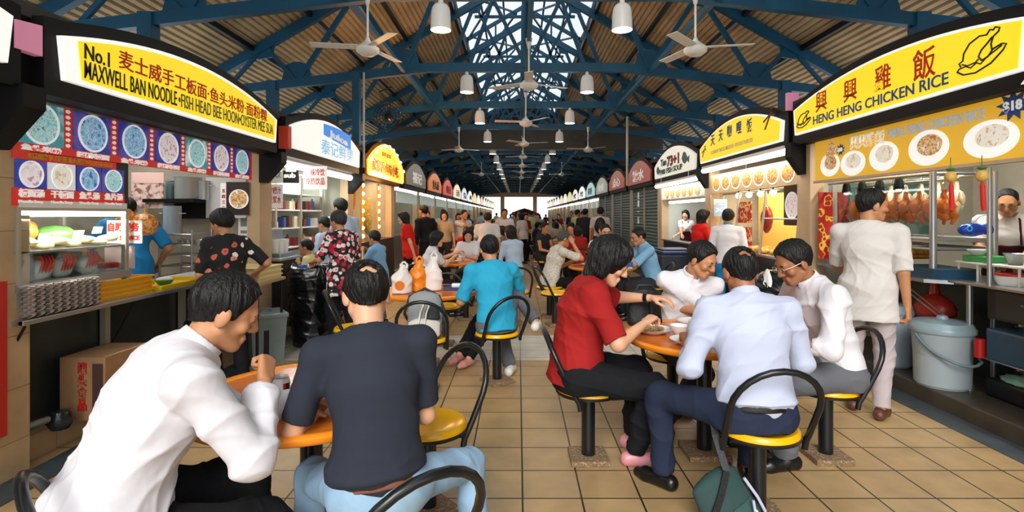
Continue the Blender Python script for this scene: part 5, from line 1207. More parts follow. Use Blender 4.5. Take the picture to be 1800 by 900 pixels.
for y in (12.0, 15.2, 18.4, 21.8, 25.4, 29.5, 34.0):
    for sx, nm in ((-1, 'left'), (1, 'right')):
        x = XC+sx*1.15+(0.0 if k % 4 < 2 else 0.1*sx)
        put_table(x, y+0.3*(sx > 0), 'orange table far down the hall, %s of the %s row beyond the near ones' % (TORD[k//2], nm))
        for q, (dx, dy, wn) in enumerate(((-0.75, 0, 'left'), (0.75, 0, 'right'), (0, -0.75, 'near'), (0, 0.75, 'far'))):
            put_stool(x+dx, y+0.3*(sx > 0)+dy, (-dx, -dy), 'yellow stool on the %s side of the %s far table in the %s row' % (wn, TORD[k//2], nm))
        k += 1
# ================================================================ people: implicit surfaces turned into one continuous mesh
V3 = lambda *a: np.array(a, float)
def unit(v): v = np.asarray(v, float); return v/max(1e-9, np.linalg.norm(v))
class Field:
    def __init__(s, lo, hi, h):
        s.lo = np.asarray(lo, float)-3*h; s.h = h
        s.n = np.ceil((np.asarray(hi, float)+3*h-s.lo)/h).astype(int)+1
        s.F = np.ones(s.n, np.float32)
    def block(s, lo, hi):
        a = np.clip(np.floor((lo-s.lo)/s.h).astype(int), 0, s.n); b = np.clip(np.ceil((hi-s.lo)/s.h).astype(int)+1, 0, s.n)
        if np.any(b <= a): return None
        sl = tuple(slice(i, j) for i, j in zip(a, b))
        ax = [s.lo[i]+s.h*np.arange(a[i], b[i], dtype=np.float32) for i in range(3)]
        return sl, ax[0][:, None, None], ax[1][None, :, None], ax[2][None, None, :]
    def merge(s, sl, d, k, op='+'):
        A = s.F[sl]; d = d.astype(np.float32)
        if op == '+':
            h = np.maximum(k-np.abs(A-d), 0)/k; s.F[sl] = np.minimum(A, d)-h*h*(k*0.25)
        else:
            d = -d; h = np.maximum(k-np.abs(A-d), 0)/k; s.F[sl] = np.maximum(A, d)+h*h*(k*0.25)
    def cone(s, a, b, r1, r2, k=0.02, op='+', flat=False, flat0=False):
        """tapered capsule; flat cuts the b end square (a sleeve or trouser hem)"""
        a = np.asarray(a, float); b = np.asarray(b, float); r = max(r1, r2)+k+2*s.h
        B = s.block(np.minimum(a, b)-r, np.maximum(a, b)+r)
        if B is None: return
        sl, X, Y, Z = B; ba = b-a; L2 = max(1e-9, ba.dot(ba))
        raw = ((X-a[0])*ba[0]+(Y-a[1])*ba[1]+(Z-a[2])*ba[2])/L2
        t = np.clip(raw, 0, 1)
        d = np.sqrt((X-a[0]-t*ba[0])**2+(Y-a[1]-t*ba[1])**2+(Z-a[2]-t*ba[2])**2)-(r1+(r2-r1)*t)
        L = math.sqrt(L2)
        if flat: d = np.maximum(d, (raw-1)*L)
        if flat0: d = np.maximum(d, -raw*L)
        s.merge(sl, d, k, op)
    def ell(s, c, r, R=None, k=0.02, op='+'):
        c = np.asarray(c, float); r = np.asarray(r, float); R = np.eye(3) if R is None else R
        e = r.max()+k+2*s.h
        B = s.block(c-e, c+e)
        if B is None: return
        sl, X, Y, Z = B; X = X-c[0]; Y = Y-c[1]; Z = Z-c[2]
        u = [(R[0, i]*X+R[1, i]*Y+R[2, i]*Z) for i in range(3)]
        q0 = np.sqrt((u[0]/r[0])**2+(u[1]/r[1])**2+(u[2]/r[2])**2); q1 = np.sqrt((u[0]/r[0]**2)**2+(u[1]/r[1]**2)**2+(u[2]/r[2]**2)**2)
        s.merge(sl, q0*(q0-1)/np.maximum(q1, 1e-6), k, op)
    def loft(s, c0, c1, side, a0, b0, a1, b1, k=0.03, flat0=False, flat1=False, op='+'):
        """elliptic tapered segment: half widths a along side, half depths b across"""
        c0 = np.asarray(c0, float); c1 = np.asarray(c1, float); t = unit(c1-c0); L = np.linalg.norm(c1-c0)
        u = unit(side-t*np.dot(side, t)); v = np.cross(t, u)
        r = max(a0, a1, b0, b1)+k+2*s.h
        B = s.block(np.minimum(c0, c1)-r, np.maximum(c0, c1)+r)
        if B is None: return
        sl, X, Y, Z = B; X = X-c0[0]; Y = Y-c0[1]; Z = Z-c0[2]
        w_ = X*t[0]+Y*t[1]+Z*t[2]; p = X*u[0]+Y*u[1]+Z*u[2]; q = X*v[0]+Y*v[1]+Z*v[2]
        f = np.clip(w_/L, 0, 1); A = a0+(a1-a0)*f; Bb = b0+(b1-b0)*f
        over = np.maximum(np.maximum(-w_, w_-L), 0)
        m = np.minimum(A, Bb)
        d = (np.sqrt((p/A)**2+(q/Bb)**2+(over/m)**2)-1)*m
        if flat0: d = np.maximum(d, -w_)
        if flat1: d = np.maximum(d, w_-L)
        s.merge(sl, d, k, op)
    def cut(s, p, n):
        """remove the half space in front of the plane"""
        B = s.block(s.lo, s.lo+s.h*(s.n-1)); sl, X, Y, Z = B; n = unit(n)
        s.F[sl] = np.maximum(s.F[sl], ((X-p[0])*n[0]+(Y-p[1])*n[1]+(Z-p[2])*n[2]).astype(np.float32))
    def seat_cut(s, z, ymax, hw):
        """flatten what sits on a seat: nothing below z over the seat"""
        B = s.block(V3(-hw, -0.6, -1), V3(hw, ymax, z+0.08))
        if B is None: return
        sl, X, Y, Z = B; s.F[sl] = np.maximum(s.F[sl], (z-Z+X*0+Y*0).astype(np.float32))
    def mesh(s):
        F = s.F; neg = F < 0; n = s.n
        cnt = np.zeros(n-1, np.int8)
        offs = [(i, j, k) for i in (0, 1) for j in (0, 1) for k in (0, 1)]
        for i, j, k in offs: cnt += neg[i:n[0]-1+i, j:n[1]-1+j, k:n[2]-1+k]
        act = np.argwhere((cnt > 0) & (cnt < 8))
        if len(act) == 0: return np.zeros((0, 3)), np.zeros((0, 4), int)
        idx = np.full(n-1, -1, np.int32); idx[tuple(act.T)] = np.arange(len(act))
        val = {o: F[act[:, 0]+o[0], act[:, 1]+o[1], act[:, 2]+o[2]] for o in offs}
        acc = np.zeros((len(act), 3)); num = np.zeros(len(act))
        for o in offs:
            for ax in range(3):
                if o[ax]: continue
                q = list(o); q[ax] = 1; q = tuple(q)
                a, b = val[o], val[q]; m = (a < 0) != (b < 0)
                t = np.where(m, a/np.where(m, a-b, 1), 0)
                p = np.array(o, float)[None, :].repeat(len(act), 0); p[:, ax] = t
                acc += p*m[:, None]; num += m
        V = s.lo+s.h*(act+acc/num[:, None])
        faces = []
        for ax in range(3):
            u, v = (ax+1) % 3, (ax+2) % 3
            sl0 = [slice(None)]*3; sl1 = [slice(None)]*3; sl0[ax] = slice(0, n[ax]-1); sl1[ax] = slice(1, n[ax])
            A = neg[tuple(sl0)]; Bm = neg[tuple(sl1)]
            e = np.argwhere(A != Bm); 
            e = e[(e[:, u] > 0) & (e[:, v] > 0) & (e[:, u] < n[u]-1) & (e[:, v] < n[v]-1)]
            if len(e) == 0: continue
            fl = A[tuple(e.T)]
            q = []
            for du, dv in ((-1, -1), (0, -1), (0, 0), (-1, 0)):
                c_ = e.copy(); c_[:, u] += du; c_[:, v] += dv; q.append(idx[tuple(c_.T)])
            q = np.stack(q, 1); q[~fl] = q[~fl][:, ::-1]
            faces.append(q)
        return V, np.concatenate(faces)
def np_mesh(name, V, Fq, m, parent=None, label=None, smooth=True):
    me = bpy.data.meshes.new(name)
    me.vertices.add(len(V)); me.vertices.foreach_set('co', np.ascontiguousarray(V, dtype=np.float32).ravel())
    me.loops.add(Fq.size); me.loops.foreach_set('vertex_index', np.ascontiguousarray(Fq, dtype=np.int32).ravel())
    me.polygons.add(len(Fq)); me.polygons.foreach_set('loop_start', np.arange(0, Fq.size, Fq.shape[1], dtype=np.int32))
    me.update(calc_edges=True); me.validate()
    if smooth: me.polygons.foreach_set('use_smooth', np.ones(len(me.polygons), bool))
    me.materials.append(m)
    o = bpy.data.objects.new(name, me); C.objects.link(o); o.parent = parent
    if label: o['label'] = label
    return o
def wobble(V, Fq, amp, freq, seed, ridge=True):
    """cloth folds: push the vertices along their normals by warped ridges"""
    if amp <= 0 or len(V) == 0: return V
    q = np.random.RandomState(seed)
    P0, P1, P2 = V[Fq[:, 0]], V[Fq[:, 1]], V[Fq[:, 2]]
    fn = np.cross(P1-P0, P2-P0); N = np.zeros_like(V)
    for i in range(4): np.add.at(N, Fq[:, i], fn)
    N /= np.maximum(1e-12, np.linalg.norm(N, axis=1))[:, None]
    w_ = np.zeros(len(V))
    warp = np.stack([np.sin(V@q.normal(0, 1, 3)*freq*0.45+q.uniform(0, 6)) for _ in range(3)], 1)
    X = V+warp*0.7/freq
    for k in range(5):
        d = unit(q.normal(0, 1, 3)*np.array([1, 1, 1.3])); ph = q.uniform(0, 6)
        g = np.sin(X@d*freq*(0.7+0.4*k)+ph)
        mask = 0.5+0.5*np.sin(V@q.normal(0, 1, 3)*freq*0.35+q.uniform(0, 6))
        w_ += ((1-np.abs(g))**2 if ridge else g)*mask/(1+0.5*k)
    w_ = np.clip(w_-np.percentile(w_, 45), -0.2, None)
    return V+N*(w_*amp*1.7)[:, None]
def relax(V, Fq, it=1):
    for _ in range(it):
        S = np.zeros_like(V); c_ = np.zeros(len(V))
        for i in range(4):
            for j in ((i+1) % 4, (i-1) % 4): np.add.at(S, Fq[:, i], V[Fq[:, j]]); np.add.at(c_, Fq[:, i], 1)
        V = V*0.4+0.6*S/np.maximum(1, c_)[:, None]
    return V
def ik(a, t, l1, l2, hint):
    """middle joint of a two bone limb from a to t, bent towards hint"""
    d = t-a; L = np.linalg.norm(d)
    if L > (l1+l2)*0.995: t = a+d/L*(l1+l2)*0.995; d = t-a; L = np.linalg.norm(d)
    if L < abs(l1-l2)+1e-3: L = abs(l1-l2)+1e-3
    u = d/np.linalg.norm(d); x = (l1*l1-l2*l2+L*L)/(2*L); h = math.sqrt(max(0, l1*l1-x*x))
    hp = np.asarray(hint, float); hp = unit(hp-u*hp.dot(u))
    return a+u*x+hp*h, t
def rotm(axis, deg):
    a = math.radians(deg); k = unit(axis); K = np.array([[0, -k[2], k[1]], [k[2], 0, -k[0]], [-k[1], k[0], 0]])
    return np.eye(3)+math.sin(a)*K+(1-math.cos(a))*K@K
skins = {'tan': mat('skin_tan', 'c0875f', 0.5, vary=0.10, vscale=9), 'fair': mat('skin_fair', 'd9a482', 0.5, vary=0.08, vscale=9), 'brown': mat('skin_brown', 'a36b49', 0.5, vary=0.10, vscale=9), 'mid': mat('skin_mid', 'c48a66', 0.5, vary=0.08, vscale=9)}
def hair_mat(name, col, gloss=0.38):
    m = mat(name, col, gloss, bump=0.8, bscale=120, stretch=(1, 1, 0.18), spec=0.35)
    return m
hairs = {'black': hair_mat('hair_black', '0d0b0b', 0.5), 'dark': hair_mat('hair_dark', '171211', 0.52), 'grey': hair_mat('hair_grey', '4a4644', 0.5), 'salt': hair_mat('hair_salt', '2e2c2e', 0.45)}
def cloth(name, col, rough=0.85, bump=0.7, vary=0.05): return mat(name, col, rough, bump=bump, bscale=8, vary=vary, vscale=5, spec=0.2, stretch=(1, 1, 0.7))
eye_m = mat('eye_dark', '120d0b', 0.2); brow_m = mat('brow_dark', '1a1210', 0.8); lip_m = mat('lip', 'a0564a', 0.45); lens_frame = mat('spectacle_frame', '3a3432', 0.3, 0.4)
def person(label, loc, face, seated=False, H=1.68, build=1.0, fem=False, lean=8, side=0, twist=0, head=(0, 0, 0), skin='mid',
           hands=None, elbow=None, feet=None, knee=None, fist=(0.6, 0.6), palm=(None, None), hair='short', hcol='black', shirt=None, sleeve=0.55, shirt_len=0.0,
           trousers=None, shorts=0.0, shoes='shoe_black', collar=False, belt=None, glasses=None, h=0.006, fold=0.006, seed=1, apron=None, seat_z=0.45, group=None,
           pelvis_up=0.0, hair_kw=None, cuff=None, neck_open=False, tshirt_neck=True, hips=None, watch=None, name='person', curve=0.0, local=False, big_head=1.0):
    """One figure. face = (dx, dy) the body looks; hands, feet in metres relative to the base point in the body's own frame
    (x right, y forward, z up) unless given in world coordinates (local=False)."""
    s = H/1.70; rz = math.atan2(face[1], face[0])-math.pi/2
    zb = loc[2] if len(loc) > 2 else 0.0
    root = empty(name, (loc[0], loc[1], zb), rz, label, 'person', group)
    c0, s0 = math.cos(-rz), math.sin(-rz)
    def L(p):
        p = np.asarray(p, float)
        if local: return p
        x, y = p[0]-loc[0], p[1]-loc[1]
        return V3(c0*x-s0*y, s0*x+c0*y, p[2]-zb)
    def D(v):
        v = np.asarray(v, float)
        return v if local else V3(c0*v[0]-s0*v[1], s0*v[0]+c0*v[1], v[2])
    up = V3(0, 0, 1); rt = V3(1, 0, 0); fw = V3(0, 1, 0)
    pel = V3(0, 0, (seat_z+0.085*s*build if seated else 0.905*s)+pelvis_up)
    R = rotm(up, twist) @ rotm(fw, side) @ rotm(rt, -lean)
    R2 = rotm(up, twist) @ rotm(fw, side*1.2) @ rotm(rt, -lean-curve)
    tl = 0.50*s
    waist = pel+R@V3(0, 0, tl*0.30); chest = waist+rotm(up, twist)@rotm(fw, side)@rotm(rt, -lean-curve*0.5)@V3(0, 0, tl*0.38); top = chest+R2@V3(0, 0.0, tl*0.32)
    sw = (0.150 if fem else 0.182)*s*(0.5+0.5*build)
    rtT = R2@rt; fwT = R2@fw; upT = R2@up
    sh = [top+R2@V3(-sw, 0.0, -0.042*s), top+R2@V3(sw, 0.0, -0.042*s)]
    hd_yaw, hd_pitch, hd_roll = head
    RH = rotm(up, twist-hd_yaw) @ rotm(rt, -hd_pitch) @ rotm(fw, hd_roll)
    neck_top = top+unit(upT*0.6+RH@up*0.4+fwT*0.22)*0.085*s
    HS = s*0.98*big_head
    hc = neck_top+RH@V3(0, 0.022, 0.075)*HS
    hpw = 0.085*s*build*(1.06 if fem else 1.0)
    hp = [pel+V3(-hpw, 0.0, -0.01), pel+V3(hpw, 0.0, -0.01)]
    ua, fa = 0.285*s, 0.245*s; th, sk = 0.425*s, 0.41*s
    # default limb targets
    if hands is None: H_ = [pel+V3(-0.26*s, 0.05, -0.12*s), pel+V3(0.26*s, 0.05, -0.12*s)] if not seated else [pel+V3(-0.13, 0.36, 0.14), pel+V3(0.13, 0.36, 0.14)]
    else:
        H_ = [L(p) if p is not None else None for p in hands]
        for i in (0, 1):
            if H_[i] is None: H_[i] = pel+V3((-0.26, 0.26)[i]*s, 0.04, -0.12*s) if not seated else pel+V3((-0.12, 0.12)[i], 0.34, 0.12)
    eh = elbow or [None, None]; el = []; wr = []
    for i in (0, 1):
        hint = D(eh[i]) if eh[i] is not None else V3((-0.6, 0.6)[i], -0.5, -0.8)
        e_, w_ = ik(sh[i], H_[i], ua, fa, hint); el.append(e_); wr.append(w_)
    if feet is None: F_ = [V3(-0.10*s, 0.38*s, 0.075*s), V3(0.10*s, 0.40*s, 0.075*s)] if seated else [V3(-0.09*s, 0.02, 0.075*s), V3(0.09*s, -0.02, 0.075*s)]
    else: F_ = [L(p)+V3(0, 0, 0.075*s) for p in feet]
    kn = []; an = []
    for i in (0, 1):
        hint = (D(knee[i]) if knee and knee[i] is not None else V3((-0.15, 0.15)[i], 1, 0.35 if seated else 0.05))
        k_, a_ = ik(hp[i], F_[i], th, sk, hint); kn.append(k_); an.append(a_)
    allp = np.array([pel, waist, chest, top, hc, *sh, *el, *wr, *kn, *an, *hp])
    lo = allp.min(0)-0.24; hi = allp.max(0)+0.24
    # ---------------- body: one continuous skin
    B = Field(lo, hi, h)
    bd = build
    st = [(pel+V3(0, 0, -0.05*s), 0.150*bd*s, 0.105*bd*s), (pel+R@V3(0, 0, 0.06*s), 0.150*bd*s, 0.105*bd*s), (waist, 0.130*bd*s*(0.92 if fem else 1), 0.098*bd*s), (chest, 0.152*bd*s*(0.94 if fem else 1), 0.108*bd*s), (top+R2@V3(0, -0.005, -0.05*s), 0.135*bd*s, 0.082*bd*s), (top, 0.062*s, 0.058*s)]
    def torso(F, g, a, b_, flat0=True, k=0.03):
        for q in range(a, b_): F.loft(st[q][0], st[q+1][0], R2@rt if q > 1 else R@rt, st[q][1]+g, st[q][2]+g, st[q+1][1]+g, st[q+1][2]+g, k, flat0 and q == a, False)
    torso(B, -0.012, 0, 5, False)
    for i in (0, 1):
        B.cone(top+R2@V3(0, -0.005, -0.005), sh[i], 0.045*s, 0.043*s*bd, 0.03)
        B.cone(sh[i], el[i], 0.046*s*bd*(0.88 if fem else 1), 0.036*s*bd*(0.92 if fem else 1), 0.02)
        B.cone(el[i], wr[i], 0.037*s*bd*(0.92 if fem else 1), 0.0245*s*(0.92 if fem else 1), 0.015)
        B.cone(hp[i], kn[i], 0.072*s*bd, 0.050*s, 0.03); B.cone(kn[i], an[i], 0.049*s, 0.033*s, 0.02); 
        toe = an[i]+unit(V3(*(kn[i]-hp[i])[:2], 0) if seated else V3((-0.15, 0.15)[i], 1, 0))*0.13*s+V3(0, 0, -0.045*s)
        B.cone(an[i]+V3(0, 0, -0.03*s), toe, 0.032*s, 0.026*s, 0.02)
    B.cone(top+upT*-0.02, neck_top, 0.056*s*(0.86 if fem else 1.0)*(0.6+0.4*bd), 0.051*s*(0.86 if fem else 1), 0.02)
    B.cone(neck_top, hc+RH@V3(0, -0.02, -0.03)*HS, 0.050*s*(0.88 if fem else 1), 0.055*s, 0.02)
    def hp3(x, y, z): return hc+RH@(V3(x, y, z)*HS)
    # head
    B.ell(hp3(0, -0.012, 0.035), V3(0.074, 0.093, 0.082)*HS, RH, 0.02)
    B.cone(hp3(0, 0.022, 0.0), hp3(0, 0.045, -0.078), 0.066*HS, 0.034*HS, 0.025)
    for q in (-1, 1):
        B.cone(hp3(q*0.048, 0.0, -0.05), hp3(q*0.016, 0.062, -0.092), 0.022*HS, 0.020*HS, 0.02)
        B.ell(hp3(q*0.042, 0.058, -0.022), V3(0.024, 0.022, 0.022)*HS, RH, 0.02)
        B.ell(hp3(q*0.031, 0.092, 0.008), V3(0.019, 0.014, 0.012)*HS, RH, 0.012, '-')
        B.ell(hp3(q*0.031, 0.076, 0.006), V3(0.017, 0.012, 0.011)*HS, RH, 0.006)
        B.ell(hp3(q*0.078, -0.012, -0.006), V3(0.011, 0.022, 0.034)*HS, RH@rotm(up, q*-22)@rotm(rt, -10), 0.008)
        B.cone(hp3(q*0.010, 0.093, -0.030), hp3(q*0.012, 0.090, -0.032), 0.009*HS, 0.008*HS, 0.008)
    B.cone(hp3(-0.034, 0.076, 0.026), hp3(0.034, 0.076, 0.026), 0.012*HS, 0.012*HS, 0.015)
    B.cone(hp3(0, 0.088, 0.012), hp3(0, 0.104, -0.026), 0.009*HS, 0.013*HS, 0.012)
    B.cone(hp3(-0.016, 0.080, -0.058), hp3(0.016, 0.080, -0.058), 0.0095*HS, 0.0095*HS, 0.008)
    B.cone(hp3(-0.014, 0.079, -0.070), hp3(0.014, 0.079, -0.070), 0.0095*HS, 0.0095*HS, 0.008)
    B.ell(hp3(0, 0.094, -0.0640), V3(0.02, 0.009, 0.0022)*HS, RH, 0.003, '-')
    # hands
    for i in (0, 1):
        fd = unit(wr[i]-el[i]); sd_ = (-1, 1)[i]
        pn = D(palm[i]) if palm[i] is not None else (V3(0, 0, -1) if abs(fd[2]) < 0.75 else V3(-sd_, 0.2, 0))
        pn = np.asarray(pn, float); pn = unit(pn-fd*pn.dot(fd)); ac = np.cross(fd, pn)*1.0   # across the knuckles
        thumb = ac if ac.dot(V3(-sd_, 0.4, 0.5)) > 0 else -ac
        K = 0.95*s; w0 = wr[i]+fd*0.012
        for q, (o_, ln) in enumerate(((0.028, 0.084), (0.010, 0.088), (-0.009, 0.085), (-0.027, 0.078))):
            kb = w0+thumb*o_*K+fd*ln*K
            B.cone(w0+thumb*o_*0.62*K+fd*0.012, kb, 0.0145*K, 0.0115*K, 0.012)
            cu_ = fist[i]*(1+0.07*q); seg = (0.040, 0.026, 0.020) if q != 3 else (0.032, 0.021, 0.017)
            p = kb; ang = 0.0
            for t_, sg in enumerate(seg):
                ang += cu_*(1.25, 1.45, 0.9)[t_]
                dr = fd*math.cos(ang)+pn*math.sin(ang)+thumb*(0.10-0.07*q)*(1-min(1, cu_))
                p2 = p+unit(dr)*sg*K
                B.cone(p, p2, (0.0098, 0.0088, 0.0080)[t_]*K, (0.0088, 0.0080, 0.0070)[t_]*K, 0.004); p = p2
        tb = w0+thumb*0.022*K+fd*0.02*K; t1 = tb+unit(thumb*0.75+fd*0.75+pn*0.45)*0.042*K; t2 = t1+unit(fd*0.9+pn*(0.35+0.5*fist[i])+thumb*(0.15-0.5*fist[i]))*0.032*K; t3 = t2+unit(fd*0.8+pn*(0.4+0.5*fist[i])-thumb*0.4*fist[i])*0.024*K
        B.cone(tb, t1, 0.015*K, 0.0115*K, 0.010); B.cone(t1, t2, 0.0110*K, 0.0098*K, 0.005); B.cone(t2, t3, 0.0098*K, 0.008*K, 0.005)
    if seated: B.seat_cut(seat_z+0.016, 0.17, 0.25)
    V, Q = B.mesh(); V = relax(V, Q, 1)
    body = np_mesh('body', V, Q, skins[skin], root)
    # ---------------- hair
    kw = dict(thick=0.012, front=0.068, brow=0.052, side=-0.012, nape=-0.070, thin=0)
    kw.update(hair_kw or {})
    if hair:
        e = 0.30 if hair in ('bob', 'long') else 0.2
        Hh = min(h, 0.005) if h < 0.01 else h*0.7
        G = Field(hc-e*HS, hc+e*HS, Hh)
        t_ = kw['thick']*HS
        rr = V3(0.076, 0.095, 0.084)*HS+V3(0.62, 0.85, 1.0)*t_
        G.ell(hp3(0, -0.014, 0.036), rr, RH, 0.01)
        if hair in ('short', 'crop', 'thin'):
            G.cone(hp3(0, -0.055, 0.0), hp3(0, -0.058, -0.05), 0.058*HS, 0.040*HS, 0.02)
            n1 = unit(RH@V3(0, 0.075, -0.050+kw['front']*0.2)); G.cut(hp3(0, 0.034, 0.02), RH@unit(V3(0, 0.86, -0.42)))
            G.cut(hp3(0, kw['front'], 0.06), RH@unit(V3(0, 1.0, -0.18)))
            G.cut(hp3(0, -0.02, kw['side']-0.012), RH@unit(V3(0, 0.42, -0.90)))
            G.cut(hp3(0, -0.06, kw['nape']), RH@V3(0, -0.1, -1))
        else:
            lowz = -0.10 if hair == 'bob' else -0.20
            for q in (-1, 1):
                G.cone(hp3(q*0.062, -0.012, 0.02), hp3(q*0.066, -0.02, lowz+0.03), 0.036*HS, 0.030*HS, 0.03)
                G.cone(hp3(q*0.03, -0.075, 0.02), hp3(q*0.03, -0.070, lowz), 0.042*HS, 0.036*HS, 0.03)
            G.cone(hp3(-0.045, 0.058, 0.085), hp3(0.045, 0.058, 0.085), 0.030*HS, 0.030*HS, 0.03)
            G.cone(hp3(0, 0.09, -0.03), hp3(0, 0.10, -0.12), 0.062*HS, 0.062*HS, 0.015, '-')
            G.cone(hp3(0, 0.075, -0.01), hp3(0, 0.135, 0.028), 0.057*HS, 0.06*HS, 0.015, '-')
            G.cut(hp3(0, 0, lowz-0.012), RH@V3(0, 0.1, -1))
        if kw['thin']:
            for ox, oz, rr0 in ((-0.020, 0.100, 0.017), (0.014, 0.092, 0.019), (0.0, 0.112, 0.016), (0.034, 0.100, 0.012)):
                G.ell(hp3(ox, -0.086-(0.112-oz)*0.6, oz-0.014), V3(1, 1, 0.8)*rr0*HS*kw['thin'], RH, 0.006, '-')
        Vh, Qh = G.mesh()
        if len(Vh):
            lv = (Vh-hc)@RH; az = np.arctan2(lv[:, 0], -lv[:, 1]-0.03); rr_ = np.linalg.norm(lv, axis=1)
            q_ = np.random.RandomState(seed)
            n_ = sum(np.sin(az*f+lv[:, 2]*g*60+3*np.sin(lv[:, 1]*50+j)+q_.uniform(0, 6))/(1+0.2*j) for j, (f, g) in enumerate(((7, 0.8), (15, 1.4), (26, 0.6), (41, 1.1))))
            if hair not in ('bob', 'long'):
                sc = 1-0.055*np.clip((0.035*HS-lv[:, 2])/(0.08*HS), 0, 1); lv = lv*sc[:, None]; Vh = hc+lv@RH.T
            Vh = Vh+((lv/np.maximum(1e-6, rr_)[:, None])*(n_*0.0017*HS)[:, None])@RH.T
            np_mesh('hair', Vh, Qh, hairs[hcol], root)
    if h < 0.0095:
        for q in (-1, 1):
            b = MB(); mt = Matrix(RH.tolist()).to_4x4()
            b.blob(hp3(q*0.031, 0.0868, 0.004), (0.0125*HS, 0.004*HS, 0.0032*HS), 2, 0, 0, mt); b.build('eye', eye_m, root, smooth=80)
            b = MB(); b.tube([hp3(q*0.017, 0.0905, 0.023), hp3(q*0.032, 0.0895, 0.027), hp3(q*0.046, 0.078, 0.022)], [0.003*HS, 0.0038*HS, 0.002*HS], 6); b.build('eyebrow', brow_m, root, smooth=60)
        b = MB(); b.tube([hp3(-0.022, 0.0845, -0.063), hp3(0, 0.0905, -0.0645), hp3(0.022, 0.0845, -0.063)], [0.0022*HS, 0.0045*HS, 0.0022*HS], 6); b.build('lips', lip_m, root, smooth=60)
    if glasses:
        g = empty('glasses', (0, 0, 0)); bpy.data.objects.remove(g)
        b = MB()
        for q in (-1, 1):
            b.tube([hp3(q*0.033+0.022*math.cos(2*math.pi*k/16), 0.104-0.02*abs(0.022*math.cos(2*math.pi*k/16))/0.022*0.3, 0.006+0.017*math.sin(2*math.pi*k/16)) for k in range(16)], 0.0018*HS, 6, closed=True)
            b.tube([hp3(q*0.055, 0.099, 0.010), hp3(q*0.078, 0.06, 0.012), hp3(q*0.083, -0.005, 0.012)], 0.002*HS, 6)
        b.tube([hp3(-0.011, 0.105, 0.008), hp3(0.011, 0.105, 0.008)], 0.0016*HS, 6)
        b.build('glasses', mat(*glasses) if isinstance(glasses, tuple) else lens_frame, root, smooth=60)
    # ---------------- shirt
    if shirt:
        g = 0.012
        S = Field(lo, hi, h)
        bot = pel+R@V3(0, 0, -0.02*s-shirt_len)
        stb = list(st); wide = 1.17 if shirt_len > 0.05 else 1.06
        st[0] = (bot if shirt_len else pel+R@V3(0, 0, 0.045*s), st[0][1]*wide, st[0][2]*(wide+0.08))
        if shirt_len > 0.05: st[1] = (st[1][0], st[1][1]*1.10, st[1][2]*1.14)
        torso(S, g, 0, 5, True)
        for i in (0, 1):
            S.cone(top+R2@V3(0, -0.010, -0.018), sh[i]+R2@V3(0, 0, 0.004), 0.050*s, 0.058*s*bd, 0.045)
            if sleeve <= 1.0:
                e_ = sh[i]+(el[i]-sh[i])*sleeve*1.15
                S.cone(sh[i], e_, 0.060*s*bd*(0.9 if fem else 1), 0.056*s*bd*(0.9 if fem else 1), 0.03, flat=True)
            else:
                S.cone(sh[i], el[i], 0.058*s*bd, 0.050*s*bd, 0.03)
                e_ = el[i]+(wr[i]-el[i])*(sleeve-1.0)
                S.cone(el[i], e_, 0.049*s*bd, 0.036*s*bd+(0.004), 0.02, flat=True)
        st[:] = stb
        # neckline: open the cloth around the neck
        S.cone(top+upT*(0.010*s)+fwT*0.004, top+upT*0.16*s+fwT*0.03, 0.057*s, 0.075*s, 0.006, '-')
        if seated: S.seat_cut(seat_z+0.014, 0.17, 0.25)
        Vs, Qs = S.mesh(); Vs = relax(Vs, Qs, 1); Vs = relax(wobble(Vs, Qs, fold, 17, seed), Qs, 2); 
        shirt_o = np_mesh('shirt', Vs, Qs, shirt, root)
        if collar:
            Cf = Field(top-0.16, top+0.16, min(h, 0.005))
            cax = unit(upT*1.0+fwT*0.25)
            Cf.loft(top-cax*0.010*s, top+cax*0.066*s, rtT, 0.082*s, 0.079*s, 0.068*s, 0.068*s, 0.004, True, True)
            Cf.loft(top-cax*0.05*s, top+cax*0.09*s, rtT, 0.068*s, 0.066*s, 0.058*s, 0.058*s, 0.003, True, True, '-')
            Cf.cone(top+fwT*0.07*s-cax*0.04*s, top+fwT*0.08*s+cax*0.08*s, 0.006, 0.034, 0.004, '-')
            Vc, Qc = Cf.mesh()
            if len(Vc): np_mesh('collar', Vc, Qc, collar if not isinstance(collar, bool) else shirt, shirt_o)
        if cuff:
            for i in (0, 1):
                e_ = el[i]+(wr[i]-el[i])*(sleeve-1.0); d = unit(wr[i]-el[i])
                MB().tube([e_-d*0.05, e_-d*0.025, e_+d*0.004], [0.045*s, 0.044*s, 0.042*s], 20).build('cuff', cuff, shirt_o, smooth=60)
    # ---------------- trousers
    if trousers:
        T = Field(lo, hi, h); g = 0.012
        T.loft(pel+V3(0, 0, -0.07*s), pel+R@V3(0, 0, 0.075*s), rt, 0.155*bd*s, 0.110*bd*s, 0.138*bd*s, 0.104*bd*s, 0.03, False, True)
        if seated: T.loft(pel+V3(0, -0.02, -0.045), pel+V3(0, 0.10, -0.02), rt, 0.165*bd*s, 0.075*bd*s, 0.15*bd*s, 0.075*s, 0.03)
        for i in (0, 1):
            T.cone(hp[i], kn[i], 0.088*s*bd, 0.064*s*(0.5+0.5*bd), 0.035)
            if shorts:
                pass
            else:
                d = an[i]-kn[i]; T.cone(kn[i], an[i]+V3(0, 0, 0.0)+d*-0.02, 0.064*s*(0.5+0.5*bd), 0.058*s, 0.025, flat=True)
        if seated: T.seat_cut(seat_z+0.012, 0.17, 0.25)
        Vt, Qt = T.mesh(); Vt = relax(Vt, Qt, 1); Vt = relax(wobble(Vt, Qt, fold*1.1, 16, seed+5), Qt, 2)
        trousers_o = np_mesh('trousers', Vt, Qt, trousers, root)
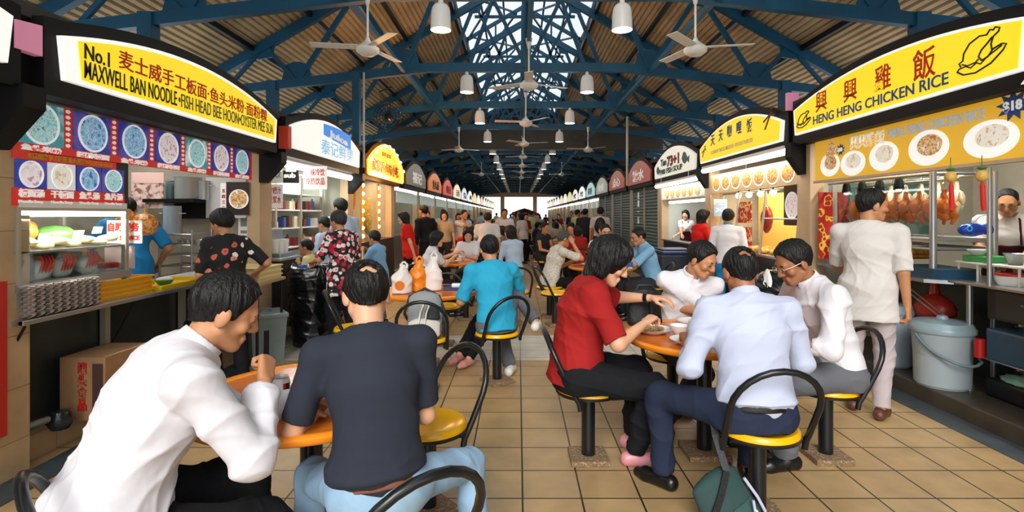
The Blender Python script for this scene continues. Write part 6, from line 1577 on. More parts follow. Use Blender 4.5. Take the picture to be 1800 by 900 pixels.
        if belt:
            Bf = Field(pel-0.25, pel+0.3, h); c_ = pel+R@V3(0, 0, 0.024*s)
            Bf.loft(c_-R@up*0.017, c_+R@up*0.017, R@rt, 0.154*bd*s, 0.119*bd*s, 0.153*bd*s, 0.118*bd*s, 0.004, True, True)
            Vb, Qb = Bf.mesh(); np_mesh('belt', Vb, Qb, belt, trousers_o)
    if apron:
        A = Field(lo, hi, h); 
        st2 = [(st[0][0]-V3(0, 0, 0.25*s), st[0][1], st[0][2]), st[0], st[1], st[2], (waist*0.4+chest*0.6, st[3][1]*0.8, st[3][2])]
        for q in range(4): A.loft(st2[q][0], st2[q+1][0], rt, st2[q][1]+0.018, st2[q][2]+0.024, st2[q+1][1]+0.018, st2[q+1][2]+0.024, 0.02, q == 0, q == 3)
        A.cut(pel+V3(0, 0.02, 0), -(R@fw))
        Va, Qa = A.mesh(); Va = wobble(Va, Qa, fold*0.6, 15, seed+9); np_mesh('apron', Va, Qa, apron, root)
        b = MB()
        for q in (-1, 1): b.tube([waist*0.4+chest*0.6+R2@V3(q*0.085, 0.125*bd, 0.02)*s, top+R2@V3(q*0.075, 0.075, 0.0)*s, top+R2@V3(q*0.05, -0.02, 0.035)*s], 0.008, 8)
        b.build('apron_strap', apron, root, smooth=60)
    # ---------------- shoes
    if shoes:
        for i in (0, 1):
            ld = V3(*(kn[i]-hp[i])[:2], 0); d = unit(ld) if np.linalg.norm(ld) > 0.12 else unit(V3((-0.15, 0.15)[i], 1, 0))
            sl = unit(kn[i]-an[i]); tilt = 0
            a = an[i]+V3(0, 0, -0.042*s); Hs = max(h*0.9, 0.006)
            Sh = Field(np.minimum(a, a+d*0.2)-0.12, np.maximum(a, a+d*0.2)+0.12, Hs)
            heel = a-d*0.045*s; ball = a+d*0.105*s; toe = a+d*0.16*s
            Sh.cone(heel, ball, 0.036*s, 0.040*s, 0.02); Sh.cone(ball+V3(0, 0, -0.004), toe+V3(0, 0, -0.006), 0.038*s, 0.028*s, 0.02)
            Sh.cone(an[i]+V3(0, 0, -0.02), heel+V3(0, 0, 0.01), 0.038*s, 0.036*s, 0.02); Sh.cone(an[i]+V3(0, 0, -0.03)+d*0.01, ball, 0.036*s, 0.030*s, 0.02)
            Sh.cut(a-V3(0, 0, 0.0315*s), V3(0, 0, -1))
            Vq, Qq = Sh.mesh()
            if len(Vq): np_mesh('shoe', Vq, Qq, M[shoes], root)
    if watch is not None:
        i = watch; d = unit(wr[i]-el[i]); c_ = wr[i]-d*0.03
        MB().tube([c_-d*0.012, c_+d*0.012], 0.032*s, 16).build('wristwatch', darkmetal, root, smooth=60)
    root['_top'] = 0
    del root['_top']
    return dict(root=root, hd=hc, hand=wr, elbow=el, pel=pel, RH=RH, top=top, sh=sh)
mat('shoe_black', '121214', 0.3); mat('shoe_brown', '5a3424', 0.45); mat('shoe_pink', 'd08a90', 0.4); mat('shoe_white', 'd9d9d4', 0.5); mat('shoe_grey', '55555a', 0.5); mat('sandal_pink', 'cf8d86', 0.5)
# ================================================================ the people in the photograph
W_ = cloth('cloth_white', 'dad7dc'); WB = cloth('cloth_pale_blue', 'bcc3da'); BK = cloth('cloth_black', '17181c'); TB_ = cloth('cloth_charcoal_navy', '2b2f3a')
NV = cloth('cloth_navy', '252d42'); JE = mat('denim', '8fb0cc', 0.9, bump=0.2, bscale=300, vary=0.15, vscale=9); RED = cloth('cloth_dark_red', '9a1f1e'); BRD = cloth('cloth_bright_red', 'cc2016')
CY = cloth('cloth_cyan', '2fa3c9'); SB = cloth('cloth_sky_blue', '7fb2d9'); LB = cloth('cloth_light_blue', 'b4c8de'); GT = cloth('cloth_grey', '62646a'); LG = cloth('cloth_lilac_grey', 'b9adb0')
BLU = cloth('cloth_blue', '1f7fc0'); MAR = cloth('cloth_maroon', '3a1218'); KH = cloth('cloth_khaki', '8a8064'); YE = cloth('cloth_yellow', 'e6d79a'); YG = cloth('cloth_lime', 'c2c88a'); DG = cloth('cloth_dark_grey', '2b2d33'); TEAL = cloth('cloth_teal', '2b8a9c'); OW = cloth('cloth_offwhite', 'd2cdc8'); BG = cloth('cloth_beige', 'b7a68c')
FL1 = floral_mat('floral_black', '0d0c10', ['e6d8cc', 'd98a7a', 'efe6da', 'c9604a', 'e0b070', '0d0c10', '0d0c10'], 13, 0.36)
FL2 = floral_mat('floral_red_white', '1c1418', ['e9dcd9', 'c92a44', 'ded0cf', 'd9707c', 'efe6e2', 'a81a34'], 19, 0.52)
PAT = ramp_mat('patterned_pale', [(0.0, 'd9d4c8'), (0.42, 'cfc8ba'), (0.5, '9a9488'), (0.55, 'dcd8cc')], 'noise', 45, 0.85)
leather = mat('leather_black', '18120f', 0.35); leather_b = mat('leather_brown', '7a4a3a', 0.45)
HN = 0.005
person('man in a white long sleeved shirt hunched at the left front table, fist raised', (-1.26, 1.63), (0.74, 0.67), True, H=1.82, build=1.15, lean=18, curve=14, head=(8, 24, 4), skin='tan',
    hands=[(-0.82, 2.02, 0.80), (-0.875, 1.86, 0.92)], elbow=[(0.3, 0.3, -0.8), (0.3, -0.62, -0.85)], feet=[(-0.95, 2.1, 0), (-0.68, 2.02, 0)], fist=(0.5, 0.95), palm=[None, (-0.8, 0.4, 0)],
    shirt=W_, sleeve=1.9, collar=True, trousers=BK, belt=leather, shoes='shoe_black', h=HN, fold=0.010, seed=3, hair_kw=dict(thick=0.016, thin=0.0), shirt_len=0.06, cuff=W_)
person('man in a charcoal black t-shirt and jeans seated with his back to us', (-0.48, 1.86), (-0.30, 0.95), True, H=1.68, build=0.95, pelvis_up=0.05, lean=7, curve=8, side=-3, head=(-6, 20, 0), skin='fair',
    hands=[(-0.74, 2.10, 0.79), (-0.50, 2.20, 0.80)], elbow=[(-0.35, -0.35, -1), (0.4, -0.3, -1)], feet=[(-0.80, 2.02, 0), (-0.16, 2.16, 0)], knee=[(-0.7, 1, 0.3), (0.45, 1, 0.3)], fist=(0.5, 0.5),
    shirt=TB_, sleeve=0.72, trousers=JE, belt=leather_b, shoes='shoe_brown', h=HN, fold=0.006, seed=11, hair_kw=dict(thick=0.017, thin=1.2, nape=-0.085), hair='thin')
person('large woman in a dark red blouse eating at the right table', (0.35, 3.30), (1, 0.02), True, H=1.76, build=1.30, fem=True, lean=5, curve=12, head=(6, 26, 0), skin='fair',
    hands=[(0.86, 3.52, 0.96), (0.74, 3.18, 0.86)], elbow=[(0.1, 0.6, -0.2), (0.2, -0.5, -0.9)], feet=[(0.74, 3.50, 0), (0.70, 3.24, 0)], fist=(0.35, 0.55), palm=[(0.2, 0, -1), None],
    shirt=RED, sleeve=0.80, shirt_len=0.045, collar=True, trousers=BK, shoes='shoe_pink', h=HN, fold=0.009, seed=5, hair='bob', hair_kw=dict(thick=0.03), watch=0, big_head=1.12)
person('man in pale blue shirt and navy trousers, back to us at the right table', (1.17, 2.66), (-0.02, 1), True, H=1.76, build=1.10, lean=6, curve=10, side=0, head=(0, 16, 0), skin='brown',
    hands=[(0.93, 2.98, 0.80), (1.38, 3.02, 0.82)], elbow=[(-0.4, -0.3, -1), (0.45, -0.2, -1)], feet=[(0.80, 2.98, 0), (1.30, 3.05, 0)], knee=[(-0.9, 1, 0.4), (0.3, 1, 0.3)], fist=(0.5, 0.5),
    shirt=WB, sleeve=1.5, collar=True, trousers=NV, belt=leather, shoes='shoe_black', h=HN, fold=0.009, seed=21, hair='thin', hair_kw=dict(thick=0.014, thin=1.05, nape=-0.08), cuff=WB)
person('man in glasses and a white shirt with rolled sleeves leaning in from the right', (1.96, 3.32), (-1, -0.05), True, H=1.86, build=1.06, lean=14, curve=8, head=(-4, 26, 0), skin='brown',
    hands=[(1.50, 3.12, 0.78), (1.50, 3.55, 0.80)], elbow=[(0.3, -0.6, -0.8), (0.3, 0.6, -0.8)], feet=[(1.58, 3.18, 0), (1.55, 3.48, 0)], fist=(0.6, 0.5),
    shirt=W_, sleeve=1.35, collar=True, trousers=GT, belt=leather, shoes='shoe_black', h=HN, fold=0.010, seed=31, hair='short', hair_kw=dict(thick=0.018, front=0.060), glasses=('spectacle_frame_gold', 'b8a88a', 0.3, 0.6), shirt_len=0.04, cuff=W_)
person('young man in a white polo shirt at the far side of the right table', (1.20, 4.08), (0.12, -1), True, H=1.78, build=0.98, lean=11, curve=8, side=-5, head=(-34, 24, 0), skin='tan',
    hands=[(1.52, 3.72, 0.80), (1.34, 3.72, 0.83)][::-1], elbow=[(-0.8, -0.2, -0.5), (0.7, 0.0, -0.7)], feet=[(1.02, 3.75, 0), (1.30, 3.72, 0)], fist=(0.5, 0.5),
    shirt=W_, sleeve=0.78, collar=True, trousers=DG, shoes='shoe_black', h=HN, fold=0.008, seed=41, hair='short', hair_kw=dict(thick=0.02, front=0.072), shirt_len=0.05)
person('man standing at the chicken rice stall in a white t-shirt and pale trousers', (2.62, 4.05), (0.62, 0.78), False, H=1.71, build=1.04, lean=2, twist=0, head=(58, 4, 0), skin='tan',
    hands=[(2.72, 4.42, 1.02), (2.80, 3.88, 0.80)], elbow=[(-0.3, 0.2, -1), (-0.3, -0.6, -0.6)], feet=[(2.60, 4.20, 0), (2.67, 3.98, 0)], fist=(0.6, 0.5), palm=[None, (-0.6, 0.7, 0)],
    shirt=OW, sleeve=0.85, shirt_len=0.17, trousers=LG, shoes='shoe_brown', h=HN, fold=0.007, seed=51, hair='short', hair_kw=dict(thick=0.018))
person('cook with glasses in a white t-shirt and dark maroon apron at the right edge', (4.28, 4.74, 0.13), (-0.60, -0.80), False, H=1.64, lean=6, curve=8, head=(8, 24, 0), skin='tan',
    hands=[(3.92, 4.45, 1.14), (4.05, 4.34, 1.14)][::-1], feet=[(4.22, 4.80, 0.13), (4.36, 4.70, 0.13)], fist=(0.6, 0.6), shirt=OW, sleeve=0.7, trousers=DG, apron=MAR, shoes='shoe_black', h=0.006, seed=61, hair='short', hair_kw=dict(thick=0.006, front=0.045), glasses=('spectacle_frame_black', '1a1614', 0.3))
person('woman in a black blouse scattered with pale flowers at the noodle counter', (-2.50, 4.66), (-0.78, 0.62), False, H=1.56, build=1.12, fem=True, lean=5, head=(-25, 12, 0), skin='tan',
    hands=[(-2.78, 4.74, 1.0), (-2.40, 4.98, 0.98)], elbow=[(0, -0.5, -1), (0.8, 0, -0.5)], feet=[(-2.60, 4.66, 0), (-2.40, 4.72, 0)], shirt=FL1, sleeve=0.8, shirt_len=0.12, trousers=BK, shoes='shoe_black', h=0.007, seed=71, hair='short', hair_kw=dict(thick=0.034, nape=-0.075), hcol='dark')
person('noodle seller in a bright blue t-shirt working behind the counter', (-3.70, 5.15, 0.14), (-0.62, 0.78), False, H=1.60, build=1.12, lean=16, curve=10, head=(-10, 20, 0), skin='tan',
    hands=[(-4.0, 5.25, 1.02), (-3.65, 5.5, 1.02)], elbow=[(-0.6, -0.6, -0.4), (0.7, 0, -0.6)], feet=[(-3.78, 5.1, 0.14), (-3.62, 5.2, 0.14)], shirt=BLU, sleeve=0.8, shirt_len=0.1, trousers=DG, apron=BLU, shoes='shoe_black', h=0.008, seed=73)
person('woman in a red and white floral blouse standing by the bin', (-1.95, 6.02), (-0.80, 0.60), False, H=1.56, build=1.15, fem=True, lean=4, head=(-14, 10, 0), skin='tan',
    hands=[(-2.28, 6.02, 0.98), (-1.86, 6.22, 0.72)], elbow=[(0.1, -0.8, -0.6), (0.8, 0.2, -0.4)], feet=[(-2.05, 6.02, 0), (-1.86, 6.10, 0)], shirt=FL2, sleeve=0.85, shirt_len=0.2, trousers=BK, shoes='shoe_black', h=0.008, seed=75, hair='short', hair_kw=dict(thick=0.026), hcol='salt')
person('tall man in a light blue shirt at the drinks stall', (-2.56, 7.98), (-0.7, 0.7), False, H=1.76, head=(-18, 6, 0), skin='tan', shirt=LB, sleeve=0.8, shirt_len=0.1, trousers=DG, h=0.009, seed=77, hair_kw=dict(thick=0.03))
person('youth in pale blue seen in profile at the drinks stall', (-2.50, 7.22), (-0.95, 0.3), False, H=1.50, head=(0, 8, 0), skin='mid', shirt=LB, sleeve=0.7, shirt_len=0.1, trousers=NV, h=0.009, seed=78)
person('small child in a yellow top with a hand to the mouth', (-2.48, 6.55), (-0.85, -0.1), False, H=1.20, head=(0, 4, 0), skin='tan', hands=[(-2.62, 6.45, 0.92), (-2.62, 6.62, 0.88)], elbow=[(0, -0.4, -1), (0, 0.4, -1)], shirt=YE, sleeve=0.6, shirt_len=0.05, trousers=NV, h=0.009, seed=79, big_head=1.18)
person('boy in a light blue polo with hands raised to his face', (-1.90, 7.45), (-0.9, 0.25), False, H=1.28, head=(0, 8, 0), skin='tan', hands=[(-2.14, 7.45, 1.0), (-2.10, 7.6, 0.98)], elbow=[(0.0, -0.5, -1), (0, 0.4, -1)], shirt=SB, sleeve=0.6, shirt_len=0.15, trousers=GT, collar=True, h=0.009, seed=80, big_head=1.12, hair_kw=dict(thick=0.022))
person('woman in a bright red top walking past the bulb stall', (-1.90, 9.5), (-1, 0.05), False, H=1.58, fem=True, head=(0, 8, 0), skin='fair', hands=[(-1.78, 9.36, 0.75), None], elbow=[(0.3, -0.2, -0.4), None], shirt=BRD, sleeve=0.6, shirt_len=0.08, trousers=BK, h=0.009, seed=81, hair='bob', hair_kw=dict(thick=0.016))
person('person in black standing behind the woman in red', (-1.78, 10.6), (-0.8, 0.6), False, H=1.72, shirt=BK, sleeve=1.7, trousers=BK, h=0.012, seed=82)
person('man in a cyan t-shirt seated with his back to us at the bag table', (-0.19, 4.82), (-0.40, 0.92), True, H=1.74, build=1.06, lean=10, curve=10, head=(10, 14, 0), skin='mid',
    hands=[(-0.47, 5.10, 0.80), (-0.22, 5.20, 0.82)], elbow=[(-0.4, -0.3, -1), (1.0, -0.1, -0.3)], feet=[(-0.08, 5.08, 0.0), (0.16, 4.98, 0.44)], knee=[(0.1, 1, 0.2), (0.9, 0.8, 0.3)], shirt=CY, sleeve=0.8, shirt_len=0.05, trousers=GT, shoes='shoe_white', h=0.007, seed=83, hair_kw=dict(thick=0.02))
person('person in black trousers and pink shoes hidden behind the cyan shirt', (-0.22, 5.90), (-0.50, -0.85), True, H=1.55, fem=True, lean=14, skin='fair', feet=[(-0.62, 5.30, 0), (-0.50, 5.32, 0)][::-1], shirt=DG, sleeve=0.7, trousers=BK, shoes='sandal_pink', h=0.009, seed=84, hair='bob')
person('woman in a white top with dark bob seated left of the far table', (-1.35, 7.95), (0.95, 0.30), True, H=1.62, fem=True, lean=12, head=(0, 6, 0), skin='fair', hands=[(-0.95, 8.35, 0.92), (-0.98, 8.15, 0.86)], shirt=W_, sleeve=0.7, trousers=BK, shirt_len=0.05, h=0.009, seed=85, hair='bob', hair_kw=dict(thick=0.02))
person('long haired young woman in white facing us at the far table', (-0.86, 9.40), (-0.05, -1), True, H=1.66, fem=True, lean=6, head=(-8, 18, 0), skin='fair', hands=[(-0.85, 8.98, 0.80), (-1.02, 9.0, 0.82)], shirt=W_, sleeve=0.7, trousers=DG, h=0.009, seed=86, hair='long', hair_kw=dict(thick=0.018))
person('person in a pinkish white shirt bending with back turned', (-0.62, 10.1), (0.1, 1), False, H=1.66, lean=26, curve=12, head=(0, 10, 0), shirt=OW, sleeve=0.7, trousers=DG, shirt_len=0.1, h=0.012, seed=87)
person('person in light blue with long hair seated beside the aisle', (-0.06, 9.1), (-0.6, 0.8), True, H=1.74, fem=True, lean=8, head=(-12, 6, 0), skin='fair', shirt=LB, sleeve=1.5, trousers=JE, h=0.011, seed=88, hair='bob')
person('grey haired man in a pale patterned shirt eating', (0.46, 7.95), (0.95, 0.32), True, H=1.68, lean=14, curve=8, head=(0, 12, 0), skin='tan', hands=[(0.86, 8.15, 0.82), (0.80, 7.86, 1.08)], elbow=[(0, 0.3, -1), (0.3, -0.2, -1)], shirt=PAT, sleeve=0.75, shirt_len=0.06, trousers=BK, h=0.009, seed=89, hcol='grey')
person('man with glasses in a sky blue shirt holding food to his mouth', (1.98, 7.85), (-0.98, -0.15), True, H=1.78, lean=16, curve=4, head=(0, 14, 0), skin='mid', hands=[(1.55, 7.70, 1.03), (1.55, 7.92, 1.05)], elbow=[(0.0, -0.3, -1), (0.0, 0.4, -1)], fist=(0.8, 0.8), shirt=SB, sleeve=0.8, collar=True, trousers=DG, h=0.008, seed=90, glasses=('spectacle_frame_black', '1a1614', 0.3))
person('man in glasses and white facing us behind the middle right table', (1.40, 8.82), (0.05, -1), True, H=1.80, lean=6, head=(0, 8, 0), skin='fair', shirt=W_, sleeve=1.5, trousers=DG, h=0.009, seed=91, glasses=('spectacle_frame_black', '1a1614', 0.3))
person('woman in a red top reaching towards the roast stall', (2.86, 8.6), (0.95, 0.25), False, H=1.60, fem=True, lean=6, head=(0, 4, 0), skin='fair', hands=[(3.25, 8.65, 1.15), (3.22, 8.35, 1.12)], elbow=[(0, 0.3, -1), (-0.2, -0.3, -1)], shirt=BRD, sleeve=0.7, shirt_len=0.06, trousers=BK, h=0.009, seed=92, hair='bob', hair_kw=dict(thick=0.022))
person('person in white with a teal collar waiting at the roast stall', (2.92, 7.55), (0.45, 0.9), False, H=1.60, head=(4, 4, 0), skin='tan', shirt=W_, sleeve=0.8, collar=TEAL, shirt_len=0.02, trousers=BLU, h=0.009, seed=93, hair_kw=dict(thick=0.024))
person('woman in white with a dark maroon apron inside the fish soup stall', (3.74, 11.95, 0.13), (-0.6, -0.8), False, H=1.50, fem=True, head=(0, 6, 0), skin='fair', hands=[(3.50, 11.55, 1.05), (3.42, 11.78, 1.05)][::-1], shirt=W_, sleeve=0.7, trousers=BK, apron=MAR, h=0.010, seed=94, hair='bob', hair_kw=dict(thick=0.014))
person('man in a dark vest over a white shirt seated at the first far right table', (0.53, 12.3), (0.8, -0.6), True, H=1.74, lean=6, head=(10, 4, 0), skin='tan', shirt=DG, sleeve=0.25, trousers=DG, h=0.012, seed=95)
person('man in a khaki jacket eating at the first far right table', (1.32, 13.05), (-0.25, -1), True, H=1.78, lean=16, head=(10, 22, 0), skin='fair', shirt=KH, sleeve=1.8, trousers=DG, h=0.012, seed=96, hair_kw=dict(thick=0.022))
person('standing person in white with a black rucksack by the closed shutters', (2.12, 14.0), (0.2, 1), False, H=1.72, shirt=OW, sleeve=0.7, trousers=DG, h=0.012, seed=97, hair_kw=dict(thick=0.024))
person('person in a dark shirt standing left of the rucksack wearer', (1.82, 15.0), (0.5, 0.9), False, H=1.70, shirt=DG, sleeve=0.7, trousers=BK, h=0.013, seed=98)
person('person in lime yellow standing at the lit stall on the right', (1.80, 17.2), (0.8, 0.5), False, H=1.70, shirt=YG, sleeve=0.8, trousers=BK, h=0.013, seed=99)
person('woman in a cream blouse standing facing us on the left', (-1.72, 12.6), (0.1, -1), False, H=1.62, fem=True, head=(0, 2, 0), skin='fair', shirt=BG, sleeve=0.6, trousers=DG, h=0.012, seed=100, hair='bob')
person('man in white with a hand to his head on the left', (-1.35, 12.9), (0.6, -0.7), False, H=1.64, skin='mid', shirt=W_, sleeve=0.7, trousers=BK, h=0.012, seed=101, hands=[None, (-1.32, 12.72, 1.42)], elbow=[None, (0.6, -0.6, -0.8)])
person('person in a dark jacket over pale blue beside the left stalls', (-2.10, 12.4), (0.2, -1), False, H=1.62, shirt=DG, sleeve=1.8, trousers=BK, h=0.012, seed=102)
person('child in red between the tables on the left', (-1.10, 11.3), (0.3, -1), False, H=1.25, shirt=BRD, sleeve=0.6, trousers=BK, h=0.012, seed=103, big_head=1.15)
# the crowd further down: one figure of each kind, then copies in other clothes
protos = []
for q, kw in enumerate((dict(seated=False, H=1.68, hair='short'), dict(seated=False, H=1.58, fem=True, hair='bob'), dict(seated=True, H=1.72, hair='short', lean=14), dict(seated=True, H=1.62, fem=True, hair='bob', lean=10))):
    protos.append(dict(kw=kw, obj=None, n=0))
cl = [(W_, 'white'), (DG, 'dark grey'), (LB, 'light blue'), (BRD, 'red'), (KH, 'khaki'), (OW, 'off-white'), (NV, 'navy'), (BG, 'beige'), (YG, 'pale lime'), (RED, 'dark red'), (CY, 'cyan'), (GT, 'grey')]
crowd_label = {}
def crowd(q, x, y, fx, fy, c_, where):
    p = protos[q]; m_, cn = cl[c_]
    lb = '%s %s in %s, %s' % ('seated' if q > 1 else 'standing', 'woman' if q % 2 else 'man', cn, where)
    rz = math.atan2(fy, fx)-math.pi/2
    if p['obj'] is None:
        p['obj'] = person(lb, (x, y), (fx, fy), shirt=m_, trousers=BK, sleeve=0.75, shirt_len=0.08, h=0.015, seed=200+q, skin=['tan', 'fair', 'mid', 'fair'][q], group='crowd down the hall', **p['kw'])['root']
    else:
        o = dup(p['obj'], (x, y, 0), rz, lb); swap_mat(o, 'shirt', m_)
k = 0
for ti, y in enumerate((12.0, 15.2, 18.4, 21.8, 25.4, 29.5, 34.0)):
    for sx, nm in ((-1, 'left'), (1, 'right')):
        x = XC+sx*1.15; yy = y+0.3*(sx > 0)
        for qi, (dx, dy, wn) in enumerate(((-0.75, 0, 'left'), (0.75, 0, 'right'), (0, -0.75, 'near'), (0, 0.75, 'far'))):
            if ti == 0 and sx > 0 and wn in ('left', 'far'): continue
            if ti == 0 and sx < 0 and wn == 'left': continue
            if rnd.random() < 0.25 or (wn == 'near' and rnd.random() < 0.4): continue
            crowd(2+(k*7+qi) % 2, x+dx, yy+dy, -dx+rnd.uniform(-0.2, 0.2), -dy+0.05, rnd.randrange(12), '%s stool, %s far table, %s row' % (wn, TORD[ti], nm)); k += 1
marks = ['abreast of the %s left sign' % ordn[i] for i in range(4, 14)]
for j, (x, y) in enumerate(((-2.0, 14.6), (-1.9, 17.0), (-0.35, 13.9), (0.15, 16.6), (2.2, 18.9), (-2.1, 20.1), (0.45, 20.6), (-0.1, 23.5), (2.3, 23.0), (-2.2, 24.3), (0.3, 26.8), (2.1, 27.6), (-1.9, 28.4), (0.0, 31.0), (0.6, 33.5), (-0.9, 36.2), (1.4, 37.5), (0.1, 39.0), (-1.7, 40.5), (2.1, 41.5), (0.7, 44.0), (-0.6, 46.0), (0.12, 18.9), (0.2, 17.6), (0.15, 21.9), (0.95, 23.7), (-0.75, 23.6), (0.15, 25.2), (-0.3, 27.5), (1.0, 27.7), (-0.9, 31.7), (0.35, 35.9), (-0.4, 37.8), (0.9, 40.6), (-0.2, 42.2), (0.3, 46.8), (1.2, 46.4))):
    crowd(j % 2, x, y, rnd.uniform(-1, 1), -1 if j % 3 else 1, (j*5+2) % 12, '%s, level with the %s pair of signs' % ('aisle' if abs(x-XC) < 0.8 else ('left walkway' if x < 0 else 'right walkway'), ordn[min(17, int((y-Y0)/BAY))]))
# ================================================================ things on and around the tables
porc = mat('porcelain', 'eef0ec', 0.25)
def sdf(name, m, lo, hi, h, fn, parent=None, fold=0, seed=1, freq=17):
    F = Field(np.array(lo, float), np.array(hi, float), h); fn(F); V, Q = F.mesh(); V = relax(V, Q, 1); V = wobble(V, Q, fold, freq, seed)
    return np_mesh(name, V, Q, m, parent)
# drink can
r = empty('drink_can', (-0.93, 2.12, 0.746), -0.35, 'white drink can with black lettering on the nearest left table', 'can')
MB().lathe([(0.0, 0.002), (0.024, 0.0), (0.032, 0.010), (0.033, 0.015), (0.033, 0.105), (0.027, 0.118), (0.0275, 0.121), (0.0255, 0.121), (0.024, 0.117), (0, 0.117)], 32).build('body', mat('can_white', 'e9e6ea', 0.3, 0.2), r, smooth=40)
MB().lathe([(0.0278, 0.1175), (0.0284, 0.122), (0.026, 0.123), (0.0245, 0.1175), (0.0, 0.1178)], 32).build('rim', steel, r, smooth=40)
def wrap_text(t, size, z, a0, R, m, root, vertical=True, width=None):
    me, co = text_mesh(t, size, width, 0.001, 0.0006)
    if vertical: u, v = -co[:, 1], co[:, 0]
    else: u, v = co[:, 0], co[:, 1]
    ang = a0+u/R; rad = R+0.0006+co[:, 2]
    W = np.stack([rad*np.cos(ang), rad*np.sin(ang), z+v], 1); me.vertices.foreach_set('co', W.ravel().astype(np.float32)); me.materials.clear(); me.materials.append(m); me.update()
    o = bpy.data.objects.new('lettering', me); C.objects.link(o); o.parent = root
wrap_text('PLUS', 0.022, 0.018, -2.0, 0.033, ink, r, True, 0.085)
def patch(a0, a1, z0, z1, R, m, root, name='print', n=8):
    vs = []; 
    for k in range(n+1):
        a = a0+(a1-a0)*k/n; vs += [(R*math.cos(a), R*math.sin(a), z0), (R*math.cos(a), R*math.sin(a), z1)]
    MB().add(vs, [(2*k, 2*k+2, 2*k+3, 2*k+1) for k in range(n)]).build(name, m, root)
patch(-1.55, -0.95, 0.028, 0.058, 0.0335, mat('print_slate', '4a5a7a', 0.5), r); patch(-1.6, -0.9, 0.075, 0.079, 0.0335, mat('print_slate', '4a5a7a', 0.5), r); patch(-0.6, -0.3, 0.03, 0.10, 0.0335, red_ink, r); patch(-0.3, 0.3, 0.02, 0.10, 0.0335, ink, r)
b = MB(); b.box(-1.08, -0.99, 2.08, 2.20, 0.746, 0.768, bev=0.006); b.build('tissue_pack', mat('tissue_pink', 'e0b8b0', 0.7), label='pale pink tissue pack left of the drink can', cat='tissue pack', origin=(-1.03, 2.14, 0.746))
# plates and bowl on the right table
def plate(loc, R, label, food_m, n, seed, greens=False):
    r = empty('plate', loc, 0, label, 'plate')
    MB().lathe([(0.0, 0.0), (R*0.55, 0.0), (R*0.62, 0.006), (R*0.97, 0.026), (R, 0.029), (R*0.96, 0.032), (R*0.62, 0.013), (0.0, 0.010)], 40).build('dish', porc, r, smooth=45)
    MB().lathe([(R*0.97, 0.0305), (R*1.004, 0.0285), (R*1.004, 0.0310), (R*0.975, 0.0325)], 40, caps=False).build('rim_line', mat('rim_pink', 'c98a90', 0.4), r, smooth=45)
    q = random.Random(seed); b = MB()
    for k in range(n):
        a = q.uniform(0, 6.28); d = R*0.5*math.sqrt(q.random()); b.blob((d*math.cos(a), d*math.sin(a)*0.8, 0.020+q.uniform(0, 0.014)), (q.uniform(0.012, 0.026), q.uniform(0.010, 0.02), 0.009), 2, 0.2, k)
    b.build('food', food_m, r, smooth=80)
    if greens:
        b = MB()
        for k in range(9): 
            y = -0.03+0.012*k; b.tube([(0.0, y, 0.03), (0.04, y+0.01, 0.048+0.004*(k % 3)), (0.09, y-0.01, 0.036)], [0.007, 0.01, 0.004], 6)
        b.build('greens', mat('veg_green', '3f6a22', 0.45), r, smooth=60)
    return r
noodle = ramp_mat('fried_noodles', [(0.0, '5a3a1c'), (0.45, 'b8904a'), (0.52, '3f2a18'), (0.58, 'd9bf7a')], 'noise', 90, 0.5, bump=0.5, interp='LINEAR')
ricef = ramp_mat('rice_and_meat', [(0.0, 'a8682a'), (0.45, 'e6d8b0'), (0.55, 'c98a4a'), (0.6, 'efe6cc')], 'noise', 70, 0.5, bump=0.4, interp='LINEAR')
plate((0.86, 3.46, 0.746), 0.125, 'plate of brown noodles before the woman in red', noodle, 26, 1)
plate((1.00, 3.16, 0.746), 0.115, 'plate of rice beside the hand of the man with his back turned', ricef, 18, 2)
plate((1.22, 3.70, 0.746), 0.135, 'plate of rice with green vegetables before the man in the polo', ricef, 16, 3, True)
MB().lathe([(0.028, 0.0), (0.034, 0.004), (0.052, 0.035), (0.062, 0.062), (0.058, 0.062), (0.046, 0.03), (0.0, 0.008)], 32, (1.015, 3.40, 0.746)).build('soup_bowl', porc, label='white soup bowl between the plates on the right table', cat='bowl', smooth=45, origin=(1.015, 3.40, 0.746))
b = MB(); b.tube([(0.78, 3.34, 0.775), (0.90, 3.42, 0.785)], [0.003, 0.003], 6); b.blob((0.905, 3.425, 0.785), (0.016, 0.010, 0.004), 2); b.build('spoon', steel, label='steel spoon over the noodle plate', cat='spoon', smooth=60, origin=(0.84, 3.38, 0.77))
# black handbag on the table
r = empty('handbag', (0.86, 3.68, 0.746), 0.12, 'black handbag standing on the right table by the woman in red', 'bag')
blk = mat('bag_black', '111216', 0.55, bump=0.2, bscale=80)
sdf('body', blk, (-0.15, -0.08, 0), (0.15, 0.08, 0.3), 0.008, lambda F: (F.loft((0, 0, 0.03), (0, 0, 0.23), (1, 0, 0), 0.125, 0.05, 0.105, 0.03, 0.02), F.cut((0, 0, 0.0), (0, 0, -1))), r, 0.004)
b = MB(); b.tube([(-0.07, -0.02, 0.24), (-0.05, -0.025, 0.28), (0.04, -0.025, 0.28), (0.07, -0.02, 0.24)], 0.008, 8); b.tube([(0.02, -0.045, 0.235), (0.025, -0.057, 0.12), (0.03, -0.055, 0.01)], 0.009, 8); b.build('strap', mat('strap_black', '1c2030', 0.5), r, smooth=60)
